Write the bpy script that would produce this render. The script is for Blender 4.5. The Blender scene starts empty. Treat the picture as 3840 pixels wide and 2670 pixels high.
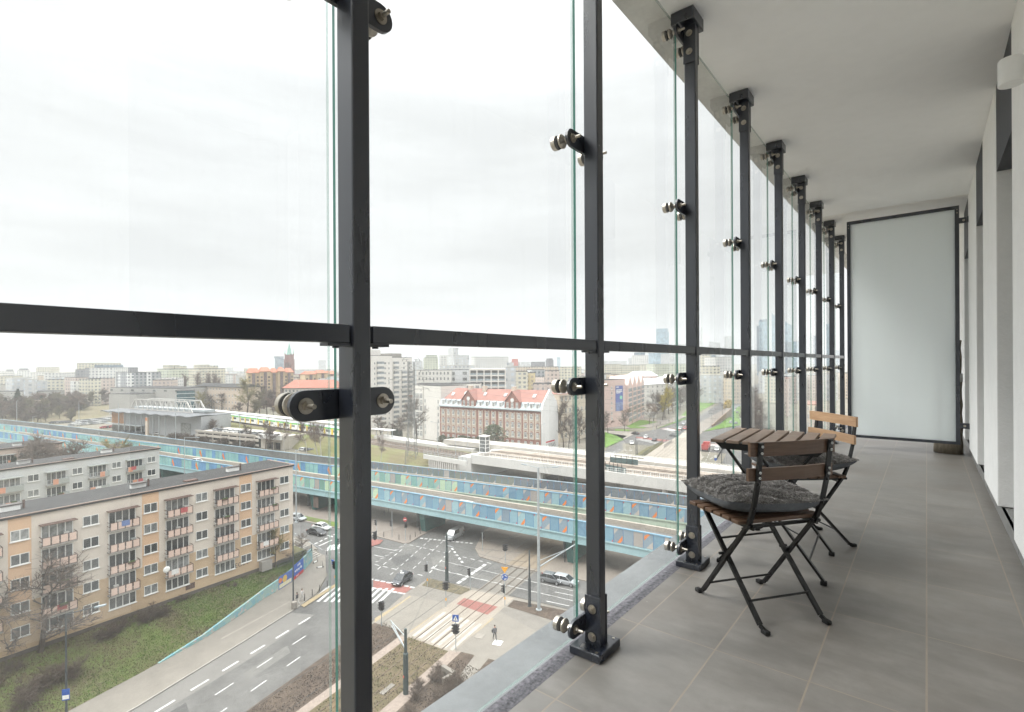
import bpy, math, random
from mathutils import Vector, Matrix
rad = math.radians
random.seed(11)
sc = bpy.context.scene
COL = sc.collection
# ---------------------------------------------------------------- survey helpers
# The photograph was surveyed as a level 18 mm view from 1.2 m above the balcony floor; P() turns a
# sighting of a point of known height into its plan position, so that everything stands at its real place.
F_, CX, YP, RHO, YAW, EYE = 1920., 1920., 1362.5, .0055, rad(39.0), 1.2
SN, CS = math.sin(YAW), math.cos(YAW)
GZ = -34.0
HAZE = .00024
def ray(x, y):
    a = x - CX; b = y - YP
    u = a * math.cos(RHO) - b * math.sin(RHO); v = a * math.sin(RHO) + b * math.cos(RHO)
    return Vector((u * CS - F_ * SN, u * SN + F_ * CS, -v))
def P(x, y, z=GZ):
    r = ray(x, y); return Vector((0, 0, EYE)) + r * ((z - EYE) / r.z)
def D(x, y, d):
    return Vector((0, 0, EYE)) + ray(x, y) * (d / F_)
def T(x0, y0, s):
    return lambda x, y, z=GZ: P(x0 + x * s, y0 + y * s, z)
# ---------------------------------------------------------------- mesh builder
class MB:
    def __init__(s): s.v = []; s.f = []; s.m = []
    def add(s, vs, fs, mi=0):
        o = len(s.v); s.v += [tuple(p) for p in vs]
        for f in fs: s.f.append(tuple(i + o for i in f)); s.m.append(mi)
    def quad(s, a, b, c, d, mi=0): s.add([a, b, c, d], [(0, 1, 2, 3)], mi)
    def poly(s, pts, mi=0): s.add(pts, [tuple(range(len(pts)))], mi)
    def box(s, x0, y0, z0, x1, y1, z1, mi=0):
        s.add([(x0,y0,z0),(x1,y0,z0),(x1,y1,z0),(x0,y1,z0),(x0,y0,z1),(x1,y0,z1),(x1,y1,z1),(x0,y1,z1)],
              [(0,3,2,1),(4,5,6,7),(0,1,5,4),(1,2,6,5),(2,3,7,6),(3,0,4,7)], mi)
    def prism(s, pts, z0, z1, mi=0, mtop=None):
        pts = [(p[0], p[1]) for p in pts]
        ar = sum(pts[i][0]*pts[(i+1) % len(pts)][1] - pts[(i+1) % len(pts)][0]*pts[i][1] for i in range(len(pts)))
        if ar < 0: pts = pts[::-1]
        n = len(pts)
        s.add([(p[0], p[1], z1) for p in pts], [tuple(range(n))], mi if mtop is None else mtop)
        s.add([(p[0], p[1], z0) for p in pts], [tuple(range(n))[::-1]], mi)
        for i in range(n):
            a, b = pts[i], pts[(i+1) % n]
            s.quad((a[0],a[1],z0),(b[0],b[1],z0),(b[0],b[1],z1),(a[0],a[1],z1), mi)
    def cyl(s, p, q, r0, r1=None, n=8, mi=0, caps=True):
        r1 = r0 if r1 is None else r1
        p = Vector(p); q = Vector(q); d = (q - p)
        if d.length < 1e-7: return
        d.normalize(); a = d.orthogonal().normalized(); b = d.cross(a)
        vs = []
        for c, r in ((p, r0), (q, r1)):
            for i in range(n):
                t = 2*math.pi*i/n; vs.append(c + (a*math.cos(t) + b*math.sin(t))*r)
        fs = [(i, (i+1) % n, n+(i+1) % n, n+i) for i in range(n)]
        if caps: fs += [tuple(range(n))[::-1], tuple(range(n, 2*n))]
        s.add(vs, fs, mi)
    def tube(s, pts, r, n=8, mi=0):
        for i in range(len(pts)-1): s.cyl(pts[i], pts[i+1], r, r, n, mi)
    def bar(s, p, q, w, h, mi=0, up=(0,0,1)):
        p = Vector(p); q = Vector(q); d = (q-p).normalized(); up = Vector(up)
        if abs(d.dot(up)) > .98: up = Vector((0,1,0)) if abs(d.y) < .9 else Vector((1,0,0))
        a = d.cross(up).normalized()*w/2; b = a.cross(d).normalized()*h/2
        vs = [p-a-b, p+a-b, p+a+b, p-a+b, q-a-b, q+a-b, q+a+b, q-a+b]
        s.add(vs, [(0,3,2,1),(4,5,6,7),(0,1,5,4),(1,2,6,5),(2,3,7,6),(3,0,4,7)], mi)
    def lathe(s, prof, org=(0,0,0), ax='z', n=16, mi=0):
        o = Vector(org); vs = []; k = len(prof)
        for (h, r) in prof:
            for i in range(n):
                t = 2*math.pi*i/n; c, d = r*math.cos(t), r*math.sin(t)
                vs.append(o + (Vector((c,d,h)) if ax == 'z' else Vector((h,c,d)) if ax == 'x' else Vector((d,h,c))))
        fs = []
        for j in range(k-1):
            for i in range(n): fs.append((j*n+i, j*n+(i+1) % n, (j+1)*n+(i+1) % n, (j+1)*n+i))
        if prof[0][1] > 1e-5: fs.append(tuple(range(n))[::-1])
        if prof[-1][1] > 1e-5: fs.append(tuple(range((k-1)*n, k*n)))
        s.add(vs, fs, mi)
    def ball(s, c, rx, ry, rz, n=10, m=6, mi=0):
        c = Vector(c); pr = []
        vs = [c + Vector((0,0,-rz))]
        for j in range(1, m):
            t = math.pi*j/m - math.pi/2
            for i in range(n):
                a = 2*math.pi*i/n
                vs.append(c + Vector((rx*math.cos(t)*math.cos(a), ry*math.cos(t)*math.sin(a), rz*math.sin(t))))
        vs.append(c + Vector((0,0,rz))); fs = []
        for i in range(n): fs.append((0, 1+(i+1) % n, 1+i)); fs.append((len(vs)-1, 1+(m-2)*n+i, 1+(m-2)*n+(i+1) % n))
        for j in range(m-2):
            for i in range(n): fs.append((1+j*n+i, 1+j*n+(i+1) % n, 1+(j+1)*n+(i+1) % n, 1+(j+1)*n+i))
        s.add(vs, fs, mi)
    def mesh(s, name, mats, smooth=False):
        me = bpy.data.meshes.new(name); me.from_pydata(s.v, [], s.f)
        for mt in (mats if isinstance(mats, (list, tuple)) else [mats]): me.materials.append(mt)
        me.polygons.foreach_set('material_index', s.m)
        if smooth: me.polygons.foreach_set('use_smooth', [True]*len(s.f))
        me.update(); return me
    def build(s, name, mats, parent=None, smooth=False, bevel=0, loc=None):
        return link(s.mesh(name, mats, smooth), name, parent, loc, bevel)
def link(me, name, parent=None, loc=None, bevel=0):
    o = bpy.data.objects.new(name, me); COL.objects.link(o)
    if parent: o.parent = parent
    if loc: o.location = loc
    if bevel:
        b = o.modifiers.new('bevel', 'BEVEL'); b.width = bevel; b.segments = 2; b.limit_method = 'ANGLE'
    return o
def tag(o, label=None, cat=None, group=None, kind=None):
    if label: o['label'] = label
    if cat: o['category'] = cat
    if group: o['group'] = group
    if kind: o['kind'] = kind
    return o
def thing(name, label, cat, loc=(0,0,0), rotz=0, group=None, scale=None):
    o = bpy.data.objects.new(name, None); COL.objects.link(o)
    o.empty_display_size = .2; o.location = loc; o.rotation_euler = (0, 0, rotz)
    if scale: o.scale = (scale,)*3 if not isinstance(scale, tuple) else scale
    return tag(o, label, cat, group)
def dup(root, loc, rotz=0, label=None, group=None, scale=None):
    r = root.copy(); COL.objects.link(r); r.location = loc; r.rotation_euler = (0, 0, rotz)
    if scale: r.scale = (scale,)*3 if not isinstance(scale, tuple) else scale
    if label: r['label'] = label
    if group: r['group'] = group
    for ch in list(root.children):
        c = ch.copy(); COL.objects.link(c); c.parent = r
        for g in ch.children:
            d = g.copy(); COL.objects.link(d); d.parent = c
    return r
def frame(p0, p1):
    return math.atan2(p1[1]-p0[1], p1[0]-p0[0])
# ---------------------------------------------------------------- materials
MATS = {}
class NT:
    def __init__(s, name):
        s.m = bpy.data.materials.new(name); s.m.use_nodes = True; s.t = s.m.node_tree; s.t.nodes.clear()
        s.out = s.n('ShaderNodeOutputMaterial')
    def n(s, typ, **kw):
        x = s.t.nodes.new(typ)
        for k, v in kw.items(): setattr(x, k, v)
        return x
    def l(s, a, b): s.t.links.new(a, b)
    def math(s, op, a, b=None, c=None):
        x = s.n('ShaderNodeMath', operation=op)
        for i, q in enumerate((a, b, c)):
            if q is None: continue
            if isinstance(q, (int, float)): x.inputs[i].default_value = q
            else: s.l(q, x.inputs[i])
        return x.outputs[0]
    def mix(s, fac, a, b, blend='MIX'):
        x = s.n('ShaderNodeMix', data_type='RGBA', blend_type=blend)
        for i, q in ((0, fac), (6, a), (7, b)):
            if isinstance(q, (int, float)): x.inputs[i].default_value = q
            elif isinstance(q, (tuple, list)): x.inputs[i].default_value = (*q, 1)
            else: s.l(q, x.inputs[i])
        return x.outputs[2]
    def noise(s, vec, scale, detail=4, rough=.55, out=0):
        x = s.n('ShaderNodeTexNoise'); x.inputs['Scale'].default_value = scale
        x.inputs['Detail'].default_value = detail; x.inputs['Roughness'].default_value = rough
        if vec is not None: s.l(vec, x.inputs['Vector'])
        return x.outputs[out]
    def coord(s, kind='Object'): return s.n('ShaderNodeTexCoord').outputs[kind]
    def scale(s, vec, xyz):
        x = s.n('ShaderNodeMapping'); x.inputs['Scale'].default_value = xyz; s.l(vec, x.inputs['Vector']); return x.outputs[0]
    def ramp(s, fac, a, b):
        x = s.n('ShaderNodeMapRange'); x.inputs[1].default_value = a; x.inputs[2].default_value = b; s.l(fac, x.inputs[0]); return x.outputs[0]
    def bsdf(s, col=None, rough=.6, metal=0, spec=.5):
        b = s.n('ShaderNodeBsdfPrincipled')
        b.inputs['Roughness'].default_value = rough; b.inputs['Metallic'].default_value = metal
        b.inputs['Specular IOR Level'].default_value = spec
        if col is not None:
            if isinstance(col, (tuple, list)): b.inputs['Base Color'].default_value = (*col, 1)
            else: s.l(col, b.inputs['Base Color'])
        return b
    def bump(s, b, h, strength=.3, dist=.01):
        x = s.n('ShaderNodeBump'); x.inputs['Strength'].default_value = strength; x.inputs['Distance'].default_value = dist
        s.l(h, x.inputs['Height']); s.l(x.outputs[0], b.inputs['Normal'])
    def done(s, sh): s.l(sh, s.out.inputs['Surface']); return s.m
def M(name, col, rough=.7, metal=0, var=.12, scale=3., spec=.4, bump=0, bscale=None, col2=None, bdist=.01, stretch=None):
    """A plain surface with a colour that varies in soft patches and fine grain."""
    if name in MATS: return MATS[name]
    t = NT(name); co = t.coord()
    if stretch: co = t.scale(co, stretch)
    n1 = t.noise(co, scale, 5, .6); n2 = t.noise(co, scale*9, 3, .6)
    d = tuple(c*(1-var*1.6) for c in col) if col2 is None else col2
    l = tuple(min(1, c*(1+var)) for c in col)
    f = t.ramp(t.math('ADD', t.math('MULTIPLY', n1, .65), t.math('MULTIPLY', n2, .35)), .32, .68)
    b = t.bsdf(t.mix(f, d, l), rough, metal, spec)
    if bump: t.bump(b, t.noise(co, bscale or scale*8, 5, .65), bump, bdist)
    MATS[name] = t.done(b.outputs[0]); return MATS[name]
def Mobj(name, rough=.5, metal=0, coat=0, hatch=0, var=.1, scale=1.5, spec=.5):
    """Paint whose colour is the colour set on each object."""
    if name in MATS: return MATS[name]
    t = NT(name); oi = t.n('ShaderNodeObjectInfo'); co = t.coord()
    n1 = t.noise(co, scale, 4, .6)
    c = t.mix(t.math('MULTIPLY', n1, var*2), oi.outputs['Color'], (.02,.02,.02))
    if hatch:
        sp = t.n('ShaderNodeSeparateXYZ'); t.l(co, sp.inputs[0])
        w = t.math('FRACT', t.math('MULTIPLY', t.math('SUBTRACT', sp.outputs['X'], t.math('MULTIPLY', sp.outputs['Z'], .8)), 5.2))
        c = t.mix(t.math('MULTIPLY', t.math('GREATER_THAN', w, .78), hatch), c, (.10,.12,.13))
    b = t.bsdf(c, rough, metal, spec)
    if coat: b.inputs['Coat Weight'].default_value = coat
    MATS[name] = t.done(b.outputs[0]); return MATS[name]
def Mfac(name, col, win=(.10,.12,.14), px=3., pz=2.9, fx=.5, fz=.5, var=.08, ox=.25, oz=.3, band=None):
    """Far facades: rows of windows as a surface pattern."""
    if name in MATS: return MATS[name]
    t = NT(name); co = t.coord(); sp = t.n('ShaderNodeSeparateXYZ'); t.l(co, sp.inputs[0])
    u = t.math('ADD', sp.outputs['X'], sp.outputs['Y'])
    a = t.math('FRACT', t.math('ADD', t.math('DIVIDE', u, px), ox)); b_ = t.math('FRACT', t.math('ADD', t.math('DIVIDE', sp.outputs['Z'], pz), oz))
    m = t.math('MULTIPLY', t.math('LESS_THAN', a, fx), t.math('LESS_THAN', b_, fz))
    cell = t.n('ShaderNodeCombineXYZ'); t.l(t.math('FLOOR', t.math('ADD', t.math('DIVIDE', u, px), ox)), cell.inputs[0]); t.l(t.math('FLOOR', t.math('ADD', t.math('DIVIDE', sp.outputs['Z'], pz), oz)), cell.inputs[1])
    wn = t.n('ShaderNodeTexWhiteNoise'); t.l(cell.outputs[0], wn.inputs['Vector'])
    c = t.mix(t.ramp(t.noise(co, .12, 4), .3, .7), tuple(q*(1-var*1.5) for q in col), tuple(min(1, q*(1+var)) for q in col))
    if band:
        c = t.mix(t.math('LESS_THAN', t.math('FRACT', t.math('DIVIDE', u, px*4.3)), .28), c, band)
    wc = t.mix(wn.outputs['Value'], win, tuple(min(1, q*2.2+.05) for q in win))
    b = t.bsdf(t.mix(m, c, wc), .55, 0, .4); MATS[name] = t.done(b.outputs[0]); return MATS[name]
def glass_dark(name='window_glass', col=(.035,.042,.046), var=.85):
    if name in MATS: return MATS[name]
    t = NT(name); oi = t.n('ShaderNodeObjectInfo'); co = t.coord()
    c = t.mix(t.math('MULTIPLY', t.math('POWER', oi.outputs['Random'], 1.6), var), col, (.36,.37,.36))
    n = t.noise(co, 1.3, 3); c = t.mix(t.ramp(n, .45, .75), c, tuple(q*.5 for q in col))
    b = t.bsdf(c, .06, 0, .6); MATS[name] = t.done(b.outputs[0]); return MATS[name]
def steel_mat():
    t = NT('dark_steel'); co = t.coord(); n1 = t.noise(t.scale(co, (3, 3, .7)), 2.5, 5, .6); n2 = t.noise(co, 26, 3)
    v = t.n('ShaderNodeTexVoronoi'); v.inputs['Scale'].default_value = 16; t.l(co, v.inputs['Vector']); wn_ = t.n('ShaderNodeTexWhiteNoise'); t.l(v.outputs['Position'], wn_.inputs['Vector'])
    chip = t.math('MULTIPLY', t.math('LESS_THAN', v.outputs['Distance'], t.math('MULTIPLY', n2, .16)), t.math('GREATER_THAN', wn_.outputs['Value'], .87))
    c = t.mix(t.ramp(n1, .35, .7), (.013,.0165,.026), (.020,.024,.035)); c = t.mix(t.math('MULTIPLY', t.ramp(t.noise(t.scale(co, (5, 5, 1.6)), 3.3, 4, .7), .64, .74), .22), c, (.06,.066,.075)); c = t.mix(t.math('MULTIPLY', chip, .8), c, (.30,.30,.30))
    b = t.bsdf(c, .27, 0, 1.0); r = t.n('ShaderNodeMapRange'); t.l(n1, r.inputs[0]); r.inputs[3].default_value = .18; r.inputs[4].default_value = .42; t.l(r.outputs[0], b.inputs['Roughness']); MATS['dark_steel'] = t.done(b.outputs[0]); return MATS['dark_steel']
STEEL = steel_mat()
BLACK = M('black_paint', (.0065,.0065,.007), .36, 0, .2, 30, .4)
INOX = M('stainless', (.47,.43,.37), .34, 1, .15, 60)
RUB = M('rubber', (.012,.012,.012), .7)
WIN = glass_dark()
WFR = M('window_white', (.72,.71,.68), .45, 0, .05)
CONC = M('concrete', (.31,.29,.26), .85, 0, .12, .8, bump=.2)
CONCW = M('concrete_white', (.50,.48,.45), .8, 0, .1, .5)
PAINTW = M('road_paint', (.52,.51,.49), .7, 0, .18, 1.6, col2=(.27,.265,.255))
ASPH = M('asphalt', (.108,.104,.098), .85, 0, .22, .22, bump=.1)
ASPHL = M('asphalt_worn', (.155,.147,.135), .85, 0, .10, .3)
PAVE = M('pavement', (.195,.176,.15), .85, 0, .10, .5)
PAVEL = M('pavement_light', (.245,.22,.19), .85, 0, .10, .6)
PAVEY = M('tactile_paving', (.29,.23,.14), .85, 0, .12, 1)
REDP = M('bike_red', (.22,.09,.075), .85, 0, .15, 1)
SOIL = M('bed_soil', (.085,.062,.046), .95, 0, .35, 1.2, bump=.6, bdist=.1)
GRAV = M('gravel', (.26,.21,.175), .95, 0, .2, 3, bump=.5, bdist=.05)
GRASS = M('grass', (.085,.14,.026), .95, 0, .35, .35, col2=(.085,.07,.032), bump=.5, bdist=.1)
LAWN = M('lawn_dry', (.075,.115,.022), .95, 0, .45, .30, col2=(.120,.085,.055), bump=1., bdist=.25, bscale=5)
RAILM = M('rail_steel', (.16,.12,.09), .45, .6)
GALV = M('galvanised', (.42,.45,.46), .45, .3, .1, 4)
LAMPG = M('lamp_grey', (.30,.34,.36), .5, .1)
POLED = M('pole_dark', (.06,.07,.075), .5, .1)
SIGNB = M('sign_blue', (.02,.09,.36), .4)
SIGNR = M('sign_red', (.45,.02,.02), .4)
SIGNY = M('sign_yellow', (.80,.36,.02), .4)
WHITEP = M('white_paint', (.78,.77,.74), .45, 0, .05)
ROOFG = M('roof_felt', (.038,.037,.036), .9, 0, .2, .6)
REDT = M('red_tile', (.36,.15,.11), .8, 0, .15, .5, stretch=(1,1,3))
def text(body, size, parent, loc, rot, m, name, depth=.01, align='CENTER'):
    cu = bpy.data.curves.new(name, 'FONT'); cu.body = body; cu.size = size; cu.extrude = depth; cu.align_x = align; cu.align_y = 'CENTER'
    to = bpy.data.objects.new(name+'_tmp', cu); COL.objects.link(to)
    bpy.context.view_layer.update()
    me = bpy.data.meshes.new_from_object(to.evaluated_get(bpy.context.evaluated_depsgraph_get()))
    bpy.data.objects.remove(to); me.materials.clear(); me.materials.append(m)
    o = link(me, name, parent, loc); o.rotation_euler = rot; return o
# ---------------------------------------------------------------- camera, light, sky
cam = bpy.data.cameras.new('camera'); co_ = bpy.data.objects.new('camera', cam); COL.objects.link(co_); sc.camera = co_
cam.sensor_width = 36; cam.lens = 18; cam.clip_start = .02; cam.clip_end = 20000
cam.shift_y = (YP - 1335) / 3840
co_.matrix_world = Matrix.Translation((0, 0, EYE)) @ Matrix.Rotation(YAW, 4, 'Z') @ Matrix.Rotation(math.pi/2, 4, 'X') @ Matrix.Rotation(-RHO, 4, 'Z')
SUN_EL, SUN_AZ = rad(50), math.atan2(-.55, -.6)     # direction towards the veiled sun
sl = bpy.data.lights.new('sun', 'SUN'); sl.energy = 1.8; sl.angle = rad(20); sl.color = (1, .97, .92)
so = bpy.data.objects.new('sun', sl); COL.objects.link(so)
dv = Vector((math.cos(SUN_EL)*math.cos(SUN_AZ), math.cos(SUN_EL)*math.sin(SUN_AZ), math.sin(SUN_EL)))
so.rotation_euler = dv.to_track_quat('Z', 'Y').to_euler()
w = bpy.data.worlds.new('World'); sc.world = w; w.use_nodes = True
nt = w.node_tree; nt.nodes.clear()
def wn(typ, **kw):
    x = nt.nodes.new(typ)
    for k, v in kw.items(): setattr(x, k, v)
    return x
def wm(op, a, b=None):
    x = wn('ShaderNodeMath', operation=op)
    for i, q in enumerate((a, b)):
        if q is None: continue
        if isinstance(q, (int, float)): x.inputs[i].default_value = q
        else: nt.links.new(q, x.inputs[i])
    return x.outputs[0]
sky = wn('ShaderNodeTexSky', sky_type='NISHITA'); sky.sun_disc = False
sky.sun_elevation = SUN_EL; sky.sun_rotation = math.pi/2 - SUN_AZ; sky.dust_density = 3
hs = wn('ShaderNodeHueSaturation'); hs.inputs['Saturation'].default_value = .12; hs.inputs['Value'].default_value = .10
nt.links.new(sky.outputs[0], hs.inputs['Color'])
tc = wn('ShaderNodeTexCoord'); sp = wn('ShaderNodeSeparateXYZ'); nt.links.new(tc.outputs['Generated'], sp.inputs[0])
el = wm('MAXIMUM', sp.outputs['Z'], 0)
cr = wn('ShaderNodeValToRGB'); nt.links.new(el, cr.inputs[0])
e = cr.color_ramp.elements
e[0].position = 0; e[0].color = (.545,.558,.57,1); e[1].position = 1; e[1].color = (4.6,4.66,4.72,1)
for p, c in ((.07, (.56,.57,.58)), (.22, (.605,.612,.62)), (.42, (.69,.70,.71)), (.55, (.95,.96,.98)), (.68, (2.6,2.63,2.68))):
    q = e.new(p); q.color = (*c, 1)
mp = wn('ShaderNodeMapping'); mp.inputs['Scale'].default_value = (1.2, 1.2, 7.5); nt.links.new(tc.outputs['Generated'], mp.inputs['Vector'])
cn = wn('ShaderNodeTexNoise'); cn.inputs['Scale'].default_value = 2.2; cn.inputs['Detail'].default_value = 7; cn.inputs['Roughness'].default_value = .58; nt.links.new(mp.outputs[0], cn.inputs['Vector'])
mr = wn('ShaderNodeMapRange'); mr.inputs[1].default_value = .35; mr.inputs[2].default_value = .68; mr.inputs[3].default_value = .90; mr.inputs[4].default_value = 1.08; nt.links.new(cn.outputs[0], mr.inputs[0])
cl = wn('ShaderNodeMix', data_type='RGBA', blend_type='MULTIPLY'); cl.inputs[0].default_value = 1
nt.links.new(cr.outputs[0], cl.inputs[6]); nt.links.new(mr.outputs[0], cl.inputs[7])
ad = wn('ShaderNodeMix', data_type='RGBA', blend_type='MIX'); ad.inputs[0].default_value = .12
nt.links.new(cl.outputs[2], ad.inputs[6]); nt.links.new(hs.outputs[0], ad.inputs[7])
bg = wn('ShaderNodeBackground'); bg.inputs['Strength'].default_value = 1.0; nt.links.new(ad.outputs[2], bg.inputs['Color'])
wo = wn('ShaderNodeOutputWorld'); nt.links.new(bg.outputs[0], wo.inputs['Surface'])
sc.view_settings.view_transform = 'Standard'; sc.view_settings.look = 'None'
sc.view_settings.exposure = .62; sc.view_settings.gamma = 1
sc.render.engine = 'CYCLES'
cy = sc.cycles; cy.use_denoising = True; cy.max_bounces = 8; cy.diffuse_bounces = 5; cy.glossy_bounces = 3
cy.transmission_bounces = 4; cy.transparent_max_bounces = 32; cy.volume_bounces = 1
cy.caustics_reflective = False; cy.caustics_refractive = False; cy.sample_clamp_indirect = 6
# ================================================================ THE BALCONY
NPOST = 10
PY = [.725 + 1.155*(i-1) for i in range(0, NPOST+1)]     # post 0 stands just outside the frame
XI, XO = -1.045, -1.111
XG = -1.177
# floor: grey porcelain tiles 343 x 676 mm with pale grout
t = NT('floor_tiles'); co = t.coord(); sp = t.n('ShaderNodeSeparateXYZ'); t.l(co, sp.inputs[0])
ux = t.math('DIVIDE', t.math('ADD', sp.outputs['X'], .005), .343); uy = t.math('DIVIDE', t.math('SUBTRACT', sp.outputs['Y'], 2.866), .676)
fx = t.math('FRACT', ux); fy = t.math('FRACT', uy)
gx = t.math('LESS_THAN', t.math('ABSOLUTE', t.math('SUBTRACT', fx, .5)), .4905); gy = t.math('LESS_THAN', t.math('ABSOLUTE', t.math('SUBTRACT', fy, .5)), .4962)
inside = t.math('MULTIPLY', gx, gy)
cell = t.n('ShaderNodeCombineXYZ'); t.l(t.math('FLOOR', ux), cell.inputs[0]); t.l(t.math('FLOOR', uy), cell.inputs[1])
wn_ = t.n('ShaderNodeTexWhiteNoise'); t.l(cell.outputs[0], wn_.inputs['Vector'])
va = t.n('ShaderNodeVectorMath', operation='SCALE'); t.l(cell.outputs[0], va.inputs[0]); va.inputs['Scale'].default_value = 7.3
vb = t.n('ShaderNodeVectorMath', operation='ADD'); t.l(co, vb.inputs[0]); t.l(va.outputs[0], vb.inputs[1])
n1 = t.noise(t.scale(vb.outputs[0], (1, 2.2, 1)), 2.6, 6, .6); n2 = t.noise(vb.outputs[0], 16, 4, .65); n3 = t.noise(co, 170, 2); n4 = t.noise(co, 1.0, 4)
cc = t.mix(t.ramp(n1, .3, .7), (.130,.121,.110), (.225,.212,.196))
cc = t.mix(t.math('MULTIPLY', t.ramp(n2, .4, .75), .3), cc, (.125,.112,.10))
cc = t.mix(t.math('MULTIPLY', wn_.outputs['Value'], .18), cc, (.27,.26,.245))
cc = t.mix(t.math('MULTIPLY', t.ramp(n4, .48, .72), .5), cc, (.125,.10,.08))
spk = t.n('ShaderNodeTexVoronoi'); spk.inputs['Scale'].default_value = 3.1; t.l(co, spk.inputs['Vector'])
cc = t.mix(t.math('MULTIPLY', t.math('LESS_THAN', spk.outputs['Distance'], .012), .8), cc, (.5,.48,.45))
cc = t.mix(inside, t.mix(n2, (.185,.155,.125), (.30,.255,.21)), cc)
b = t.bsdf(cc, .42, 0, .45)
t.l(t.ramp(n1, .2, 1.6), b.inputs['Roughness'])
rr = t.n('ShaderNodeMapRange'); t.l(n1, rr.inputs[0]); rr.inputs[3].default_value = .34; rr.inputs[4].default_value = .55; t.l(rr.outputs[0], b.inputs['Roughness'])
t.bump(b, t.math('ADD', t.math('MULTIPLY', n3, .12), inside), .25, .002)
TILE = t.done(b.outputs[0])
LEDGE = M('ledge_concrete', (.21,.22,.225), .9, 0, .12, 3, bump=.4, bdist=.004)
GRIT = M('edge_grit', (.155,.15,.165), .95, 0, .5, 60, bump=1., bscale=140, bdist=.006)
CEIL = M('ceiling_paint', (.925,.93,.935), .9, 0, .025, 1.2, bump=.05, bscale=60, bdist=.002)
CEIL2 = M('ceiling_paint_bright', (.90,.89,.87), .9, 0, .02, 1.2)
SOFF = M('soffit_concrete', (.60,.60,.585), .9, 0, .12, 5, bump=.1)
RENDER = M('white_render', (.93,.93,.92), .95, 0, .03, 6, bump=.8, bscale=55, bdist=.004)
LINTEL = M('lintel_grey', (.075,.08,.09), .7, 0, .1, 3)
SKIRT = M('skirting_tile', (.25,.25,.245), .5, 0, .15, 4)
m = MB(); m.box(-1.125, -2.6, -.3, .80, 14, 0); tag(m.build('balcony_floor', TILE), kind='structure')
m = MB(); m.box(-1.375, -2.6, -.3, -1.127, 14, -.012)
lo = m.build('floor_ledge', LEDGE); tag(lo, kind='structure')
m = MB(); m.box(-1.195, -2.6, -.011, -1.1275, 14, -.002); g_ = m.build('edge_strip', GRIT); tag(g_, kind='structure')
m = MB(); m.box(-1.182, -2.6, 3.26, .80, 8.46, 3.50); tag(m.build('balcony_ceiling', CEIL), kind='structure')
m = MB(); m.box(-1.182, 8.466, 3.26, .80, 14, 3.50); tag(m.build('balcony_ceiling_far', CEIL2), kind='structure')
m = MB(); m.box(-1.38, -2.6, 3.257, -1.184, 14, 3.50); tag(m.build('ceiling_edge', SOFF), kind='structure')
# the wall on the right: white rendered piers, recesses with dark lintels
wall = thing('balcony_wall', 'white rough rendered balcony wall with tall recesses and dark grey lintels on the right', 'wall', (.41, 0, 0))
edges = [(-2.6, -1.3), (-.5, .7), (1.6, 4.357), (5.287, 6.43), (7.285, 8.555), (9.51, 10.8), (11.7, 14)]
for i, (a, b_) in enumerate(edges):
    m = MB(); m.box(0, a, .105, .405, b_, 3.258); m.build('pier', RENDER, wall, bevel=.006)
    if i: 
        c = edges[i-1][1]
        m = MB(); m.box(.004, c+.001, 2.62, .40, a-.001, 3.257); m.build('lintel', LINTEL, wall)
        m = MB(); m.box(.02, c+.001, .02, .40, a-.001, .10); m.build('sill', SKIRT, wall)
        m = MB(); m.box(.36, c+.001, .101, .385, a-.001, 2.619, 0); m.box(.33, c+.001, .101, .36, c+.06, 2.619, 1); m.box(.33, a-.06, .101, .36, a-.001, 2.619, 1); m.box(.33, c+.061, 2.55, .36, a-.061, 2.619, 1)
        m.build('balcony_door', [WIN, LINTEL], wall)
m = MB(); m.box(.022, -2.6, 0.0005, .04, 14, .10); m.build('skirting', SKIRT, wall)
m = MB(); m.box(-1.3, -2.75, -.3, .8, -2.61, 3.5); tag(m.build('end_wall', RENDER), 'white rendered end wall of the balcony behind the viewer', 'wall')
# glass panes -----------------------------------------------------------------
def pane_mat():
    t = NT('pane_glass'); co = t.coord()
    lw = t.n('ShaderNodeLayerWeight'); lw.inputs['Blend'].default_value = .5
    fr = t.math('ADD', t.math('MULTIPLY', t.math('POWER', lw.outputs['Facing'], 5), .75), .07)
    tr = t.n('ShaderNodeBsdfTransparent'); tr.inputs['Color'].default_value = (.955,.972,.965,1)
    gl = t.n('ShaderNodeBsdfGlossy'); gl.inputs['Roughness'].default_value = .0; gl.inputs['Color'].default_value = (.95,.97,.96,1)
    ms = t.n('ShaderNodeMixShader'); t.l(fr, ms.inputs[0]); t.l(tr.outputs[0], ms.inputs[1]); t.l(gl.outputs[0], ms.inputs[2])
    # dust and dried rain outside, thickened to put in the pale veil of reflections
    n1 = t.noise(t.scale(co, (6, 14, .9)), 3.2, 5, .7); n2 = t.noise(co, 1.1, 4, .6); n3 = t.noise(t.scale(co, (1,1,.6)), 90, 2, .6)
    d = t.math('ADD', t.math('MULTIPLY', t.ramp(n1, .5, .85), .03), t.math('MULTIPLY', t.ramp(n2, .35, .8), .06))
    d = t.math('ADD', d, t.math('MULTIPLY', t.ramp(n3, .66, .8), .035)); d = t.math('ADD', d, .035)
    df = t.n('ShaderNodeBsdfDiffuse'); df.inputs['Color'].default_value = (.75,.74,.72,1)
    tl = t.n('ShaderNodeBsdfTranslucent'); tl.inputs['Color'].default_value = (.75,.74,.72,1)
    dm = t.n('ShaderNodeMixShader'); dm.inputs[0].default_value = .6; t.l(df.outputs[0], dm.inputs[1]); t.l(tl.outputs[0], dm.inputs[2])
    m2 = t.n('ShaderNodeMixShader'); t.l(d, m2.inputs[0]); t.l(ms.outputs[0], m2.inputs[1]); t.l(dm.outputs[0], m2.inputs[2])
    return t.done(m2.outputs[0])
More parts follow.
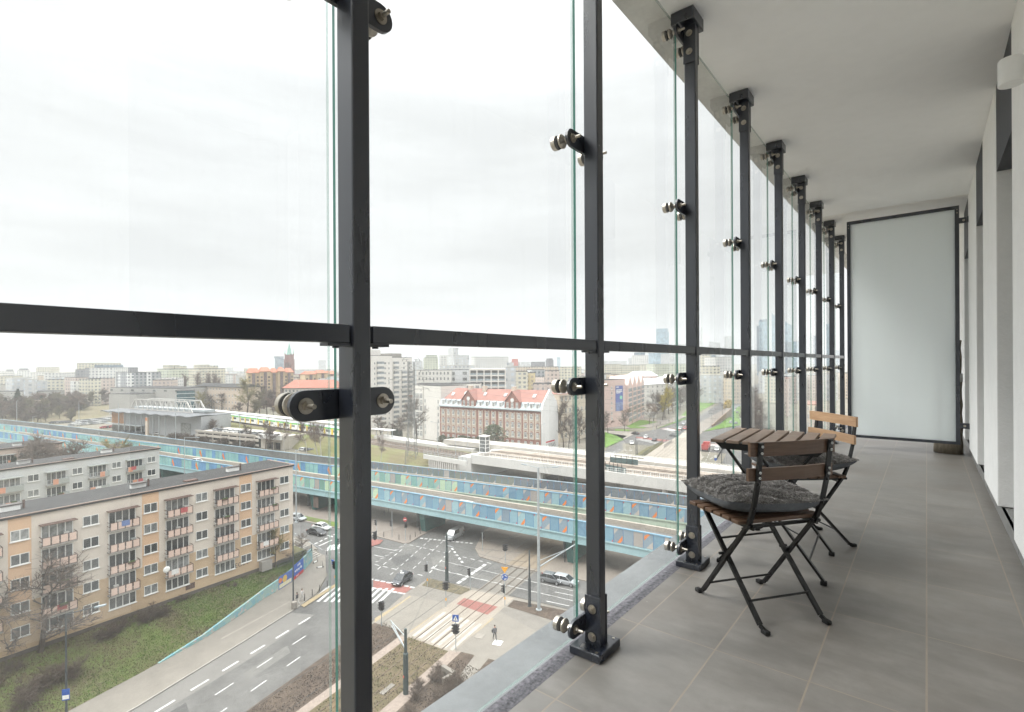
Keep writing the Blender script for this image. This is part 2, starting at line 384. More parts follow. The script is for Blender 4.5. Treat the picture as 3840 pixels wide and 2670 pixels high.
PANE = pane_mat()
t = NT('pane_clear'); tr = t.n('ShaderNodeBsdfTransparent'); tr.inputs['Color'].default_value = (.985,.992,.99,1); CLEAR = t.done(tr.outputs[0])
t = NT('pane_edge'); b = t.bsdf((.035,.13,.105), .12, 0, .6)
tl = t.n('ShaderNodeBsdfTranslucent'); tl.inputs['Color'].default_value = (.16,.40,.33,1); ms = t.n('ShaderNodeMixShader'); ms.inputs[0].default_value = .4
t.l(b.outputs[0], ms.inputs[1]); t.l(tl.outputs[0], ms.inputs[2]); EDGE = t.done(ms.outputs[0])
t = NT('pane_edge_pale'); b = t.bsdf((.30,.38,.35), .2, 0, .5); tr = t.n('ShaderNodeBsdfTransparent'); tr.inputs['Color'].default_value = (.80,.90,.87,1); ms = t.n('ShaderNodeMixShader'); ms.inputs[0].default_value = .62
t.l(b.outputs[0], ms.inputs[1]); t.l(tr.outputs[0], ms.inputs[2]); EDGE2 = t.done(ms.outputs[0])
ordn = ['', 'nearest', 'second nearest', 'third nearest', 'fourth nearest', 'fifth nearest', 'sixth nearest', 'seventh nearest', 'eighth nearest', 'ninth nearest', 'tenth']
def make_pane(y0, y1, label):
    m = MB(); x0, x1, z0, z1 = XG-.006, XG+.006, .03, 3.245
    m.quad((x1,y0,z0),(x1,y1,z0),(x1,y1,z1),(x1,y0,z1), 0)
    m.quad((x0,y1,z0),(x0,y0,z0),(x0,y0,z1),(x0,y1,z1), 1)
    m.quad((x0,y0,z0),(x1,y0,z0),(x1,y0,z1),(x0,y0,z1), 2); m.quad((x1,y1,z0),(x0,y1,z0),(x0,y1,z1),(x1,y1,z1), 3)
    m.quad((x0,y0,z1),(x1,y0,z1),(x1,y1,z1),(x0,y1,z1), 3); m.quad((x0,y1,z0),(x1,y1,z0),(x1,y0,z0),(x0,y0,z0), 3)
    o = m.build('glass_screen', [PANE, CLEAR, EDGE, EDGE2]); return tag(o, label, 'glass screen', 'glass screens along the balcony edge')
for i in range(NPOST):
    if i == 0: lb = 'clear glass pane at the left edge of the view, before the nearest dark post'
    elif i < 9: lb = 'clear glass pane right behind the %s dark steel post' % ordn[i]
    else: lb = 'clear glass pane beyond the frosted partition'
    make_pane(PY[i]+.009, PY[i+1]-.009, lb)
# posts -----------------------------------------------------------------------
def stadium(L, r, n=10):
    pts = []
    for k in range(n+1): a = -math.pi/2 + math.pi*k/n; pts.append((L/2-r + r*math.cos(a), r*math.sin(a)))
    for k in range(n+1): a = math.pi/2 + math.pi*k/n; pts.append((-L/2+r + r*math.cos(a), r*math.sin(a)))
    return pts
def hexbolt(m, c, axis, s, mi=0, r=.016, hr=.0095):
    c = Vector(c); a = Vector(axis)
    m.cyl(c, c+a*.003*s, r, r, 16, mi); m.cyl(c+a*.003*s, c+a*.010*s, hr, hr, 6, mi); m.cyl(c+a*.010*s, c+a*.013*s, hr*.55, hr*.5, 10, mi)
post = thing('steel_post', '', 'post', (0, PY[1], 0), 0, 'steel posts carrying the glass')
m = MB(); m.box(XO, -.0245, .03, XI, .0245, 3.19); m.build('shaft', STEEL, post, bevel=.005)
m = MB(); m.box(-1.155, -.088, .001, -1.012, .088, .034); m.build('base_plate', STEEL, post, bevel=.004)
m = MB(); m.box(-1.168, -.088, 3.186, -1.032, .088, 3.2585); m.build('head_plate', STEEL, post, bevel=.005)
for z0, z1 in ((.034, .235), (2.965, 3.186)):
    m = MB()
    for s in (-1, 1):
        m = MB(); y0, y1 = sorted((s*.0246, s*.032)); m.box(XO-.003, y0, z0, XI+.003, y1, z1)
        m.build('strap', STEEL, post, bevel=.002)
    for s in (-1, 1):
        for z in ((.068, .182) if z0 < 1 else (3.03, 3.138)):
            m = MB(); hexbolt(m, ((XI+XO)/2, s*.032, z), (0, 1, 0), s, 0, .019, .0115); m.build('bolt', INOX, post)
for s in (-1, 1): m = MB(); m.cyl((-1.035, s*.07, .034), (-1.035, s*.07, .0365), .006, .006, 12); m.build('rivet', INOX, post)
LUGZ = (.118, 1.104, 2.113, 3.128)
lm = MB(); st = stadium(.292, .036)
lm.add([(-1.1245, p[0], p[1]) for p in st], [tuple(range(len(st)))[::-1]]); lm.add([(-1.1125, p[0], p[1]) for p in st], [tuple(range(len(st)))])
for k in range(len(st)):
    a, b_ = st[k], st[(k+1) % len(st)]; lm.quad((-1.1245,a[0],a[1]),(-1.1245,b_[0],b_[1]),(-1.1125,b_[0],b_[1]),(-1.1125,a[0],a[1]))
lugme = lm.mesh('fixing_plate', STEEL)
fm = MB()
fm.lathe([(-1.206, 0), (-1.206, .027), (-1.204, .029), (-1.1865, .029)], ax='x', n=24, mi=0)
fm.lathe([(-1.1864, .0275), (-1.1832, .0275)], ax='x', n=24, mi=1)
fm.lathe([(-1.1708, .0275), (-1.167, .0275)], ax='x', n=24, mi=1)
fm.lathe([(-1.167, .029), (-1.161, .029), (-1.160, .028), (-1.144, .0105), (-1.144, .009)], ax='x', n=24, mi=0)
fm.cyl((-1.146, 0, 0), (-1.138, 0, 0), .0115, .0115, 6, 0); fm.cyl((-1.138, 0, 0), (-1.1, 0, 0), .0058, .0058, 12, 0)
fm.cyl((-1.132, 0, 0), (-1.1255, 0, 0), .011, .011, 6, 0)
fm.cyl((-1.1122, 0, 0), (-1.1095, 0, 0), .019, .019, 20, 0); fm.cyl((-1.1095, 0, 0), (-1.1, 0, 0), .0115, .0115, 6, 0); fm.cyl((-1.1, 0, 0), (-1.076, 0, 0), .0062, .0058, 12, 0)
fixme = fm.mesh('glass_fixing', [INOX, RUB])
for z in LUGZ:
    lg = link(lugme, 'fixing_plate', post, (0, 0, z))
    for s in (-1, 1): link(fixme, 'glass_fixing', lg, (0, s*.107, 0))
plab = ['', 'widest dark steel post, cut by the top and bottom of the frame', 'dark steel post with its base plate nearest the viewer, second from the left',
        'third dark steel post, the front chair with its cushion standing beside it', 'fourth dark steel post, behind the left edge of the wooden table',
        'fifth dark steel post, seen across the middle of the table', 'sixth dark steel post, behind the far half of the table',
        'seventh dark steel post, in front of the wooden chair back coloured as lit', 'eighth dark steel post, last but one before the frosted partition', 'last dark steel post, touching the frosted partition frame', 'dark steel post hidden behind the frosted partition']
post['label'] = plab[1]
for i in range(2, 10): dup(post, (0, PY[i], 0), 0, plab[i])
dup(post, (0, PY[0], 0), 0, 'dark steel post just outside the left edge of the view')
for i in range(0, 9):
    rl = thing('handrail', ('flat dark handrail bar at the left edge of the view, ending at the widest post' if i == 0 else 'flat dark handrail bar running on from the %s dark post' % ordn[i]), 'handrail', (0, PY[i], 0), 0, 'handrail bars between the posts')
    m = MB(); m.box(-1.092, .034, 1.2505, -1.051, 1.155-.030, 1.2935); m.build('bar', STEEL, rl, bevel=.003)
    for a, b_ in ((.0255, .085), (1.155-.085, 1.155-.0255)):
        m = MB(); m.box(-1.09, a, 1.2425, -1.055, b_, 1.25); y = (a+b_)/2; m.cyl((-1.072, y, 1.2425), (-1.072, y, 1.238), .008, .008, 10)
        m.build('bracket', STEEL, rl)
# frosted partition --------------------------------------------------------------
part = thing('frosted_partition', 'tall frosted glass partition in a dark frame closing off the far end', 'partition', (0, 8.5, 0))
FX0, FX1, FZ0, FZ1 = -.856, .323, .153, 3.14
m = MB(); m.box(FX0, -.025, FZ0, FX0+.042, .025, FZ1); m.box(FX1-.042, -.025, FZ0, FX1, .025, FZ1); m.box(FX0+.042, -.025, FZ0, FX1-.042, .025, FZ0+.035); m.box(FX0+.042, -.025, FZ1-.042, FX1-.042, .025, FZ1)
m.build('frame', STEEL, part)
t = NT('frosted'); b = t.bsdf((.90,.955,.95), .2, 0, .4); tl = t.n('ShaderNodeBsdfTranslucent'); tl.inputs['Color'].default_value = (.97,.99,1,1)
co = t.coord(); n1 = t.noise(t.scale(co, (9, 1, .25)), 1.4, 4)
ms = t.n('ShaderNodeMixShader'); t.l(t.ramp(n1, -.6, 1.1), ms.inputs[0]); t.l(b.outputs[0], ms.inputs[1]); t.l(tl.outputs[0], ms.inputs[2]); FROST = t.done(ms.outputs[0])
m = MB(); m.box(FX0+.0421, -.006, FZ0+.0351, FX1-.0421, .006, FZ1-.0421); m.build('frosted_pane', FROST, part)
for z in (2.95, .39):
    m = MB(); m.box(FX1+.0005, -.012, z-.035, .4095, -.002, z+.035); m.box(.395, -.045, z-.035, .4095, -.0125, z+.035); m.build('wall_bracket', STEEL, part)
    m = MB(); hexbolt(m, (.365, -.012, z), (0, 1, 0), -1, 0, .014, .009); m.build('bolt', INOX, part)
for x in (FX0+.02, FX1-.02):
    for z in (FZ1-.09, FZ1-.05): m = MB(); m.cyl((x, -.025, z), (x, -.0275, z), .006, .006, 8); m.build('screw', INOX, part)
# rolled mat leaning behind it
MATW = M('woven_mat', (.30,.255,.195), .95, 0, .3, 30, bump=.8, bdist=.01, stretch=(1,1,.2))
rm = thing('rolled_mat', 'rolled brown woven mat tied with white tape standing behind the frosted partition', 'mat', (.215, 8.82, 0), 0)
m = MB(); pr = []
for k in range(15): pr.append((k*.105, .150-.0042*k + .006*math.sin(k*2.3)))
pr += [(1.475, .06), (1.44, .02)]
m.lathe(pr, n=24); o = m.build('roll', MATW, rm, smooth=True); o.rotation_euler = (0, .03, 0)
m = MB(); m.lathe([(.93, .1195), (.93, .1215), (1.04, .1165), (1.04, .1145)], n=24); o = m.build('tape', WHITEP, rm, smooth=True); o.rotation_euler = (0, .03, 0)
# wall lamp ------------------------------------------------------------------------
lamp = thing('wall_spotlight', 'white cylindrical spotlight fixed high on the balcony wall', 'lamp', (.318, 3.40, 2.575), 0, None, (.86,.86,.95))
LW = M('lamp_white', (.80,.80,.78), .35, 0, .03)
m = MB(); m.lathe([(-.062, .041), (-.062, .0535), (-.058, .0545), (.062, .0545), (.066, .051), (.066, 0)], n=32); m.build('housing', LW, lamp, smooth=False)
m = MB(); m.lathe([(-.056, 0), (-.056, .0405)], n=24); m.build('lens', M('lamp_lens', (.35,.36,.35), .2), lamp)
m = MB(); m.box(.05, -.018, -.012, .094, .018, .012); m.cyl((.09, 0, 0), (.1035, 0, 0), .04, .04, 24); m.build('arm', LW, lamp)
m = MB(); m.ball((0,0,0), .012, .012, .011, 12, 8)
o = m.build('bolt_cap', M('cap_pink', (.62,.46,.38), .6)); o.location = (-1.143, PY[2]-.035, .009); tag(o, 'small pale bolt cap lying at the second post foot', 'cap')
# ================================================================ FURNITURE
def wood(name, a, b, rough=.5):
    t = NT(name); co = t.coord(); oi = t.n('ShaderNodeObjectInfo')
    of = t.n('ShaderNodeVectorMath', operation='ADD'); t.l(co, of.inputs[0])
    rv = t.n('ShaderNodeCombineXYZ'); t.l(t.math('MULTIPLY', oi.outputs['Random'], 40), rv.inputs[0]); t.l(t.math('MULTIPLY', oi.outputs['Random'], 17), rv.inputs[2]); t.l(rv.outputs[0], of.inputs[1])
    n1 = t.noise(t.scale(of.outputs[0], (3, 45, 45)), 1.6, 6, .65); n2 = t.noise(t.scale(of.outputs[0], (1.2, 6, 6)), 1.5, 3)
    c = t.mix(t.ramp(n1, .3, .72), a, b); c = t.mix(t.math('MULTIPLY', t.ramp(n2, .4, .8), .45), c, tuple(q*.55 for q in a))
    c = t.mix(t.math('MULTIPLY', oi.outputs['Random'], .35), c, tuple(q*.7 for q in b))
    s = t.bsdf(c, rough, 0, .4); t.bump(s, n1, .25, .002); return t.done(s.outputs[0])
WOODD = wood('stained_acacia', (.075,.042,.026), (.155,.092,.058), .42)
WOODT = wood('weathered_acacia', (.15,.105,.080), (.33,.245,.19), .5)
WOODL = wood('acacia_lit', (.40,.235,.13), (.58,.38,.235), .5)  # far chair's back slats: the light falling on them is put into the colour
SCREW = M('screw_head', (.62,.62,.60), .3, .9)
def slat(m, x0, x1, y0, y1, z0, z1, mi=0): m.box(x0, y0, z0, x1, y1, z1, mi)
def chair(label, loc, rot, slatmat, seatmat):
    c = thing('folding_chair', label, 'chair', loc, rot, 'folding balcony chairs')
    # back legs: back rest upright that runs down to the front foot
    for s in (-1, 1):
        m = MB(); x = s*.190
        pts = [(x, -.228, .845), (x, -.205, .66), (x, -.178, .545), (x*.985, -.150, .47), (x, .185, .028)]
        for i in range(4):
            m.bar(pts[i], pts[i+1], .009 if i < 2 else .014, .024 if i < 2 else .022, 0, (1,0,0) if i < 2 else (1,0,0))
            m.ball(pts[i+1], .0085, .010, .010, 8, 6)
        m.bar((x, .185, .026), (x, .222, .012), .018, .010, 0, (1,0,0))
        m.build('back_leg', BLACK, c)
        m = MB(); m.box(x-.013, .205, .001, x+.013, .240, .020); m.build('foot_cap', RUB, c, bevel=.004)
        m = MB(); xf = s*.168
        m.bar((xf, .215, .462), (xf, -.190, .026), .014, .022, 0, (1,0,0)); m.bar((xf, -.188, .024), (xf, -.222, .012), .018, .010, 0, (1,0,0))
        m.build('front_leg', BLACK, c)
        m = MB(); m.box(xf-.013, -.240, .001, xf+.013, -.205, .020); m.build('foot_cap', RUB, c, bevel=.004)
        m = MB(); m.bar((s*.178, .235, .449), (s*.178, -.165, .449), .010, .020, 0, (0,0,1)); m.build('seat_rail', BLACK, c)
    for hx, yy, zz in ((.19,.135,.085),(.168,-.125,.105),(.168,.085,.325),(.19,-.135,.452),(.19,-.105,.432)): m = MB(); m.cyl((-hx, yy, zz), (hx, yy, zz), .0055, .0055, 8); m.build('crossbar', BLACK, c)
    for s in (-1, 1):
        m = MB(); m.cyl((s*.160, .045, .266), (s*.199, .045, .266), .007, .007, 10); m.build('pivot', BLACK, c)
        m = MB(); m.cyl((s*.165, -.15, .452), (s*.206, -.15, .452), .008, .008, 10); m.build('pivot', BLACK, c)
    for k in range(6):
        y1 = .240 - k*.064
        m = MB(); slat(m, -.232, .232, y1-.052, y1, .4595, .4765); m.build('seat_slat', seatmat, c, bevel=.003)
    for z0, z1, yo in ((.783, .845, -.211), (.672, .728, -.198)):
        m = MB(); n = 8
        for i in range(n):
            xa, xb = -.232+.464*i/n, -.232+.464*(i+1)/n
            ya, yb = yo - .016*(1-(xa/.232)**2), yo - .016*(1-(xb/.232)**2)
            if i == 0: m.quad((xa,ya,z0),(xa,ya,z1),(xa,ya+.015,z1),(xa,ya+.015,z0))
            if i == n-1: m.quad((xb,yb,z0),(xb,yb+.015,z0),(xb,yb+.015,z1),(xb,yb,z1))
            m.quad((xa,ya,z0),(xb,yb,z0),(xb,yb,z1),(xa,ya,z1)); m.quad((xb,yb+.015,z0),(xa,ya+.015,z0),(xa,ya+.015,z1),(xb,yb+.015,z1))
            m.quad((xa,ya,z1),(xb,yb,z1),(xb,yb+.015,z1),(xa,ya+.015,z1)); m.quad((xa,ya,z0),(xa,ya+.015,z0),(xb,yb+.015,z0),(xb,yb,z0))
        m.build('back_slat', slatmat, c)
        for s in (-1, 1):
            for q in (.016, z1-z0-.016):
                m = MB(); zz = z0+q; yb = -.205-.023*(zz-.66)/.185
                m.cyl((s*.19, yb-.0125, zz), (s*.19, yb-.008, zz), .0055, .0055, 12); m.cyl((s*.19, yb-.0135, zz), (s*.19, yb-.0125, zz), .0022, .0022, 8, 1)
                m.build('screw', [SCREW, BLACK], c)
    return c
C1 = (-.639, 2.716); R1 = rad(54.4)
chair('black steel folding chair with dark stained slats standing nearest the viewer', (*C1, 0), R1, WOODD, WOODD)
C2 = (-.652, 3.94); R2 = rad(131.9)
chair('black steel folding chair with wooden back slats coloured pale as if lit, on the far side of the table', (*C2, 0), R2, WOODL, WOODD)
# cushions ---------------------------------------------------------------------
t = NT('cushion_plush'); co = t.coord(); n1 = t.noise(co, 60, 4, .7); n2 = t.noise(co, 9, 3)
b = t.bsdf(t.mix(t.ramp(t.math('ADD', t.math('MULTIPLY', n1, .7), t.math('MULTIPLY', n2, .3)), .3, .7), (.06,.058,.056), (.17,.162,.156)), .95, 0, .1)
b.inputs['Sheen Weight'].default_value = .4; t.bump(b, n1, .8, .01); PLUSH = t.done(b.outputs[0])
FURM = M('cushion_fur', (.33,.315,.305), .95, 0, .3, 40, .1, col2=(.15,.145,.14))
VELV = M('cushion_velvet', (.11,.118,.13), .8, 0, .2, 12)
def cushion(label, loc, rot, seed, sx=.265, sy=.255):
    rg = random.Random(seed); c = thing('cushion', label, 'cushion', loc, rot, 'fluffy seat cushions')
    c.rotation_euler = (rad(-2), rad(1.5), rot)
    N = 72
    def groove(u, v): return (1-abs(math.sin((v*1.02+.12*math.sin(u*2.2)+.05*u)*math.pi*3.3)))**1.6
    def shape(u, v, top):
        k = (1-abs(u)**3.2)*(1-abs(v)**3.2); k = max(k, 0)
        pin = 1 - .10*(1-abs(v)**2)*abs(u)**6 ; pin2 = 1 - .10*(1-abs(u)**2)*abs(v)**6
        x, y = u*sx*pin, v*sy*pin2
        h = .078*k**.55 if top else -.060*k**.42
        if top: h -= .040*min(1, k*3)*groove(u, v)
        h += .022*(abs(u)*abs(v))**3
        return Vector((x, y, h + .056))
    for top in (True, False):
        m = MB(); vs = [shape(-1+2*i/N, -1+2*j/N, top) for j in range(N+1) for i in range(N+1)]
        fs = []
        for j in range(N):
            for i in range(N):
                a = j*(N+1)+i; q = (a, a+1, a+N+2, a+N+1); fs.append(q if top else q[::-1])
        m.add(vs, fs)
        m.build('plush_top' if top else 'velvet_underside', PLUSH if top else VELV, c, smooth=True)
    m = MB()
    for k in range(26000):
        u, v = rg.uniform(-1, 1), rg.uniform(-1, 1)
        if k % 9 == 0:
            if rg.random() < .5: u = rg.choice((-1, 1))*rg.uniform(.96, 1)
            else: v = rg.choice((-1, 1))*rg.uniform(.96, 1)
        p = shape(u, v, True); nrm = (shape(u+.02, v, True)-p).cross(shape(u, v+.02, True)-p)
        if nrm.length < 1e-9: nrm = Vector((0,0,1))
        nrm.normalize()
        if nrm.z < 0: nrm = -nrm
        edge = max(abs(u), abs(v)); ou = Vector((u, v, 0))*(.9 if edge > .93 else .12)
        d = (nrm*.55 + ou + Vector((rg.gauss(0,.55), rg.gauss(0,.55), rg.gauss(0,.3)))).normalized()
        gv = groove(u, v)
        if gv > .42: continue
        L = rg.uniform(.007, .016)*(1-.9*gv); wv = d.cross(Vector((rg.gauss(0,1), rg.gauss(0,1), rg.gauss(0,1)))).normalized()*rg.uniform(.0011, .0022)
        md = p + d*L*.6 + Vector((rg.gauss(0,1), rg.gauss(0,1), 0))*.0025; tp = p + d*L + Vector((rg.gauss(0,1), rg.gauss(0,1), -.6))*.005
        m.add([p-wv, p+wv, md+wv*.8, md-wv*.8, tp], [(0,1,2,3), (3,2,4)])
    f = m.build('fur', FURM, c); f['kind'] = 'stuff'
    return c
def loc2(C, rot, a, b): return (C[0] - math.sin(rot)*a + math.cos(rot)*b, C[1] + math.cos(rot)*a + math.sin(rot)*b)
cushion('fluffy dark grey ridged cushion lying on the nearest folding chair', (*loc2(C1, R1, .075, .0), .478), R1+rad(-8), 3, .243, .236)
cushion('fluffy dark grey cushion on the far folding chair behind the table', (*loc2(C2, R2, .03, .0), .478), R2+rad(5), 5, .243, .236)
# table ------------------------------------------------------------------------
tb = thing('folding_table', 'small folding table with seven weathered wooden slats on crossed black legs', 'table', (-.715, 3.425, 0), rad(3))
for k in range(7):
    x = -.297 + k*.0865
    m = MB(); m.box(x, -.320, .7295, x+.070, .320, .748)
    o = m.build('table_slat', WOODT, tb, bevel=.003)
for s in (-1, 1):
    m = MB(); y = s*.27
    pts = [(-.285, .7285), (.285, .7285), (.245, .688), (-.245, .688)]
    v = [(p[0], y-.006, p[1]) for p in pts] + [(p[0], y+.006, p[1]) for p in pts]
    m.add(v, [(0,1,2,3), (7,6,5,4), (0,4,5,1), (1,5,6,2), (2,6,7,3), (3,7,4,0)]); m.build('table_rail', BLACK, tb)
    for q in (-1, 1):
        m = MB(); yy = y - s*(.012 if q > 0 else .026)
        m.bar((-.225*q, yy, .70), (.268*q, yy, .022), .012, .024, 0, (0,1,0)); m.build('table_leg', BLACK, tb)
        m = MB(); m.box(.268*q-.016, yy-.014, .001, .268*q+.016, yy+.014, .024); m.build('foot_cap', RUB, tb, bevel=.004)
for x, z in ((.20, .118), (-.20, .118), (-.06, .475), (.06, .475), (.02, .36)): m = MB(); m.cyl((x, -.255, z), (x, .255, z), .006, .006, 8); m.build('crossbar', BLACK, tb)
# ================================================================ STREET LEVEL
q1 = T(1400,1980,.26316); q2 = T(1400,2300,.2318); q3 = T(1850,1950,.2193); q4 = T(560,2050,.30488); zr = T(2250,1350,.3759); zt = T(2610,1500,.188)
def XY(v): return (v[0], v[1])
URB = M('city_ground', (.17,.15,.125), .95, 0, .25, .03, col2=(.10,.095,.06))
m = MB(); m.quad((-9000,-3000,GZ-.06),(3000,-3000,GZ-.06),(3000,9000,GZ-.06),(-9000,9000,GZ-.06)); tag(m.build('ground', URB), kind='structure')
def rx(y, off): return -49.37 + off - .205*(y-35.8)          # the tram rails lean by this much
# asphalt -------------------------------------------------------------------------
m = MB()
main = [(-56,-12),(-45,-12),(-53.4,23.6),(-56.9,35.7),(-59,42),(-62,50),(-63.5,56.5),(-54,59),(-30,64),(40,72),(40,82),(-42.8,71.5),(-55.3,68.7),(-63.3,68.5),(-66.8,71),(-72.4,79.7),(-76,100),(-96,190),(-104,205),(-60,205),(-56,186),(-30,150),(20,140),(30,200),(-40,212),(-62,214),(-81,302),(-115,429),(-190,900),(-215,900),(-145,495),(-119,350),(-111,258),(-113,241),(-150,228),(-260,205),(-260,190),(-140,215),(-108,215),(-100.5,184),(-83.4,80.3),(-80.4,69.4),(-79,65.2),(-79.8,64.4),(-88.2,63.5),(-112,59.1),(-160,48),(-260,26),(-258,18),(-160,40),(-97,53.6),(-88.1,51.5),(-78,47),(-72.5,42),(-70.7,37.7),(-67.4,28.8),(-63.2,16.6)]
m.poly([(x, y, GZ) for x, y in main]); o = m.build('road', ASPH); tag(o, kind='structure')
sheetn = [0]
def sheet(name, pts, mt, dz=.004, z=GZ):
    m = MB(); pts = [(p[0], p[1], z+dz) for p in pts]
    ar = sum(pts[i][0]*pts[(i+1) % len(pts)][1]-pts[(i+1) % len(pts)][0]*pts[i][1] for i in range(len(pts)))
    m.poly(pts if ar > 0 else pts[::-1]); return tag(m.build(name, mt), kind='structure')
def slab(name, pts, mt, h=.12, z=GZ):
    m = MB(); m.prism(pts, z-.05, z+h, 0); return tag(m.build(name, mt), kind='structure')
# bus lane of pale concrete beside the west kerb
sheet('bus_lane', [(-56,-12),(-63.2,16.6),(-67.4,28.8),(-70.2,36.6),(-67,38.4),(-65.3,33.9),(-63.6,29.3),(-62.5,25.5),(-61.4,21.5),(-60.5,18.1),(-53,-12)], ASPHL)
# pavements
slab('pavement', [(-58.5,-12),(-66.2,6),(-67.9,12),(-69.8,18.5),(-72.3,25.9),(-74.7,30.9),(-77.8,36.6),(-80.5,41.8),(-84,47),(-87.5,50.5),(-89,51.3),(-86,51.4),(-77.5,46.5),(-73,42.2),(-70.9,37.7),(-67.6,28.8),(-63.4,16.6),(-56,-12)], PAVE, .12)
slab('pavement_edge', [(-56,-12),(-63.4,16.6),(-67.6,28.8),(-70.9,37.7),(-73,42.2),(-72.9,42.0),(-70.75,37.7),(-67.45,28.8),(-63.25,16.6),(-55.8,-12)], CONC, .13)
sheet('pavement_band', [q4(860,1148),q4(1720,680),q4(1735,690),q4(900,1148)], PAVEL, .125)
slab('pavement_west', [(-300,14),(-160,40.3),(-97,54),(-90,52.2),(-95,47),(-100,30),(-190,20),(-300,0)], PAVE, .10)
slab('underpass_paving_west', [(-88.2,63.5),(-112,59.1),(-160,48),(-260,26),(-300,40),(-150,84),(-120,110),(-90,112),(-83.4,80.3),(-80.4,69.4),(-79,65.2),(-79.8,64.4)], M('paving_underpass', (.20,.17,.145), .9, 0, .1, .4), .12)
slab('underpass_paving_east', [(-76,100),(-72.4,79.7),(-66.8,71),(-63.3,68.5),(-55.3,68.7),(-42.8,71.5),(40,82),(40,140),(20,140),(-30,150),(-50,140)], M('paving_underpass_east', (.21,.18,.15), .9, 0, .1, .4), .12)
slab('tram_island_paving', [(-45,-12),(-53.2,23.6),(-56.7,35.7),(-58.6,41.6),(-61.9,50),(-63.2,55.5),(-62.9,56.3),(-54,58.6),(-30,63.6),(40,71.5),(40,-12)], PAVE, .12)
slab('grass_verge', [P(1000,1907),P(1119,1932),P(1268,1962),P(1268,1980),P(1175,1959),P(1090,1941),P(1000,1920)], GRASS, .16)
# beds
z1 = GZ + .12
sheet('soil_bed', [(-45.6,-12),(-53.6,23),(-57,35.5),q1(20,1365),q1(440,1500),(rx(36,-2.2),36),(rx(-12,-2.2),-12)], SOIL, .03, z1)
sheet('gravel_strip', [(rx(-12,-2.2),-12),(rx(42,-2.2),42),(rx(42.6,-1.0),42.6),(rx(-12,-1.0),-12)], GRAV, .035, z1)
SEDUM = M('sedum_bed', (.10,.072,.045), .95, 0, .45, .5, col2=(.06,.055,.022), bump=.6, bdist=.1)
sheet('track_bed', [(rx(-12,-1.0),-12),(rx(42.6,-1.0),42.6),(rx(43.5,5.5),43.5),(rx(-12,5.5),-12)], SEDUM, .04, z1)
sheet('gravel_strip_east', [(rx(-12,5.5),-12),(rx(43.5,5.5),43.5),(rx(44.4,7.0),44.4),(rx(-12,7.2),-12)], GRAV, .035, z1)
sheet('soil_bed_east', [(rx(-12,7.2),-12),(rx(44.4,7.0),44.4),(-42.4,44.9),(-40.5,39.5),(-34,20),(-28,-12)], SOIL, .03, z1)
sheet('soil_bed_corner', [(-40.6,45.4),(-38,46),(-30,42),(-30,20),(-38.3,37)], SOIL, .03, z1)
sheet('soil_bed_north', [q1(690,830),q1(800,728),q1(1410,885),q1(1240,965)], M('dead_ivy', (.12,.10,.062), .95, 0, .4, 2, bump=.6, bdist=.1), .04, z1)
sheet('soil_bed_northeast', [q3(240,1495),q3(350,1385),q3(1300,1580),(-34,60.5),(-36,58)], SOIL, .04, z1)
# light concrete tram crossing
TRC = M('tram_concrete', (.26,.225,.185), .85, 0, .14, .5, stretch=(1,.12,1))
TRD = M('tram_paving', (.23,.185,.135), .9, 0, .14, .6, stretch=(1,.2,1))
sheet('tram_crossing', [(rx(42.6,-1.6),42.6),(rx(43.6,6.2),43.6),(rx(59.5,6.2),59.5),(rx(57.5,-1.6),57.5)], TRC, .008, z1)
sheet('tram_lane', [(rx(57.5,-.4),57.6),(rx(59.5,4.9),59.6),(rx(71,4.9),71),(rx(69,-.4),69)], M('tram_asphalt', (.16,.145,.125), .85, 0, .12, .5), .006)
sheet('tram_lane_under_bridge', [(rx(68.8,-1),68.8),(rx(70.6,5.6),70.6),(rx(130,5.6),130),(rx(130,-1),130)], TRD, .012, z1)
BEI = M('tram_stop_paving', (.30,.265,.22), .9, 0, .12, .2)
slab('tram_reserve', [(-82,130),(-84,172),(-89.5,217),(-92,240),(-97,262),(-88,262),(-84,240),(-64,190),(-60,172),(-56,130)], BEI, .10)
for y0, y1 in ((262, 430),): slab('tram_reserve_far', [(-97.5,264),(-88,264),(-117,420),(-121,420)], M('tram_ballast', (.19,.165,.14), .95, 0, .15, .2), .15)
m = MB(); ys = [-12, 36, 60, 80, 120, 172, 230]
m = MB()
for off in (0, 1.47, 3.04, 4.5):
    for j, (a, b_) in enumerate(zip(ys[:-1], ys[1:])):
        zz = z1+.05 if a < 42 else z1+.015
        m.bar((rx(a, off), a, zz), (rx(b_, off), b_, z1+.05 if b_ <= 36 else z1+.02), .08, .05)
tag(m.build('tram_rails', RAILM), kind='structure')
# white bands and red bicycle crossing laid across the rails
m = MB()
for k in range(7):
    o = -.9 + k*1.02
    m.quad((rx(43.3,o),43.3+o*.12,z1+.014),(rx(43.3,o+.5),43.3+o*.12,z1+.014),(rx(50.2,o+.5),50.2+o*.12,z1+.014),(rx(50.2,o),50.2+o*.12,z1+.014))
tag(m.build('crossing_stripes', M('stripe_worn', (.37,.345,.30), .8, 0, .2, 1)), kind='structure')
sheet('bike_crossing_red', [q1(1185,1095),q1(1290,1010),q1(1775,1135),q1(1625,1250)], REDP, .016, z1)
m = MB()
def mark(a, b_, wd, z=GZ+.008):
    a = Vector((a[0], a[1], 0)); b_ = Vector((b_[0], b_[1], 0)); d = (b_-a); d.normalize(); n = Vector((-d.y, d.x, 0))*wd/2
    m.quad((a-n+Vector((0,0,z))), (b_-n+Vector((0,0,z))), (b_+n+Vector((0,0,z))), (a+n+Vector((0,0,z))))
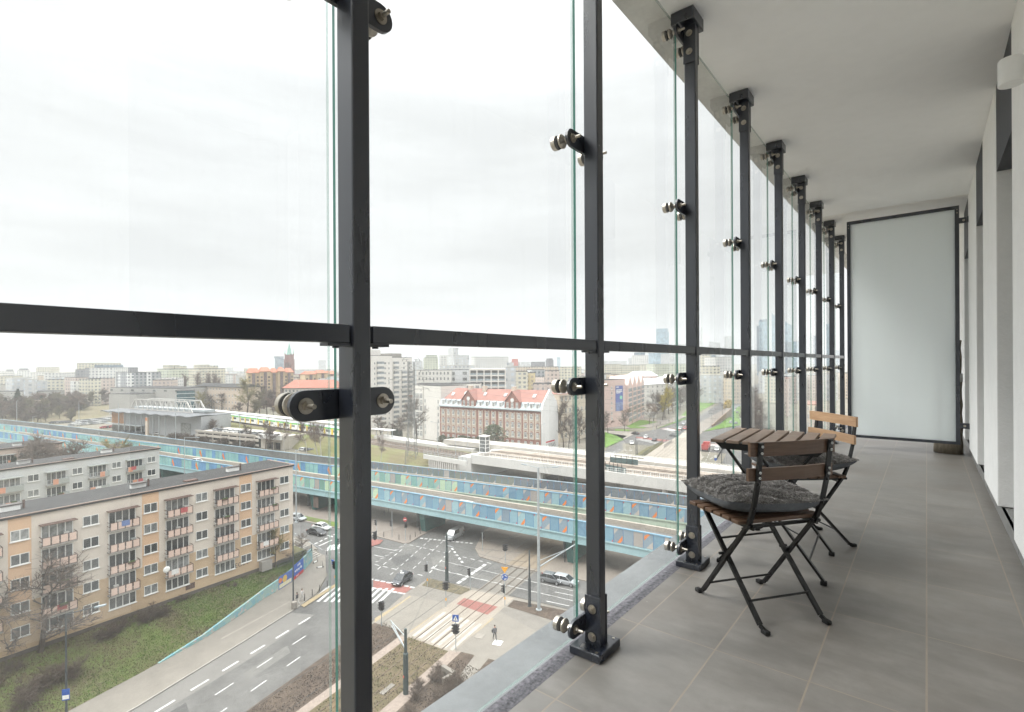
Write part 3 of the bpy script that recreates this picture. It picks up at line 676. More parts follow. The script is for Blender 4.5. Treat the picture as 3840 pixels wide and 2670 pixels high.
def dashes(a, b_, n, wd, duty=.5, z=GZ+.008):
    a = Vector((a[0], a[1], 0)); b_ = Vector((b_[0], b_[1], 0))
    for i in range(n): mark(a.lerp(b_, i/n), a.lerp(b_, (i+duty)/n), wd, z)
# south road
for y0 in (-8,): pass
dashes((-53.6,-8),(-67.3,39.2), 13, .28, .55); dashes((-50.2,-8),(-63.6,37.6), 9, .16, .42); dashes((-46.9,-8),(-59.6,34.5), 9, .16, .42)
# zebra across the south road
for k in range(11):
    a = Vector((-71.2+k*.83, 40.2+k*.58, 0)); mark((a.x, a.y), (a.x-2.6+k*.04, a.y+4.6), .48)
# red cycle crossing with white squares
sheet('bike_lane_red', [q1(0,740),q1(575,840),q1(440,940),q1(0,860)], REDP, .006)
sheet('bike_lane_red_west', [P(1280,2060),q1(10,165),q1(140,180),q1(90,235),q1(0,262),P(1280,2085)], REDP, .128)
for k in range(8): 
    a = q1(-60+83*k, 725+16.5*k); mark(a, (a[0]+.75, a[1]+.27), .42, GZ+.012); a = q1(-90+73*k, 840+13.5*k); mark(a, (a[0]+.75, a[1]+.27), .42, GZ+.012)
# lane lines in the crossing
dashes(q1(60,590), q1(440,280), 5, .18, .55); dashes(q1(240,670), q1(830,150), 9, .14, .55); dashes(q1(490,650), q1(1010,170), 8, .14, .55); dashes(q1(800,640), q1(1130,290), 5, .2, .5)
dashes(q1(20,520), q1(760,690), 6, .2, .55); dashes(q1(520,240), q1(1100,370), 6, .18, .5); dashes(q1(1160,385), q1(1740,520), 5, .2, .5); dashes(q1(670,145), q1(1440,222), 12, .55, .62)
dashes(q1(1120,290), q1(1290,520), 5, .4, .5); dashes(q1(1200,790), q1(1610,510), 7, .6, .8)
mark(q1(840,575), q3(1360,1380), .14); mark(q1(950,465), q3(1360,1210), .12); mark(q3(905,1385), q3(1300,1470), .16); mark(q3(1050,1230), q3(1360,1290), .16); dashes(q1(840,570), q3(1220,1345), 10, .2, .5); dashes(q1(1070,490), q3(900,1110), 8, .2, .5)
mark(q1(870,550), q1(835,580), .5)
for k in range(7): a = q1(30+70*k, 490-46*k+ (0)); m.poly([(q[0], q[1], GZ+.008) for q in (q1(25+68*k,487-42*k), q1(110+68*k,465-42*k), q1(35+68*k,440-42*k+38))])
mark(q1(10,265), q1(340,325), .16); mark(q1(10,385), q1(150,415), .16)
# west branch
dashes(P(1160,1985), P(1262,2018), 3, .3, .6); mark(P(1195,2048), P(1245,2025), .35); dashes(P(1180,2040), P(1268,1998), 5, .35, .6)
for k in range(6): a = P(1225+13*k, 2066-2*k); mark(a, (a[0]-2.2, a[1]+2.2), .45)
# second crossing beyond the railway
dashes((-97,190),(-93,140), 10, .2, .5); dashes((-92,190),(-88,140), 10, .2, .5); dashes(zr(90,920), zr(330,900), 6, .3, .5)
for k in range(12): a = zr(360+22*k, 790+5*k+2); mark(a, (a[0]+1.0, a[1]+4.6), .55)
for k in range(8): a = zr(620+14*k, 690+3*k); mark(a, (a[0]+.8, a[1]+6), .8)
for k in range(9): a = zt(230+38*k, 905+4*k); mark(a, (a[0]+1, a[1]+5), .6)
dashes(zt(170,1260), zt(330,930), 7, .2, .5); mark(zt(275,1180), zt(330,1150), .35); mark(zt(110,1160), zt(150,1130), .35); dashes((-66,228),(-86,310), 12, .25, .4); dashes((-104,290),(-140,450), 16, .3, .4); dashes((-109,290),(-145,450), 16, .3, .4)
tag(m.build('road_markings', PAINTW), kind='structure')
sheet('bike_lane_red_far', [zr(350,775),zr(640,815),zr(700,800),zr(370,762)], REDP, .007); sheet('bike_lane_red_far_two', [zr(600,690),zr(800,705),zr(790,690),zr(640,680)], REDP, .007); sheet('bike_lane_red_east', [zt(110,890),zt(560,905),zt(560,875),zt(110,870)], REDP, .007)
sheet('tactile_strip', [q1(370,1085),q1(520,975),q1(540,985),q1(20,1360),q1(20,1300)], PAVEY, .004, z1); sheet('tactile_strip_tram', [q1(975,1165),q1(1090,1130),q1(640,1480),q1(500,1500)], PAVEY, .006, z1); sheet('tactile_strip_east', [q1(1690,1295),q1(1720,1300),q1(1400,1560),q1(1290,1596),q1(1250,1590)], PAVEY, .006, z1)
sheet('tactile_strip_west', [P(1128,2272),P(1262,2189),P(1268,2196),P(1140,2280)], PAVEY, .004, z1)
sheet('dark_paving', [q1(480,955),q1(620,840),q1(1240,975),q1(1130,1105)], M('paving_dark', (.17,.155,.135), .9, 0, .1, .5), .003, z1)
sheet('dark_paving_east', [q3(60,1545),q3(130,1500),q3(640,1596),(-36,56),(-37,53.5)], MATS['paving_dark'], .003, z1)
# greens of the second crossing
for pts in ([zr(50,720),zr(170,760),zr(240,795),zr(50,880)], [zr(260,660),zr(400,600),zr(590,620),zr(560,640),zr(440,680),zr(300,680)], [zr(150,690),zr(300,700),zr(290,712),zr(150,708)], [zr(570,685),zr(740,620),zr(855,560),zr(855,592)], [(-117,296),(-119.5,335),(-128,380),(-145,470),(-165,470),(-128,340)], [(-88,263),(-91,300),(-116,428),(-114.5,428),(-81,302)]):
    slab('lawn', pts, M('lawn_green', (.10,.19,.025), .95, 0, .3, .2), .14)
slab('pavement_north', [zr(50,870),zr(240,790),zr(390,718),(-150,230),(-260,207),(-260,240),(-150,262),(-142,306),(-122,300),(-117,262),(-131,246),(-160,236),(-112,226),(-103,190)], PAVEL, .10)
sheet('pavement_north_walk', [(-118,262),(-116,295),(-122,332),(-126,332),(-123,296),(-124,262)], PAVEL, .15)
# planted wedge and railing by the tram reserve
slab('planted_wedge', [zr(320,972),zr(470,880),zr(620,818),zr(630,835),zr(410,985)], M('wedge_plants', (.12,.11,.05), .95, 0, .4, .5), .3)
# ---------------------------------------------------------------- the lawn bank below the apartment block
FA, FB = Vector((-78.5, 0.)), Vector((-82.8, 43.6))
low = [(-58.5,-12),(-66.2,6),(-67.9,12),(-69.8,18.5),(-72.3,25.9),(-74.7,30.9),(-77.8,36.6),(-80.5,41.8),(-83.6,46.2)]
low2 = []
for i in range(len(low)-1):
    n = 6
    for k in range(n): low2.append((low[i][0]+(low[i+1][0]-low[i][0])*k/n, low[i][1]+(low[i+1][1]-low[i][1])*k/n))
low2.append(low[-1])
def wallh(y): 
    return max(0, min(1.75, (y-18)*.07))
m = MB(); NR = 14; rows = []
rg = random.Random(4)
for j, (lx, ly) in enumerate(low2):
    t_ = (ly+12)/61.; ux_, uy_ = (-78.0 - 4.9*max(0, t_), ly*.86-1.5)
    if ly > 36: g_ = min(1, (ly-36)/10.2); ux_, uy_ = (-82.0+(-84.4+82.0)*g_, 29.5+(46.9-29.5)*g_)
    row = []
    for k in range(NR+1):
        f = k/NR; zb = GZ + .13 + wallh(ly) - .12*(wallh(ly) > 0); zt_ = -31.3
        e_ = f*f*(3-2*f)*.45 + f*.55
        z = zb + (zt_-zb)*e_ + (rg.uniform(-.07,.07) if 0 < k < NR else 0)
        row.append((lx+(ux_-lx)*f, ly+(uy_-ly)*f, z))
    rows.append(row)
vs = [p for r_ in rows for p in r_]; fs = []
for j in range(len(rows)-1):
    for k in range(NR): a = j*(NR+1)+k; fs.append((a, a+NR+1, a+NR+2, a+1))
m.add(vs, fs); tag(m.build('lawn_bank', LAWN, smooth=True), kind='structure')
m = MB(); m.poly([(-77.5,-30,-31.32),(-200,-30,-31.32),(-215,40,-31.32),(-96,46.6,-31.32),(-84.2,46.9,-31.32),(-82.9,40,-31.32)][::-1]); tag(m.build('courtyard', M('courtyard_ground', (.115,.11,.055), .95, 0, .3, .15)), kind='structure')
def bankz(x, y): return -31.3 - 2.6*max(0, min(1, (x+80)/12))
# mural retaining wall -------------------------------------------------------------
def mural():
    t = NT('mural'); co = t.coord()
    v = t.n('ShaderNodeTexVoronoi', feature='F1'); v.inputs['Scale'].default_value = 1.1; t.l(t.scale(co, (1,1,1.4)), v.inputs['Vector'])
    ring = t.math('LESS_THAN', t.math('ABSOLUTE', t.math('SUBTRACT', v.outputs['Distance'], .33)), .06)
    c = t.mix(t.ramp(t.noise(co, .5, 3), .4, .6), (.17,.34,.34), (.25,.37,.34)); c = t.mix(t.math('MULTIPLY', ring, .7), c, (.10,.30,.45))
    c = t.mix(t.math('MULTIPLY', t.ramp(t.noise(co, 1.7, 2), .58, .62), .8), c, (.45,.36,.33))
    return t.done(t.bsdf(c, .8).outputs[0])
rw = thing('retaining_wall', 'low turquoise painted retaining wall curving round the foot of the lawn', 'wall', (-75, 31, GZ))
pts = [(-70.4,20.5),(-72.3,25.9),(-74.7,30.9),(-77.8,36.6),(-78.7,39),(-80.3,42.0),(-82.0,44.4),(-84.3,47.0),(-85.8,48.6)]
hts = [.2, .6, 1.1, 1.5, 1.75, 2.0, 2.2, 2.3, 2.3]
m = MB()
for i in range(len(pts)-1):
    a, b_ = Vector((*pts[i], 0))-Vector((-75,31,0)), Vector((*pts[i+1], 0))-Vector((-75,31,0)); n = Vector(((b_-a).y, -(b_-a).x, 0)).normalized()*.14
    h0, h1 = hts[i], hts[i+1]
    v = [a-n, b_-n, b_+n, a+n, a-n+Vector((0,0,h0)), b_-n+Vector((0,0,h1)), b_+n+Vector((0,0,h1)), a+n+Vector((0,0,h0))]
    m.add(v, [(0,3,2,1),(4,5,6,7),(0,1,5,4),(1,2,6,5),(2,3,7,6),(3,0,4,7)])
m.build('wall', mural(), rw)
def banner(name, label, a, b_, z0, z1, mats, build):
    a = Vector((*a, z0)); b_ = Vector((*b_, z0)); L = (b_-a).length
    o = thing(name, label, 'banner', a, frame(a, b_)); build(o, L, z1-z0); return o
def bn1(o, L, H):
    m = MB(); m.box(0, -.03, 0, L, 0, H); m.build('sheet', SIGNB, o)
    m = MB(); m.box(0, -.034, 0, L, -.031, .5); m.build('red_band', SIGNR, o)
    text('zrób', .55, o, (L*.55, -.04, H*.80), (math.pi/2,0,0), WHITEP, 'lettering'); text('więcej dla', .62, o, (L*.5, -.04, H*.52), (math.pi/2,0,0), WHITEP, 'lettering')
    text('MAY!', .4, o, (L*.4, -.04, .26), (math.pi/2,0,0), WHITEP, 'lettering')
banner('banner', 'blue advertising banner with white writing and a red foot on the mural wall', (-80.05,42.05), (-82.2,45.05), GZ+.12, GZ+2.5, None, bn1)
def bn2(o, L, H):
    m = MB(); m.box(0, -.03, 0, L, 0, H, 0); m.box(L*.05, -.035, .1, L*.95, -.031, .7, 1); m.lathe([(-.034, 0), (-.034, .55), (-.031, .55)], org=(L*.45, 0, 1.2), ax='y', n=16, mi=2); m.lathe([(-.036, 0), (-.036, .4), (-.031, .4)], org=(L*.12, 0, 1.3), ax='y', n=14, mi=3)
    m.build('sheet', [M('poster_blue', (.06,.12,.35), .5), M('poster_cream', (.62,.58,.40), .5), M('poster_ochre', (.55,.36,.08), .5), M('poster_orange', (.6,.17,.05), .5)], o)
banner('poster', 'colourful poster beside the blue banner on the turquoise wall', (-78.55,38.95), (-79.95,41.85), GZ+.12, GZ+2.1, None, bn2)
# grass tufts and dead leaves over the bank
rg = random.Random(8); m = MB(); NB = len(rows)-1
for k in range(42000):
    j = rg.randrange(NB); f = rg.random(); g = rg.random()*NR; i = min(NR-1, int(g)); g -= i
    a, b_, c, d = (Vector(rows[j][i]), Vector(rows[j+1][i]), Vector(rows[j+1][i+1]), Vector(rows[j][i+1]))
    p = a.lerp(b_, f).lerp(d.lerp(c, f), g); pn = math.sin(p.x*.9+p.y*.5)+math.sin(p.y*.8-p.x*.3)+1.2*math.sin(p.x*.31+p.y*.17+2)+rg.gauss(0,.7) + (p.y-28)*.10
    s = rg.uniform(.05,.14); u = Vector((rg.gauss(0,1), rg.gauss(0,1), rg.uniform(.2,1.2))).normalized()*s; v = u.orthogonal().normalized()*s*.5
    m.add([p-v, p+v, p+u+Vector((0,0,.05))], [(0,1,2)], 0 if pn > .6 else 1 if pn > -.8 else 2)
o = m.build('grass_tufts', [M('tuft_green', (.085,.15,.02), .9, 0, .3, 1), M('tuft_olive', (.10,.105,.035), .9, 0, .3, 1), M('tuft_brown', (.13,.09,.06), .9, 0, .3, 1)]); tag(o, 'short patchy grass with dead leaves on the lawn bank', 'grass', kind='stuff')

for i, (pts, c_) in enumerate((([(-58.5,12),(-55.6,11.2),(-57.6,19.5),(-60.2,20)], 0), ([(-60.8,26),(-58.9,25.5),(-60.6,31.5),(-62.4,32)], 1), ([q1(240,440),q1(520,360),q1(640,440),q1(330,540)], 0), ([q1(820,420),q1(1030,400),q1(1010,560),q1(850,520)], 1), ([q1(380,250),q1(640,210),q1(600,300),q1(420,330)], 1), ([q3(300,1010),q3(760,1080),q3(700,1150),q3(250,1075)], 0), ([q1(1450,640),q1(1700,700),q1(1640,760),q1(1390,700)], 1))):
    sheet('asphalt_patch', pts, M('asphalt_patch_dark', (.075,.073,.07), .85, 0, .15, .5) if c_ == 0 else M('asphalt_patch_light', (.135,.13,.12), .85, 0, .15, .5), .002)
rg = random.Random(18); m = MB()
for k in range(15000):
    y = rg.uniform(8, 43); o = rg.choice((rg.uniform(-.9,5.4), rg.uniform(7.4,11.5), rg.uniform(-6.5,-2.4)))
    x = rx(y, o); pn = math.sin(x*1.1+y*.6)+math.sin(y*.9-x*.4)+rg.gauss(0,.9); s = rg.uniform(.05,.15)
    p = Vector((x, y, GZ+.16)); u = Vector((rg.gauss(0,1), rg.gauss(0,1), rg.uniform(.2,1))).normalized()*s; v = u.orthogonal().normalized()*s*.5
    m.add([p-v, p+v, p+u+Vector((0,0,.04))], [(0,1,2)], 0 if pn > 1.5 and -1 < o < 5.5 else 1 if pn > .1 else 2)
o = m.build('bed_litter', [M('litter_moss', (.09,.12,.03), .9, 0, .3, 1), M('litter_tan', (.16,.125,.09), .9, 0, .3, 1), M('litter_dark', (.055,.04,.032), .9, 0, .3, 1)]); tag(o, 'dry leaves and moss scattered over the tram bed and soil beds', 'leaf litter', kind='stuff')
# ================================================================ WINDOWS AND APARTMENT BLOCKS
WCACHE = {}
def win_meshes(w, h, cols=2, rows=1, sill=True, fr=.07, frm=None, arch=False):
    """Window meshes with the origin at the bottom centre on the wall face; outward is -y."""
    frm = frm or WFR; key = (round(w,2), round(h,2), cols, rows, sill, fr, frm.name, arch)
    if key in WCACHE: return WCACHE[key]
    m = MB(); x0, x1 = -w/2, w/2
    m.box(x0,-.045,0, x0+fr,-.002,h); m.box(x1-fr,-.045,0, x1,-.002,h); m.box(x0+fr,-.045,0, x1-fr,-.002,fr); m.box(x0+fr,-.045,h-fr, x1-fr,-.002,h)
    for c in range(1, cols): x = x0+w*c/cols; m.box(x-fr*.6,-.044,fr, x+fr*.6,-.003,h-fr)
    for r in range(1, rows): z = h*r/rows if rows > 2 else h*.68; m.box(x0+fr,-.043,z-fr*.5, x1-fr,-.004,z+fr*.5)
    if arch: m.lathe([(-.09, 0), (-.09, w*.62), (-.002, w*.62)], org=(0,0,h-.08), ax='y', n=14)
    f = m.mesh('window', frm)
    m = MB(); m.quad((x0+fr*.5,-.02,fr*.5),(x1-fr*.5,-.02,fr*.5),(x1-fr*.5,-.02,h-fr*.5),(x0+fr*.5,-.02,h-fr*.5)); p = m.mesh('pane', WIN)
    s = None
    if sill: m = MB(); m.box(x0-.08,-.13,-.10, x1+.08,-.001,-.001); s = m.mesh('sill', frm)
    m = MB(); 
    WCACHE[key] = (f, p, s); return WCACHE[key]
def window(par, x, z, w, h, cols=2, rows=1, sill=True, y=0, fr=.07, frm=None, rotz=0, name='window'):
    f, p, s = win_meshes(w, h, cols, rows, sill, fr, frm)
    o = link(f, name, par, (x, y, z)); o.rotation_euler = (0, 0, rotz)
    link(p, 'pane', o)
    if s: link(s, 'sill', o)
    return o
SM = {}
def win1(w, h, cols, rows, fr=.08, frm=None, sill=True):
    """The same window as a single mesh (frame, pane and sill) for buildings further off."""
    frm = frm or WFR; key = (round(w,2), round(h,2), cols, rows, fr, frm.name, sill)
    if key in SM: return SM[key]
    m = MB(); x0, x1 = -w/2, w/2
    m.box(x0,-.06,0, x0+fr,-.002,h); m.box(x1-fr,-.06,0, x1,-.002,h); m.box(x0+fr,-.06,0, x1-fr,-.002,fr); m.box(x0+fr,-.06,h-fr, x1-fr,-.002,h)
    for c in range(1, cols): x = x0+w*c/cols; m.box(x-fr*.6,-.058,fr, x+fr*.6,-.003,h-fr)
    for r in range(1, rows): z = h*r/rows if rows != 2 else h*.66; m.box(x0+fr,-.056,z-fr*.5, x1-fr,-.004,z+fr*.5)
    if sill: m.box(x0-.1,-.15,-.12, x1+.1,-.001,-.001)
    m.quad((x0+fr*.5,-.025,fr*.5),(x1-fr*.5,-.025,fr*.5),(x1-fr*.5,-.025,h-fr*.5),(x0+fr*.5,-.025,h-fr*.5), 1)
    SM[key] = m.mesh('window', [frm, WIN]); return SM[key]
BROWN = M('balcony_brown', (.105,.062,.048), .7, 0, .15, 4)
PINKP = M('balcony_pink', (.62,.46,.385), .7, 0, .08, 4)
GREYP = M('balcony_grey', (.33,.345,.325), .8, 0, .1, 3)
SALM = M('balcony_salmon', (.60,.285,.185), .7, 0, .08, 3)
def balcony_meshes(style, w, var):
    key = ('balc', style, var)
    if key in SM: return SM[key]
    d = .95
    m = MB(); m.box(-w/2,-d,-.16, w/2,-.002,0); slab_ = m.mesh('slab', CONC)
    m = MB()
    fr = BROWN if style == 'brown' else GALV
    m.box(-w/2,-d,.98, w/2,-d+.05,1.03); m.box(-w/2,-d,.06, w/2,-d+.05,.10)
    for i in range(5): x = -w/2 + (w-.06)*i/4; m.box(x,-d-.005,0.001, x+.06,-d+.055,.979)
    for s in (-w/2, w/2-.05): m.box(s,-d+.051,.98, s+.05,-.003,1.03); m.box(s,-d+.051,.5, s+.05,-.003,.54)
    rail = m.mesh('railing', fr)
    pan = []
    for i in range(4):
        x = -w/2 + .06 + (w-.06)*i/4; m = MB(); m.box(x+.05,-d-.02,.10, x+(w-.06)/4-.11,-d-.006,.96) if style == 'brown' else m.box(x-.03,-d-.02,.04, x+(w-.06)/4-.03,-d-.006,1.0)
        mt = PINKP if style == 'brown' else (SALM if i == var else GREYP)
        if style != 'brown' and i < var: continue
        pan.append(m.mesh('railing_panel', mt))
    m = MB(); m.box(-w/2-.05,-d-.05,2.36, w/2+.05,-.004,2.44); vis = m.mesh('canopy', BROWN if style == 'brown' else GREYP)
    SM[key] = (slab_, rail, pan, vis); return SM[key]
def apartment(name, label, p0, p1, zroof, zbase, depth, wallm, style, bandm=None, lowm=None, group=None, zlow=None, sats=()):
    p0 = Vector((*p0, zbase)); L = math.hypot(p1[0]-p0.x, p1[1]-p0.y); H = zroof - zbase
    b = thing(name, label, 'apartment block', p0, frame(p0, p1), group)
    m = MB(); m.box(0,0,0, L,depth,H-.25); m.build('wall', wallm, b)
    m = MB(); m.box(-.15,-.18,H-.249, L+.15,depth+.18,H, 0); m.box(-.2,-.24,H+.001, L+.2,-.12,H+.10, 1); m.box(L+.02,-.12,H+.001, L+.2,depth,H+.10, 1)
    roof = m.build('roof', [ROOFG, M('roof_edge', (.36,.27,.23), .7)], b)
    if lowm:
        m = MB(); m.box(.0,-.022,0.5, L-.001,-.001,zlow); m.build('painted_band', lowm, b)
    m = MB(); m.box(-.02,-.05,0, L+.02,-.0015,.48); m.build('plinth', M('plinth_dark', (.11,.095,.08), .9), b)
    x = L - 1.6; k = 0; cols = []
    while x > -1:
        cols.append((x, k)); x -= 6.46; k += 1
    for x, k in cols:
        if bandm and k % 2 == 1:
            m = MB(); m.box(x-.98,-.012,(zlow or 0)+.01, x+.98,-.002,H-.27); m.build('painted_band', bandm, b)
        for f in range(5):
            zt = H - 1.62 - 2.72*f
            if zt-1.25 < .3: continue
            if x > 1: window(b, x, zt-1.22, 1.6, 1.22, 2, 1, y=-.023)
            xb = x - 3.2
            if xb < 1: continue
            zf = zt - 2.35
            if f < 4:
                w_ = window(b, xb, zf+.10, 2.95, 2.12, 4, 1, sill=False, y=-.023, fr=.09, name='balcony_window')
                slab_, rail, pan, vis = balcony_meshes(style, 3.25, (k*2+f) % 3)
                bo = link(slab_, 'balcony', b, (xb, -.024, zf)); link(rail, 'railing', bo)
                for q in pan: link(q, 'railing_panel', bo)
                cr_ = random.Random(k*31+f*7+(1 if style == 'brown' else 2))
                if cr_.random() < .4: m = MB(); xx = cr_.uniform(-1.3,.6); m.box(xx,-1.16,.80,xx+.8,-.98,.98,0); m.box(xx+.05,-1.14,.98,xx+.75,-1.0,1.14,1); m.build('flower_box', [BROWN, M('box_plants', (.08,.12,.04), .9, 0, .4, 8)], bo)
                if cr_.random() < .3: m = MB(); xx = cr_.uniform(-1.3,.9); m.box(xx,-.5,.01,xx+.5,-.15,1.1); m.build('cabinet', CONCW if cr_.random() < .5 else GREYP, bo)
                if cr_.random() < .22: m = MB(); xx = cr_.uniform(-1.2,.4); m.box(xx,-.99,.35,xx+.9,-.975,1.04); m.build('laundry', [M('laundry_red', (.42,.10,.10), .9), M('laundry_blue', (.10,.16,.34), .9), M('laundry_white', (.66,.65,.63), .9)][cr_.randrange(3)], bo)
                if f == 0: link(vis, 'canopy', b, (xb, -.024, zf))
            else:
                window(b, xb, zf+.75, 2.95, 1.5, 4, 1, y=-.023, fr=.09)
    x = L - 9; j = 0
    while x > 1:
        m = MB(); m.box(x,3.2+.2*(j % 2),H+.001, x+1.7,4.0,H+.55, 0); m.box(x-.1,3.1,H+.62, x+1.8,4.1,H+.72, 1)
        for q in range(4): m.box(x+.1+.4*q,3.45,H+.55, x+.25+.4*q,3.6,H+.62, 1)
        m.build('chimney', [WHITEP, M('vent_cap', (.10,.09,.085), .8)], roof)
        m = MB(); m.box(x+1.95,3.4,H+.001, x+2.13,3.58,H+1.0); m.build('flue', BROWN, roof)
        x -= 12.9; j += 1
    m = MB(); m.box(L-16,1.2,H+.001, L-14.4,2.2,H+.18); m.build('roof_hatch', BROWN, roof)
    return b, L, H
CREAM = M('facade_cream', (.60,.535,.465), .9, 0, .05, .25)
PEACH = M('facade_peach', (.60,.405,.265), .9, 0, .05, .3)
TAN = M('facade_tan', (.49,.36,.235), .9, 0, .07, .25)
GREYW = M('facade_grey', (.50,.50,.49), .9, 0, .05, .25)
BROWNW = M('facade_brown', (.45,.35,.29), .9, 0, .06, .3)
blk, L1, H1 = apartment('apartment_block', 'cream five storey apartment block with pink panelled balconies and tan lower floors, nearest the street', (-78.05,-4.7), (-82.8,43.6), -15.6, -31.4, 7.6, CREAM, 'brown', PEACH, TAN, None, 5.9)
text('VEGEV', .95, blk, (L1-9.0, -.028, 2.0), (math.pi/2, 0, 0), M('graffiti_black', (.03,.03,.035), .8), 'graffiti', .002)
m = MB(); m.lathe([(-.18, 0), (-.16, .25), (-.08, .42), (-.1, .43), (-.185, .25)], ax='y', n=16); o = m.build('satellite_dish', WHITEP, blk); o.location = (L1-19.6, -1.15, 5.1)
m = MB(); m.box(L1-16.7,-.06,.9, L1-15.5,-.024,1.7); m.build('vent_grille', BROWN, blk)
m = MB(); m.box(L1-6.0,-.9,0, L1-4.3,-.05,1.5); m.build('entry_box', CONC, blk)
apartment('apartment_block', 'light grey apartment block with salmon panels on its balconies, in the second row', (-119.1,-6), (-128,37.7), -16.5, -31.3, 7.2, GREYW, 'grey')
apartment('apartment_block', 'low brownish pink apartment block at the far left behind the grey one', (-176.5,-6), (-183,31.2), -19.6, -31.3, 12, BROWNW, 'grey', None)
# roof clutter of the third block
m = MB(); m.lathe([(-.25, 0), (-.2, .7), (-.05, 1.1), (-.08, 1.12), (-.26, .7)], ax='y', n=18); m.cyl((0,0,-1.4),(0,0,0),.06)
o = m.build('satellite_dish', WHITEP); o.location = (-176.7, 14.6, -18.2); o.rotation_euler = (0,0,rad(80)); tag(o, 'large white satellite dish on the roof of the brownish block', 'satellite dish')
m = MB(); m.box(-.9,-.9,0,.9,.9,2.6); o = m.build('brick_chimney', M('chimney_brick', (.42,.19,.11), .9, 0, .2, 2)); o.location = (-176.3, 11.6, -19.6); tag(o, 'orange brick chimney at the left edge, on the brownish block roof', 'chimney')
# ================================================================ FLYOVERS
def catmull(pts, step):
    P_ = [Vector((*p, 0)) for p in pts]; out = []
    for i in range(len(P_)-1):
        a, b, c, d = P_[max(0,i-1)], P_[i], P_[i+1], P_[min(len(P_)-1,i+2)]; n = max(2, int((c-b).length/1.))
        for k in range(n):
            t_ = k/n; out.append(.5*((2*b)+(c-a)*t_+(2*a-5*b+4*c-d)*t_*t_+(3*b-a-3*c+d)*t_**3))
    out.append(P_[-1]); res = [out[0]]; acc = 0
    for a, b in zip(out[:-1], out[1:]):
        l = (b-a).length; 
        while acc + l >= step:
            t_ = (step-acc)/l; a = a.lerp(b, t_); res.append(a.copy()); l = (b-a).length; acc = 0
        acc += l
    return res
A_ = [(-310,29),(-217,46.6),(-180,52.7),(-143,59.7),(-120.6,63.7),(-94.8,68.5),(-66.8,72.6),(-45.5,75.5),(-30.2,77),(-5,78.5),(40,80)]
B_ = [(-345,34),(-246,52.6),(-206,60.2),(-172,67.4),(-139,73.0),(-109,79.0),(-79,85),(-54,90.2),(-37,93.2),(-10,97),(40,102)]
C_ = [(-370,38.2),(-272,57.8),(-190,72.3),(-150,79.6),(-119,86),(-87,92.7),(-59.5,98.8),(-40,102.3),(-10,106),(40,111)]
PITCH = 1.68
ZB, ZT = -28.4, -25.85
PANB = Mobj('panel_paint', .55, 0, 0, .38, .12, .8)
PORA = M('panel_orange', (.75,.22,.05), .6, 0, .1); PBEI = M('panel_beige', (.46,.42,.38), .7, 0, .06); PRED = M('panel_red', (.55,.07,.08), .6); PBLU = M('panel_post_blue', (.06,.20,.40), .5); PDRK = M('panel_dark', (.10,.11,.12), .7)
PW, PH = PITCH, ZT-ZB-.14
def panel_mesh(kind, side):
    m = MB(); y = -.07 if side < 0 else .07
    m.box(.07,-.05,.05, PW-.02,.05,PH, 0); m.box(0,-.075,.0, .068,.075,PH+.02, 1)
    def tri(pts, mi, both=True):
        for yy in ((-.055, .055) if both else (y,)): 
            q = [(p[0]*PW, yy, p[1]*PH) for p in pts]; m.add(q, [tuple(range(len(q)))], mi)
    if kind == 1: tri([(.08,.70),(.08,.98),(.55,.98)], 2) if False else tri([(.10,.52),(.10,.80),(.42,.98),(.70,.98)], 2); tri([(.30,.03),(.95,.52),(.95,.03)], 3)
    if kind == 2: tri([(.06,.82),(.06,.98),(.24,.98)], 4); tri([(.8,.03),(.97,.2),(.97,.03)], 4)
    if kind == 3: tri([(.06,.55),(.06,.98),(.55,.98)], 3); tri([(.40,.03),(.95,.55),(.95,.22),(.72,.03)], 2)
    if kind == 5: tri([(.1,.62),(.1,.98),(.35,.98),(.98,.10),(.98,.03),(.65,.03)], 2)
    if kind == 7: tri([(.30,.03),(.95,.52),(.95,.03)], 3); tri([(.06,.70),(.06,.98),(.30,.98)], 5)
    if kind == 6: tri([(.55,.98),(.95,.98),(.5,.3)], 5)
    return m.mesh('barrier_panel', [PANB, PBLU, PORA, PBEI, PRED, M('panel_orange_worn', (.40,.17,.09), .8, 0, .2)])
PANM = {(k, s): panel_mesh(k, s) for k in range(8) for s in (-1,)}
PALG = [(.18,.42,.42), (.13,.36,.35), (.30,.50,.44), (.45,.60,.42), (.10,.30,.27), (.12,.38,.40), (.27,.48,.50)]
PALB = [(.10,.28,.50), (.07,.24,.46), (.16,.36,.55), (.14,.22,.36), (.09,.30,.52), (.22,.42,.58), (.18,.27,.42)]
def colour_at(i, grey, shift):
    ph = math.sin((i+shift)*.085)+.5*math.sin((i+shift)*.21+1)
    pal = PALG if ph > .15 else PALB
    c = pal[((i+shift)//3*5 + (i+shift) % 2) % 7]
    if grey: c = tuple(q*.16+.125*w_ for q, w_ in zip(c, (1.0,.98,.90)))
    else: c = (c[0]*1.02, c[1]*1.10, c[2]*.90); g_ = sum(c)/3; c = tuple(q*.80+g_*.25+.055 for q in c)
    return (*c, 1)
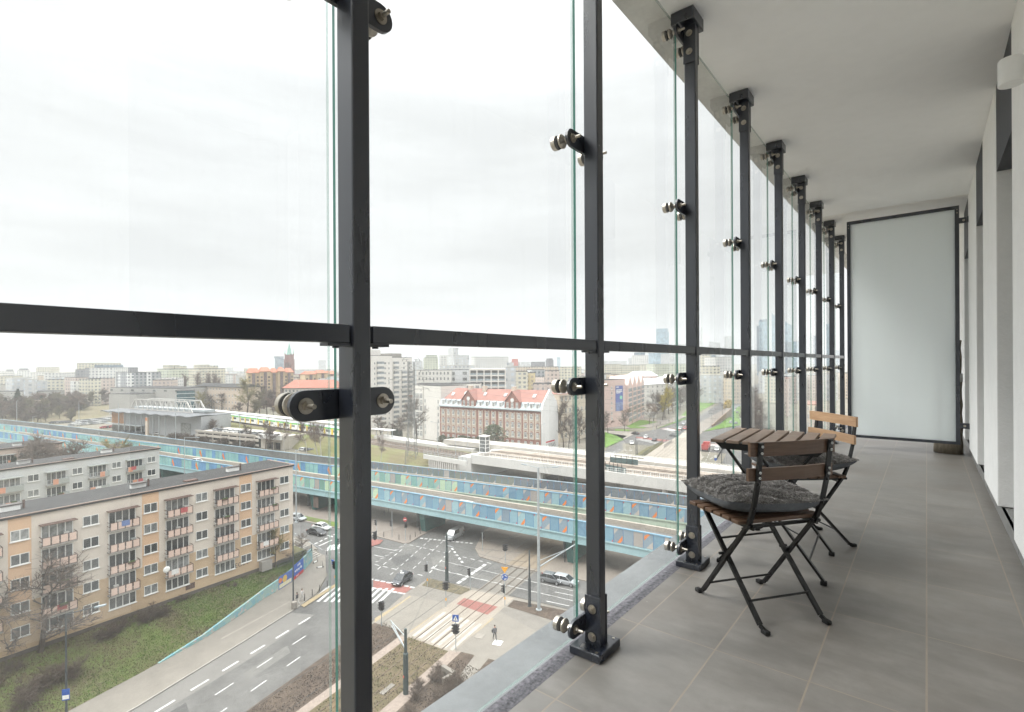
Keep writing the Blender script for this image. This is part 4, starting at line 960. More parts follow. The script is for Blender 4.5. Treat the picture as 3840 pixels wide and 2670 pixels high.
def barrier(label, pts, grey, shift, xmin=-150):
    path = catmull(pts, PITCH); b = thing('noise_barrier', label, 'noise barrier', (path[0].x, path[0].y, ZB), 0, None)
    o0 = path[0]; n = 0; far = MB(); rest = []
    for i in range(len(path)-1):
        p, q = path[i], path[i+1]; mid = (p+q)/2
        ii = len(path)-i
        kind = (0,1,2,0,3,2,0,1,0,2,3)[(ii+shift) % 11] if (ii+shift) % 23 else 4
        me = PANM[((7 if grey and kind in (1,3) else 6 if grey and kind == 5 else kind), -1)] if kind != 4 else PANM[(0, -1)]
        col = colour_at(ii, grey, shift) if kind != 4 else (.42,.38,.345,1)
        rest.append((mid.length, p, q, me, col))
    rest.sort(key=lambda r: r[0])
    for j, (d, p, q, me, col) in enumerate(rest):
        if j < 98:
            o = link(me, 'barrier_panel', b, p-o0); o.rotation_euler = (0, 0, math.atan2(q.y-p.y, q.x-p.x)); o.color = col
        else:
            a = Vector((p.x-o0.x, p.y-o0.y, 0)); c = Vector((q.x-o0.x, q.y-o0.y, 0)); u = Vector((0,0,PH)); mi = 0 if not grey else 1
            mi = 2 if grey else (0 if col[2] < col[1]*1.25 else 1)
            n_ = Vector(((q-p).y, -(q-p).x, 0)).normalized()*.05
            far.add([a+n_, c+n_, c+n_+u, a+n_+u, a-n_, c-n_, c-n_+u, a-n_+u], [(0,1,2,3),(5,4,7,6),(3,2,6,7)], mi); far.add([a+n_*1.6, a+n_*1.6+(c-a).normalized()*.1, a+n_*1.6+(c-a).normalized()*.1+u, a+n_*1.6+u], [(0,1,2,3)], 3 if not grey else 2)
            if j % 7 == 0 and not grey:
                dd = c-a; far.add([a+n_*1.4+dd*.1+u*.5, a+n_*1.4+dd*.6, a+n_*1.4+dd*.95+u*.05, a+n_*1.4+dd*.35+u*.95], [(0,1,2,3)], 4)
    if far.f: f = far.build('barrier_panel_run', [M('far_panel_green', (.25,.46,.44), .6, 0, .2, .3), M('far_panel_blue', (.14,.30,.50), .6, 0, .2, .3), M('far_panel_grey', (.17,.17,.16), .7, 0, .2, .3), PBLU, PORA], b); f['kind'] = 'stuff'
    m = MB()
    for p, q in zip(path[:-1:2], path[2::2]): m.bar(p-o0+Vector((0,0,PH+.10)), q-o0+Vector((0,0,PH+.10)), .26, .20)
    m.build('top_rail', M('top_rail_blue', (.20,.36,.48), .5, 0, .15, .6) if not grey else M('top_rail_worn', (.30,.38,.43), .6, 0, .2, .5), b)
    return path
pa = barrier('long blue and green noise barrier with orange stripes along the front of the nearer flyover', A_, False, 0)
pb = barrier('blue and turquoise noise barrier along the near side of the farther flyover', B_, False, 5)
pc = barrier('dull grey striped noise barrier along the far side of the farther flyover', C_, True, 9)
def offs(path, d):
    out = []
    for i in range(len(path)):
        a, b = path[max(0,i-1)], path[min(len(path)-1,i+1)]; t_ = (b-a).normalized(); out.append(path[i] + Vector((-t_.y, t_.x, 0))*d)
    return out
def ribbon(m, l, r, z, mi=0, st=4):
    idx = list(range(0, len(l), st)); 
    if idx[-1] != len(l)-1: idx.append(len(l)-1)
    for i, j in zip(idx[:-1], idx[1:]): m.quad((r[i].x,r[i].y,z),(r[j].x,r[j].y,z),(l[j].x,l[j].y,z),(l[i].x,l[i].y,z), mi)
def strip(m, l, z0, z1, mi=0, st=4):
    idx = list(range(0, len(l), st))
    if idx[-1] != len(l)-1: idx.append(len(l)-1)
    for i, j in zip(idx[:-1], idx[1:]): m.quad((l[i].x,l[i].y,z0),(l[j].x,l[j].y,z0),(l[j].x,l[j].y,z1),(l[i].x,l[i].y,z1), mi)
def solid(m, l, r, z0, z1, mi=0, st=4):
    ribbon(m, l, r, z1, mi, st); ribbon(m, r, l, z0, mi, st); strip(m, r, z0, z1, mi, st); strip(m, l[::-1], z0, z1, mi, st)
GIRB = M('girder_blue', (.32,.48,.51), .55, 0, .10, .25)
GIRG = M('girder_green', (.46,.55,.44), .6, 0, .12, .25)
PIERG = M('pier_teal', (.045,.135,.125), .6, 0, .2, .4)
DECKC = M('deck_kerb', (.36,.32,.27), .9, 0, .12, .3)
def flyover(label, path, width, gir, n_inner, back):
    b = thing('flyover', label, 'flyover', (path[0].x, path[0].y, GZ)); o0 = Vector((path[0].x, path[0].y, GZ))
    L_ = [p-Vector((o0.x,o0.y,0)) for p in path]
    R0 = offs(L_, -.25); Rw = offs(L_, width)
    m = MB(); solid(m, offs(L_, width-.1), offs(L_, .15), 4.9, 5.35); m.build('road_deck', ASPHL, b)
    m = MB(); solid(m, offs(L_, .45), offs(L_, .20), 5.355, 6.05); m.build('parapet', DECKC, b)
    m = MB(); solid(m, offs(L_, width), offs(L_, width-.5), 5.36, 6.2 if back else 5.75); m.build('parapet', DECKC, b)
    m = MB(); solid(m, offs(L_, .6), offs(L_, -.05), 4.1, 5.34); solid(m, offs(L_, .2), offs(L_, -.22), 5.355, 5.58)
    lp = offs(L_, -.06)
    for i in range(0, len(lp), 1):
        m.box(lp[i].x-.02, lp[i].y-.05, 4.12, lp[i].x+.02, lp[i].y+.02, 4.62)
    m.build('girder', gir, b)
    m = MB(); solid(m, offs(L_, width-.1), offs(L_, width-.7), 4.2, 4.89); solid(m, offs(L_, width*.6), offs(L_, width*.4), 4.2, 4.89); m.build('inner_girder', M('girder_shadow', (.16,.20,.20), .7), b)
    return b, o0, L_
fly1, fo1, fl1 = flyover('nearer road flyover with a pale blue girder on dark green piers', pa, 10.2, GIRB, 2, True)
fly2, fo2, fl2 = flyover('farther road flyover with a pale green girder behind the first one', pb, 9.0, GIRG, 2, True)
def near(path, x): return min(range(len(path)), key=lambda i: abs(path[i].x-x))
def pier(par, o0, path, x, w, h=4.1):
    i = near(path, x); p, q = path[i], path[i+1]; a = math.atan2(q.y-p.y, q.x-p.x)
    m = MB(); b0, b1 = .55, .75
    v = [(-b0,1.2,0),(b0,1.2,0),(b0,w-1.4,0),(-b0,w-1.4,0),(-b1,.4,h),(b1,.4,h),(b1,w-.6,h),(-b1,w-.6,h)]
    m.add(v, [(0,3,2,1),(4,5,6,7),(0,1,5,4),(1,2,6,5),(2,3,7,6),(3,0,4,7)])
    o = m.build('pier', PIERG, par); o.location = (p.x-o0.x, p.y-o0.y, .0); o.rotation_euler = (0,0,a)
    m = MB(); m.box(-b1-.04,-.1,1.2,-b1+.12,.5,h); m.cyl((-.95,.9,.05),(-.95,.9,h-.3),.09,.09,8); m.build('drain_pipe', M('drain_dark', (.04,.045,.045), .6), o)
for x in (-48.5, -82, -114.5, -147, -180, -212): pier(fly1, fo1, pa, x, 9)
for x in (-57, -92, -124, -158, -192): pier(fly2, fo2, pb, x, 8.5)
m = MB(); i0 = near(pa, -113.5); p = pa[i0]; q = pa[i0+1]; a = math.atan2(q.y-p.y, q.x-p.x)
m.box(-.95,.55,1.0,.75,.60,3.6); o = m.build('pier_mural', M('pier_mural', (.045,.03,.025), .8, 0, .5, 2, col2=(.16,.12,.10))); o.location = (p.x+.1, p.y-.18, GZ); o.rotation_euler = (0,0,a)
o.parent = fly1; o.location = (p.x-fo1.x+.1, p.y-fo1.y-.18, 0)
# ================================================================ RAILWAY VIADUCT AND EMBANKMENT
VW = M('viaduct_white', (.56,.55,.525), .8, 0, .08, .25)
vd = thing('railway_viaduct', 'white concrete railway viaduct crossing behind the two flyovers', 'viaduct', (-107.5,113.8,GZ), 0)
def vp(x, y): return (x+107.5, y-113.8)
m = MB(); pts = [vp(-108,113.4), vp(-30,119.5), vp(40,124), vp(40,139), vp(-30,134), vp(-108,129)]; m.prism(pts, 5.9, 7.2); m.build('deck', VW, vd)
m = MB(); m.prism([vp(-108,112.9), vp(-30,119.0), vp(40,123.5), vp(40,123.95), vp(-30,119.45), vp(-108,113.35)], 4.9, 7.5); m.build('edge_girder', VW, vd)
m = MB(); m.prism([vp(-112.5,112.4), vp(-107.6,112.8), vp(-107.6,130), vp(-112.5,130)], 0, 6.6); m.build('abutment', VW, vd)
m = MB(); m.prism([vp(-124,108.2), vp(-105.2,108.4), vp(-105.2,108.9), vp(-124,108.7)], 5.2, 6.5); m.build('walkway_beam', VW, vd)
m = MB(); m.prism([vp(-122,108.9), vp(-110,109.4), vp(-110,110), vp(-122,110)], 0, 5.9, 0)
for k in range(14): x = -121.5+k*.86; m.prism([vp(x,108.2+.02*k), vp(x+.4,108.2+.02*k), vp(x+.4,108.9), vp(x,108.9)], .0, 5.15, 0)
m.build('ribbed_wall', CONCW, vd)
for x, y in ((-84,115.4),(-66,116.8),(-49,118.2),(-30,119.6)):
    for dy in (.5, 11):
        m = MB(); m.box(-.55,-.55,0,.55,.55,4.88); o = m.build('column', VW, vd); o.location = (x+107.5, y-113.8+dy, 0)
def railing(name, label, pts, h, step, mt, cat='railing', mesh=True, top=True, group=None, fine=None):
    o0 = Vector(pts[0]); r_ = thing(name, label, cat, o0, 0, group); m = MB()
    for a, b in zip(pts[:-1], pts[1:]):
        a, b = Vector(a)-o0, Vector(b)-o0; n = max(1, int((b-a).length/step))
        for zz in ((h, h*.5, .12) if top else (h,)): m.bar(a+Vector((0,0,zz)), b+Vector((0,0,zz)), .06, .06)
        if fine:
            k = max(1, int((b-a).length/fine))
            for i in range(k): p = a.lerp(b, i/k); m.bar(p+Vector((0,0,.1)), p+Vector((0,0,h)), .035, .035)
    m.build('rails', mt, r_)
    m = MB()
    for a, b in zip(pts[:-1], pts[1:]):
        a, b = Vector(a)-o0, Vector(b)-o0; n = max(1, int((b-a).length/step))
        for i in range(n+1): p = a.lerp(b, i/n); m.box(p.x-.05,p.y-.05,p.z, p.x+.05,p.y+.05,p.z+h+.03)
    m.build('posts', mt, r_); return r_
zd = GZ+7.2
railing('railing', 'long white railing along the near edge of the viaduct deck', [(-107.5,113.15,zd+.3),(-30,119.2,zd+.3),(40,123.7,zd+.3)], 1.1, 2.2, WHITEP, fine=.55)
railing('railing', 'white railing along the far edge of the viaduct platform', [(-108,131.5,zd+.8),(-30,136.5,zd+.8),(40,141,zd+.8)], 1.1, 2.2, WHITEP, fine=.7)
railing('railing', 'white mesh railing on the ribbed retaining wall before the embankment', [(-124,108.4,GZ+6.5),(-105.3,108.6,GZ+6.5)], 1.2, 1.6, GALV, fine=.4)
slabm = MB(); slabm.prism([(-135,127.4),(-108,129.4),(-30,134.4),(40,139),(40,146),(-30,141),(-108,136.2),(-133,134)], GZ+6.4, GZ+8.0); tag(slabm.build('station_platform', M('platform_slab', (.43,.40,.36), .85, 0, .1, .3)), 'long pale concrete station platform on the viaduct', 'platform')
sheet('viaduct_trackbed', [vp2 for vp2 in ((-107.5,114.0),(-30,120.2),(40,124.6),(40,138.6),(-30,133.6),(-107.5,128.6))], M('viaduct_track', (.30,.25,.205), .95, 0, .2, .4), 7.22, GZ)
# tracks, ballast and embankment
EMB = M('embankment_grass', (.10,.115,.035), .95, 0, .4, .12, col2=(.135,.10,.06), bump=.6, bdist=.15)
m = MB(); top = [(-345,111),(-300,113.5),(-250,113),(-200,115.5),(-157,113),(-124,110.2),(-112.5,112)]; foot = [(-352,104),(-300,106),(-250,108.5),(-200,108.5),(-157,104),(-126,103.5),(-113,112)]
for i in range(len(top)-1):
    a, b, c, d = foot[i], foot[i+1], top[i+1], top[i]
    for k in range(5):
        f0, f1 = k/5, (k+1)/5
        def q(u, v, f): z = GZ+.1+ (4.9)*f; return (u[0]+(v[0]-u[0])*f, u[1]+(v[1]-u[1])*f, z)
        m.quad(q(a,d,f0), q(b,c,f0), q(b,c,f1), q(a,d,f1))
m.poly([(x, y, GZ+5.0) for x, y in top] + [(-112.5,131,GZ+5.0),(-200,133,GZ+5.0),(-300,131,GZ+5.0),(-345,129,GZ+5.0)])
tag(m.build('embankment', EMB, smooth=False), kind='structure')
BALL = M('ballast', (.155,.125,.105), .95, 0, .25, 2)
sheet('ballast_bed', [(-345,115),(-300,116.5),(-250,115.6),(-200,117.5),(-157,115.6),(-124,115.5),(-112.6,115.5),(-112.6,125),(-157,125),(-200,127),(-250,126),(-345,126)], BALL, 5.05, GZ)
m = MB()
for y0 in (117.2, 122.0):
    for off in (-.75, .75): m.bar((-200,y0+off+1.9,GZ+5.28), (-157,y0+off,GZ+5.28), .12, .16); m.bar((-157,y0+off,GZ+5.28), (-112,y0+off+.3,GZ+5.28), .12, .16); m.bar((-112,y0+off+.3,zd+.2), (40,y0+off+11,zd+.2), .12, .14)
tag(m.build('railway_rails', RAILM), kind='structure')
m = MB()
for k in range(130):
    x = -190+k*.6
    for y0 in (117.2, 122.0): yy = y0 + (1.9*(-157-x)/43 if x < -157 else 0); m.box(x,yy-1.3,GZ+5.12, x+.26,yy+1.3,GZ+5.2)
tag(m.build('sleepers', M('sleeper', (.33,.27,.22), .9)), kind='structure')
m = MB(); m.prism([(-175,126.5),(-157,125.6),(-133,126),(-120,127),(-120,130.5),(-157,131),(-175,132)], GZ+5, GZ+6.0); tag(m.build('side_platform', CONCW), 'pale side platform beside the railway tracks', 'platform')
railing('railing', 'dark post fence between the two railway tracks', [(-157,119.7,GZ+5.1),(-118,119.9,GZ+5.1)], 1.3, 1.5, M('fence_dark', (.10,.10,.10), .6), top=False)
sh = thing('platform_shelter', 'small white roofed platform shelter beside the tracks', 'shelter', P(1430,1640,-28)+Vector((0,2,0)), rad(4))
m = MB(); m.box(-7,-1.6,2.7,4.5,1.6,2.95); m.build('roof', WHITEP, sh)
for x in (-5.5,-2,1.5,4):
    m = MB(); m.box(x-.1,-.1,0,x+.1,.1,2.69); m.build('post', GALV, sh)
kp = P(1817,1697,GZ+8.0)
ks = thing('lift_tower', 'white framed glass lift tower on the viaduct platform', 'lift tower', kp, rad(5))
m = MB(); m.box(-1.25,-1.1,.001,1.25,1.1,.3)
for x in (-1.2,1.05):
    for y in (-1.05,.9): m.box(x,y,.3,x+.15,y+.15,5.0)
for z in (1.5,2.6,3.7,4.8): m.box(-1.2,-1.06,z,1.2,-.92,z+.14); m.box(1.08,-1.05,z,1.21,1.05,z+.14)
m.build('frame', WHITEP, ks)
m = MB(); m.box(-1.1,-.95,.31,1.1,.95,4.79); m.build('glass_cabin', WIN, ks)
m = MB(); m.box(-1.4,-1.25,5.001,1.4,1.25,5.2); m.build('roof', WHITEP, ks)
# ================================================================ BUILDINGS OF THE MIDDLE DISTANCE
def hz(x): return YP - RHO*(x-CX)
def pl(x, d): v = D(x, hz(x), d); return (v.x, v.y)
def zt_(x, y, d): return EYE - (y-hz(x))*d/F_
BRICK = M('brick_red', (.27,.125,.095), .9, 0, .14, .5)
BRICKB = M('render_beige', (.52,.44,.36), .9, 0, .08, .4)
ZINC = M('zinc_grey', (.38,.42,.43), .5, .2, .12, .4)
REDR = M('roof_red_faded', (.315,.155,.125), .85, 0, .12, .3)
GW = M('gable_white', (.70,.69,.675), .9, 0, .04, .3)
b0, b1 = (-168.6,157.0), (-116.4,162.4)
L = math.hypot(b1[0]-b0[0], b1[1]-b0[1])
br = thing('tenement', 'long red brick tenement with two gables, dormers and a faded red roof beyond the viaduct', 'tenement', (*b0, -34), frame(b0, b1))
HE = 16.7; HM = 19.6; HR = 24.3; DP = 12.5
m = MB(); m.box(0,0,0,L-.5,DP,HE); m.build('wall', BRICK, br)
m = MB()
m.add([(0,-.5,HE+.01),(L-.5,-.5,HE+.01),(L-.5,1.0,HM),(0,1.0,HM),(0,DP+.5,HE+.01),(L-.5,DP+.5,HE+.01),(L-.5,DP-1,HM),(0,DP-1,HM)], [(0,1,2,3),(5,4,7,6),(0,3,7,4)])
m.box(-.1,-.65,HE-.35,L-.5,-.002,HE-.001); m.build('mansard', ZINC, br)
m = MB(); m.add([(1.2,1.0,HM+.01),(L-.5,1.0,HM+.01),(L-.5,6.2,HR),(4.5,6.2,HR),(1.2,DP-1,HM+.01),(L-.5,DP-1,HM+.01)], [(0,1,2,3),(5,4,3,2),(0,3,4)]); rf = m.build('roof', REDR, br)
for x in (13.2, 21, 36):
    m = MB(); m.box(x-.9,4.6,HR-2.8,x+.9,6.0,HR+1.2); m.build('chimney', BRICKB, rf)
for x, z in ((5.2, HM+1.6), (12.0, HM+2.2), (22.5, HM+2.0), (33.0, HM+1.9), (47.0, HM+1.9)):
    m = MB(); y = 1.0+(z-HM)*1.106; m.add([(x-.6,y-.35,z-.1),(x+.6,y-.35,z-.1),(x+.6,y+.9,z+1.25),(x-.6,y+.9,z+1.25),(x-.6,y-.35,z+.35),(x+.6,y-.35,z+.35)], [(0,1,5,4),(4,5,2,3),(0,4,3),(1,2,5)]); m.build('skylight', GW, rf)
m = MB(); m.prism([(L-.499,-.3),(L+.1,-.3),(L+.1,DP+.3),(L-.499,DP+.3)], 0, HE+.2)
m.add([(L-.49,-.3,HE+.2),(L-.49,DP+.3,HE+.2),(L-.49,DP-1,HM+.3),(L-.49,6.2,HR+.5),(L-.49,1.0,HM+.3),(L+.1,-.3,HE+.2),(L+.1,DP+.3,HE+.2),(L+.1,DP-1,HM+.3),(L+.1,6.2,HR+.5),(L+.1,1.0,HM+.3)], [(0,1,2,3,4),(9,8,7,6,5),(0,4,9,5),(4,3,8,9),(3,2,7,8),(2,1,6,7)])
m.build('gable_wall', GW, br)
o = text('URBAS', 2.6, br, (L+.13, 2.6, 2.3), (math.pi/2,0,math.pi/2), M('graffiti_grey', (.20,.20,.21), .8), 'graffiti', .02, 'LEFT')
m = MB(); m.box(L+.11,2.4,3.7,L+.125,9.6,4.3); m.build('graffiti', M('graffiti_red', (.50,.06,.07), .8), br)
PX = [827,871,914,957,1000,1045,1088,1145,1200,1256,1317,1375,1420,1473,1530,1580,1632]
def along(px):   # position on the facade of a sighting in the reading frame of the tenement
    r = ray(1300+px*.4386, 1560); n = (-(b1[1]-b0[1]), b1[0]-b0[0]); t_ = (n[0]*b0[0]+n[1]*b0[1])/(n[0]*r.x+n[1]*r.y)
    return math.hypot(r.x*t_-b0[0], r.y*t_-b0[1])
wt = win1(1.15, 2.15, 2, 2, .12); wg = win1(1.6, 2.5, 3, 2, .14); wd_ = win1(1.0, 1.7, 2, 1, .13)
m = MB()
hood = MB(); hood.lathe([(-.10, 0), (-.10, .82), (-.003, .82)], org=(0,0,1.75), ax='y', n=14); hood = hood.mesh('window_hood', M('hood_brick', (.24,.10,.075), .9))
for i, px in enumerate(PX):
    x = along(px)
    bm_ = MB(); bm_.box(x-1.2,-.05,5.0,x+1.2,-.003,HE-1.2); bm_.build('rendered_panel', BRICKB, br)
    for k in range(4):
        z = HE-3.75-3.62*k
        if z < 1: continue
        link(hood, 'window_hood', br, (x,-.055,z)); link(wt, 'window', br, (x, -.16, z))
    link(wg, 'window', br, (x, -.06, .6))
    if i not in (4,5,6,11,12,13):
        d_ = thing('dormer', None, None, (x, -.1, HE+.5)); d_.parent = br
        m = MB(); m.box(-.75,.0,0,.75,1.6,1.9,0); m.add([(-.95,-.2,1.95),(.95,-.2,1.95),(.95,1.6,2.6),(-.95,1.6,2.6)], [(0,1,2,3)], 1); m.build('dormer_body', [GW, ZINC], d_)
        link(wd_, 'window', d_, (0,-.02,.12))
for c in (5, 12):
    x = along(PX[c]); h_ = 3.9
    m = MB(); P5 = [(x-h_,-.3),(x+h_,-.3)]
    v = [(x-h_,-.32,HE-.35),(x+h_,-.32,HE-.35),(x+h_-.3,-.32,HM),(x,-.32,HM+4.2),(x-h_+.3,-.32,HM)]
    m.add(v+[(p[0],3.5,p[2]) for p in v], [(0,1,2,3,4),(0,5,6,1),(1,6,7,2),(4,9,5,0)], 0); m.add([(x,-.62,HM+4.45),(x+h_-.1,-.62,HM-.05),(x+h_-.1,5,HM-.05),(x,5.8,HM+4.45),(x-h_+.1,-.62,HM-.05),(x-h_+.1,5,HM-.05)], [(0,1,2,3),(4,0,3,5)], 1)
    m.build('gable', [BRICK, REDR], br)
    for dx in (-2.3, 0, 2.3): link(wt, 'window', br, (x+dx,-.38,HE+.5))
    m = MB(); m.lathe([(-.1,0),(-.1,.85),(.0,.85)], org=(x,-.34,HM+.7), ax='y', n=16); m.build('arched_window', GW, br)
# building helpers -----------------------------------------------------------------
def block(name, label, cat, p0, p1, z0, z1, depth, mt, roofm=None, group=None, parapet=.5, pieces=()):
    b = thing(name, label, cat, (*p0, z0), frame(p0, p1), group); L = math.hypot(p1[0]-p0[0], p1[1]-p0[1]); H = z1-z0
    m = MB(); m.box(0,0,0,L,depth,H); m.build('wall', mt, b)
    m = MB(); m.box(.001,.001,H+.002,L-.001,depth-.001,H+.25); r_ = m.build('roof', roofm or ROOFG, b)
    for (x0,y0,x1,y1,h) in pieces: m = MB(); m.box(x0*L,y0*depth,H+.251,x1*L,y1*depth,H+.25+h); m.build('roof_house', mt if h > 2.5 else CONC, b)
    return b, L, H
def grid(b, L, H, cols, rows, w, h, cw=2, rw=1, x0=1.5, z0=2.0, frm=None, cap=98, y=-.01, fr=.08, zs=None, side=None, skip=None):
    me = win1(w, h, cw, rw, fr, frm); n = 0; rest = MB()
    src_v = [tuple(v.co) for v in me.vertices]; src_f = [(tuple(p.vertices), p.material_index) for p in me.polygons]
    cells = [(c, r) for r in range(rows) for c in range(cols) if not (skip and skip(c, r))]
    for c, r in cells:
        x = x0 + (L-2*x0)*c/max(1, cols-1); z = z0 + (H-z0-h-.8)*r/max(1, rows-1)
        if n < cap: link(me, 'window', b, (x, y, z)); n += 1
        else:
            o = len(rest.v); rest.v += [(v[0]+x, v[1]+y, v[2]+z) for v in src_v]
            for f, mi in src_f: rest.f.append(tuple(i+o for i in f)); rest.m.append(mi)
    if rest.f: q = rest.build('window_rows', [frm or WFR, WIN], b); q['kind'] = 'stuff'
# the white high-rise right of the widest post
HW = M('highrise_white', (.68,.645,.60), .9, 0, .05, .12)
BALG = M('balcony_glazing', (.27,.29,.30), .25, 0, .3, .6)
p0, p1 = pl(1345, 268), pl(1470, 287)
hb, L, H = block('high_rise', 'tall white apartment high-rise with rows of glazed balconies right of the widest post', 'apartment block', p0, p1, -34, zt_(1400, 1334, 276), 14, HW, pieces=((.35,.2,.75,.8,3.0),(.42,.3,.55,.6,6.5)))
for r in range(14):
    z = 1.6+2.78*r
    if z > H-2.3: continue
    for x in (.46, .90): link(win1(.9,1.3,2,1), 'window', hb, (x*L, -.01, z))
    for x in (.62, ):
        m = MB(); m.box(-2.3,-.9,-.9,2.3,-.004,.25,0); m.box(-2.25,-.85,.251,2.25,-.004,1.6,1); o = m.build('balcony', [HW, BALG], hb); o.location = (x*L, 0, z)
    for x in (.20, .78): link(win1(1.4,1.3,2,1), 'window', hb, (x*L, -.01, z))
p0, p1 = pl(1471, 288), pl(1545, 300)
hb, L, H = block('high_rise', 'lower white wing of the high-rise with wide glazed balconies beside the pylon', 'apartment block', p0, p1, -34, zt_(1500, 1341, 290), 14, HW, pieces=((0,.1,.55,.8,2.2),))
for r in range(13):
    z = 1.6+2.78*r
    if z > H-2.3: continue
    if r < 2:
        for x in (.2,.55,.85): link(win1(1.6,1.4,3,1), 'window', hb, (x*L, -.01, z)); continue
    for x in (.17, .58, .88):
        if r > 10 and x > .5: link(win1(1.2,1.3,2,1), 'window', hb, (x*L, -.01, z)); continue
        m = MB(); m.box(-1.75,-.9,-.9,1.75,-.004,.25,0); m.box(-1.7,-.85,.251,1.7,-.004,1.6,1); o = m.build('balcony', [HW, BALG if not (r == 5 and x > .8) else M('balcony_red', (.45,.15,.07), .5)], hb); o.location = (x*L, 0, z)
# modern white office with glazed bays, left of the tenement
WO = M('office_white', (.66,.63,.585), .9, 0, .05, .15)
p0, p1 = pl(1546, 246), pl(1652, 232)
ob, L, H = block('office_building', 'white modern building with tall glazed bays between the pylon and the brick tenement', 'office building', p0, p1, -34, zt_(1600, 1447, 238), 16, WO)
for i, x in enumerate((2.0, 4.6, 7.2)):
    for r in range(7): link(win1(2.2,2.5,3,2,.13), 'window', ob, (x, -.5 if i else -.01, 1.2+2.95*r))
m = MB(); m.box(3.3,-.49,0,8.5,-.002,H-.2); m.build('bay', WO, ob)
for r in range(6): link(win1(1.0,1.9,2,1,.12), 'window', ob, (L-1.8, -.01, 2.2+2.95*r))
for r in range(6): link(win1(1.0,1.9,2,1,.12), 'window', ob, (9.7, -.01, 2.2+2.95*r))
p0, p1 = pl(1560, 262), pl(1800, 262)
ob, L, H = block('office_building', 'long white flat roofed office wing rising behind the brick tenement roof', 'office building', p0, p1, -34, zt_(1680, 1440, 262), 14, WO); grid(ob, L, H, 12, 7, 1.8, 1.7, 3, 1)
p0, p1 = pl(1562, 285), pl(1690, 285)
ob, L, H = block('office_building', 'white upper storey with small paired windows behind the pylon', 'office building', p0, p1, -34, zt_(1620, 1389, 285), 14, WO); grid(ob, L, H, 9, 10, .9, 1.7, 2, 1, cap=60)
p0, p1 = pl(1668, 292), pl(1772, 292)
ob, L, H = block('office_building', 'blank pale grey office volume with one tall window group, behind the tenement', 'office building', p0, p1, -34, zt_(1720, 1388, 292), 12, M('office_greywhite', (.60,.60,.60), .9, 0, .04, .1)); grid(ob, L, H, 2, 9, 2.6, 2.0, 4, 1, x0=L*.28)
p0, p1 = pl(1762, 276), pl(1895, 276)
ob, L, H = block('apartment_building', 'pale building with a white grid of deep loggias behind the tenement roof', 'apartment building', p0, p1, -34, zt_(1830, 1384, 276), 14, M('loggia_dark', (.25,.255,.25), .8, 0, .2, .5), roofm=WO)
for i in range(6):
    x = L*i/5; m = MB(); m.box(x-.35,-1.5,0,x+.35,-.002,H); m.build('column', WO, ob)
for r in range(9):
    m = MB(); m.box(0,-1.45,H-3.1*r-.7,L,-.003,H-3.1*r); m.build('floor_slab', WO, ob)
    for i in range(5):
        m = MB(); m.box(L*i/5+.36,-1.4,H-3.1*r-3.09,L*(i+1)/5-.36,-1.3,H-3.1*r-2.1); m.build('railing', M('glass_rail', (.33,.38,.40), .2, 0, .2, .5), ob)
# pylon -----------------------------------------------------------------------------
LAT = M('lattice_steel', (.20,.205,.20), .6, .3, .15, 1)
py_ = thing('pylon', 'tall grey lattice electricity pylon with three pairs of arms beside the railway', 'pylon', (-131.5, 109.8, -34), rad(38))
m = MB(); Hp = 37.2
def wid(z): return 2.0-1.05*min(1, z/16) if z < 16 else .95
lv = [0,3.2,6.4,9.4,12.2,14.8]+[16+1.05*k for k in range(20)]
for a, b_ in zip(lv[:-1], lv[1:]):
    wa, wb = wid(a), wid(b_); ca = [(-wa,-wa,a),(wa,-wa,a),(wa,wa,a),(-wa,wa,a)]; cb = [(-wb,-wb,b_),(wb,-wb,b_),(wb,wb,b_),(-wb,wb,b_)]
    for i in range(4):
        j = (i+1) % 4; m.bar(ca[i], cb[i], .15, .15); m.bar(ca[i], cb[j], .07, .07); m.bar(ca[j], cb[i], .07, .07); m.bar(cb[i], cb[j], .07, .07)
m.build('mast', LAT, py_)
for z, w_ in ((36.6, 2.8), (33.1, 5.6), (29.9, 7.4), (26.9, 5.8)):
    for s in (-1, 1):
        m = MB(); m.bar((s*.95,0,z),(s*w_,0,z+.1),.13,.13); m.bar((s*.95,0,z+1.6),(s*w_,0,z+.1),.09,.09); m.bar((s*.95,-.9,z),(s*w_,0,z+.1),.09,.09); m.bar((s*.95,.9,z),(s*w_,0,z+.1),.09,.09)
        for q in (.55, 1.0): m.cyl((s*w_*q,-.25,z),(s*w_*q,.25,z-.55),.10,.10,6)
        m.bar((s*w_*.55,-1.2,z-.6),(s*w_*.55,1.2,z-.6),.09,.09); m.build('arm', LAT, py_)
m = MB(); m.box(-3,-3,.001,3,3,1.5); 
wm_ = MB()
ang = rad(38)
for z, w_ in ((33.1, 5.6), (29.9, 7.4), (26.9, 5.8)):
    for s in (-1, 1):
        c0 = Vector((-131.5+math.cos(ang)*s*w_, 109.8+math.sin(ang)*s*w_, -34+z-.6))
        for tgt in (Vector((60, 120, 2)), ):
            prev = c0
            for k in range(1, 15): t_ = k/14; q = c0.lerp(Vector((60+s*w_*.3, 126+s*w_*.8, -34+z)), t_); q.z -= 9*4*t_*(1-t_)*.25*2; wm_.cyl(prev, q, .022, .022, 3, 0, False); prev = q
wo_ = wm_.build('power_lines', LAT, py_); wo_.matrix_parent_inverse = (Matrix.Translation((-131.5,109.8,-34)) @ Matrix.Rotation(ang, 4, 'Z')).inverted()
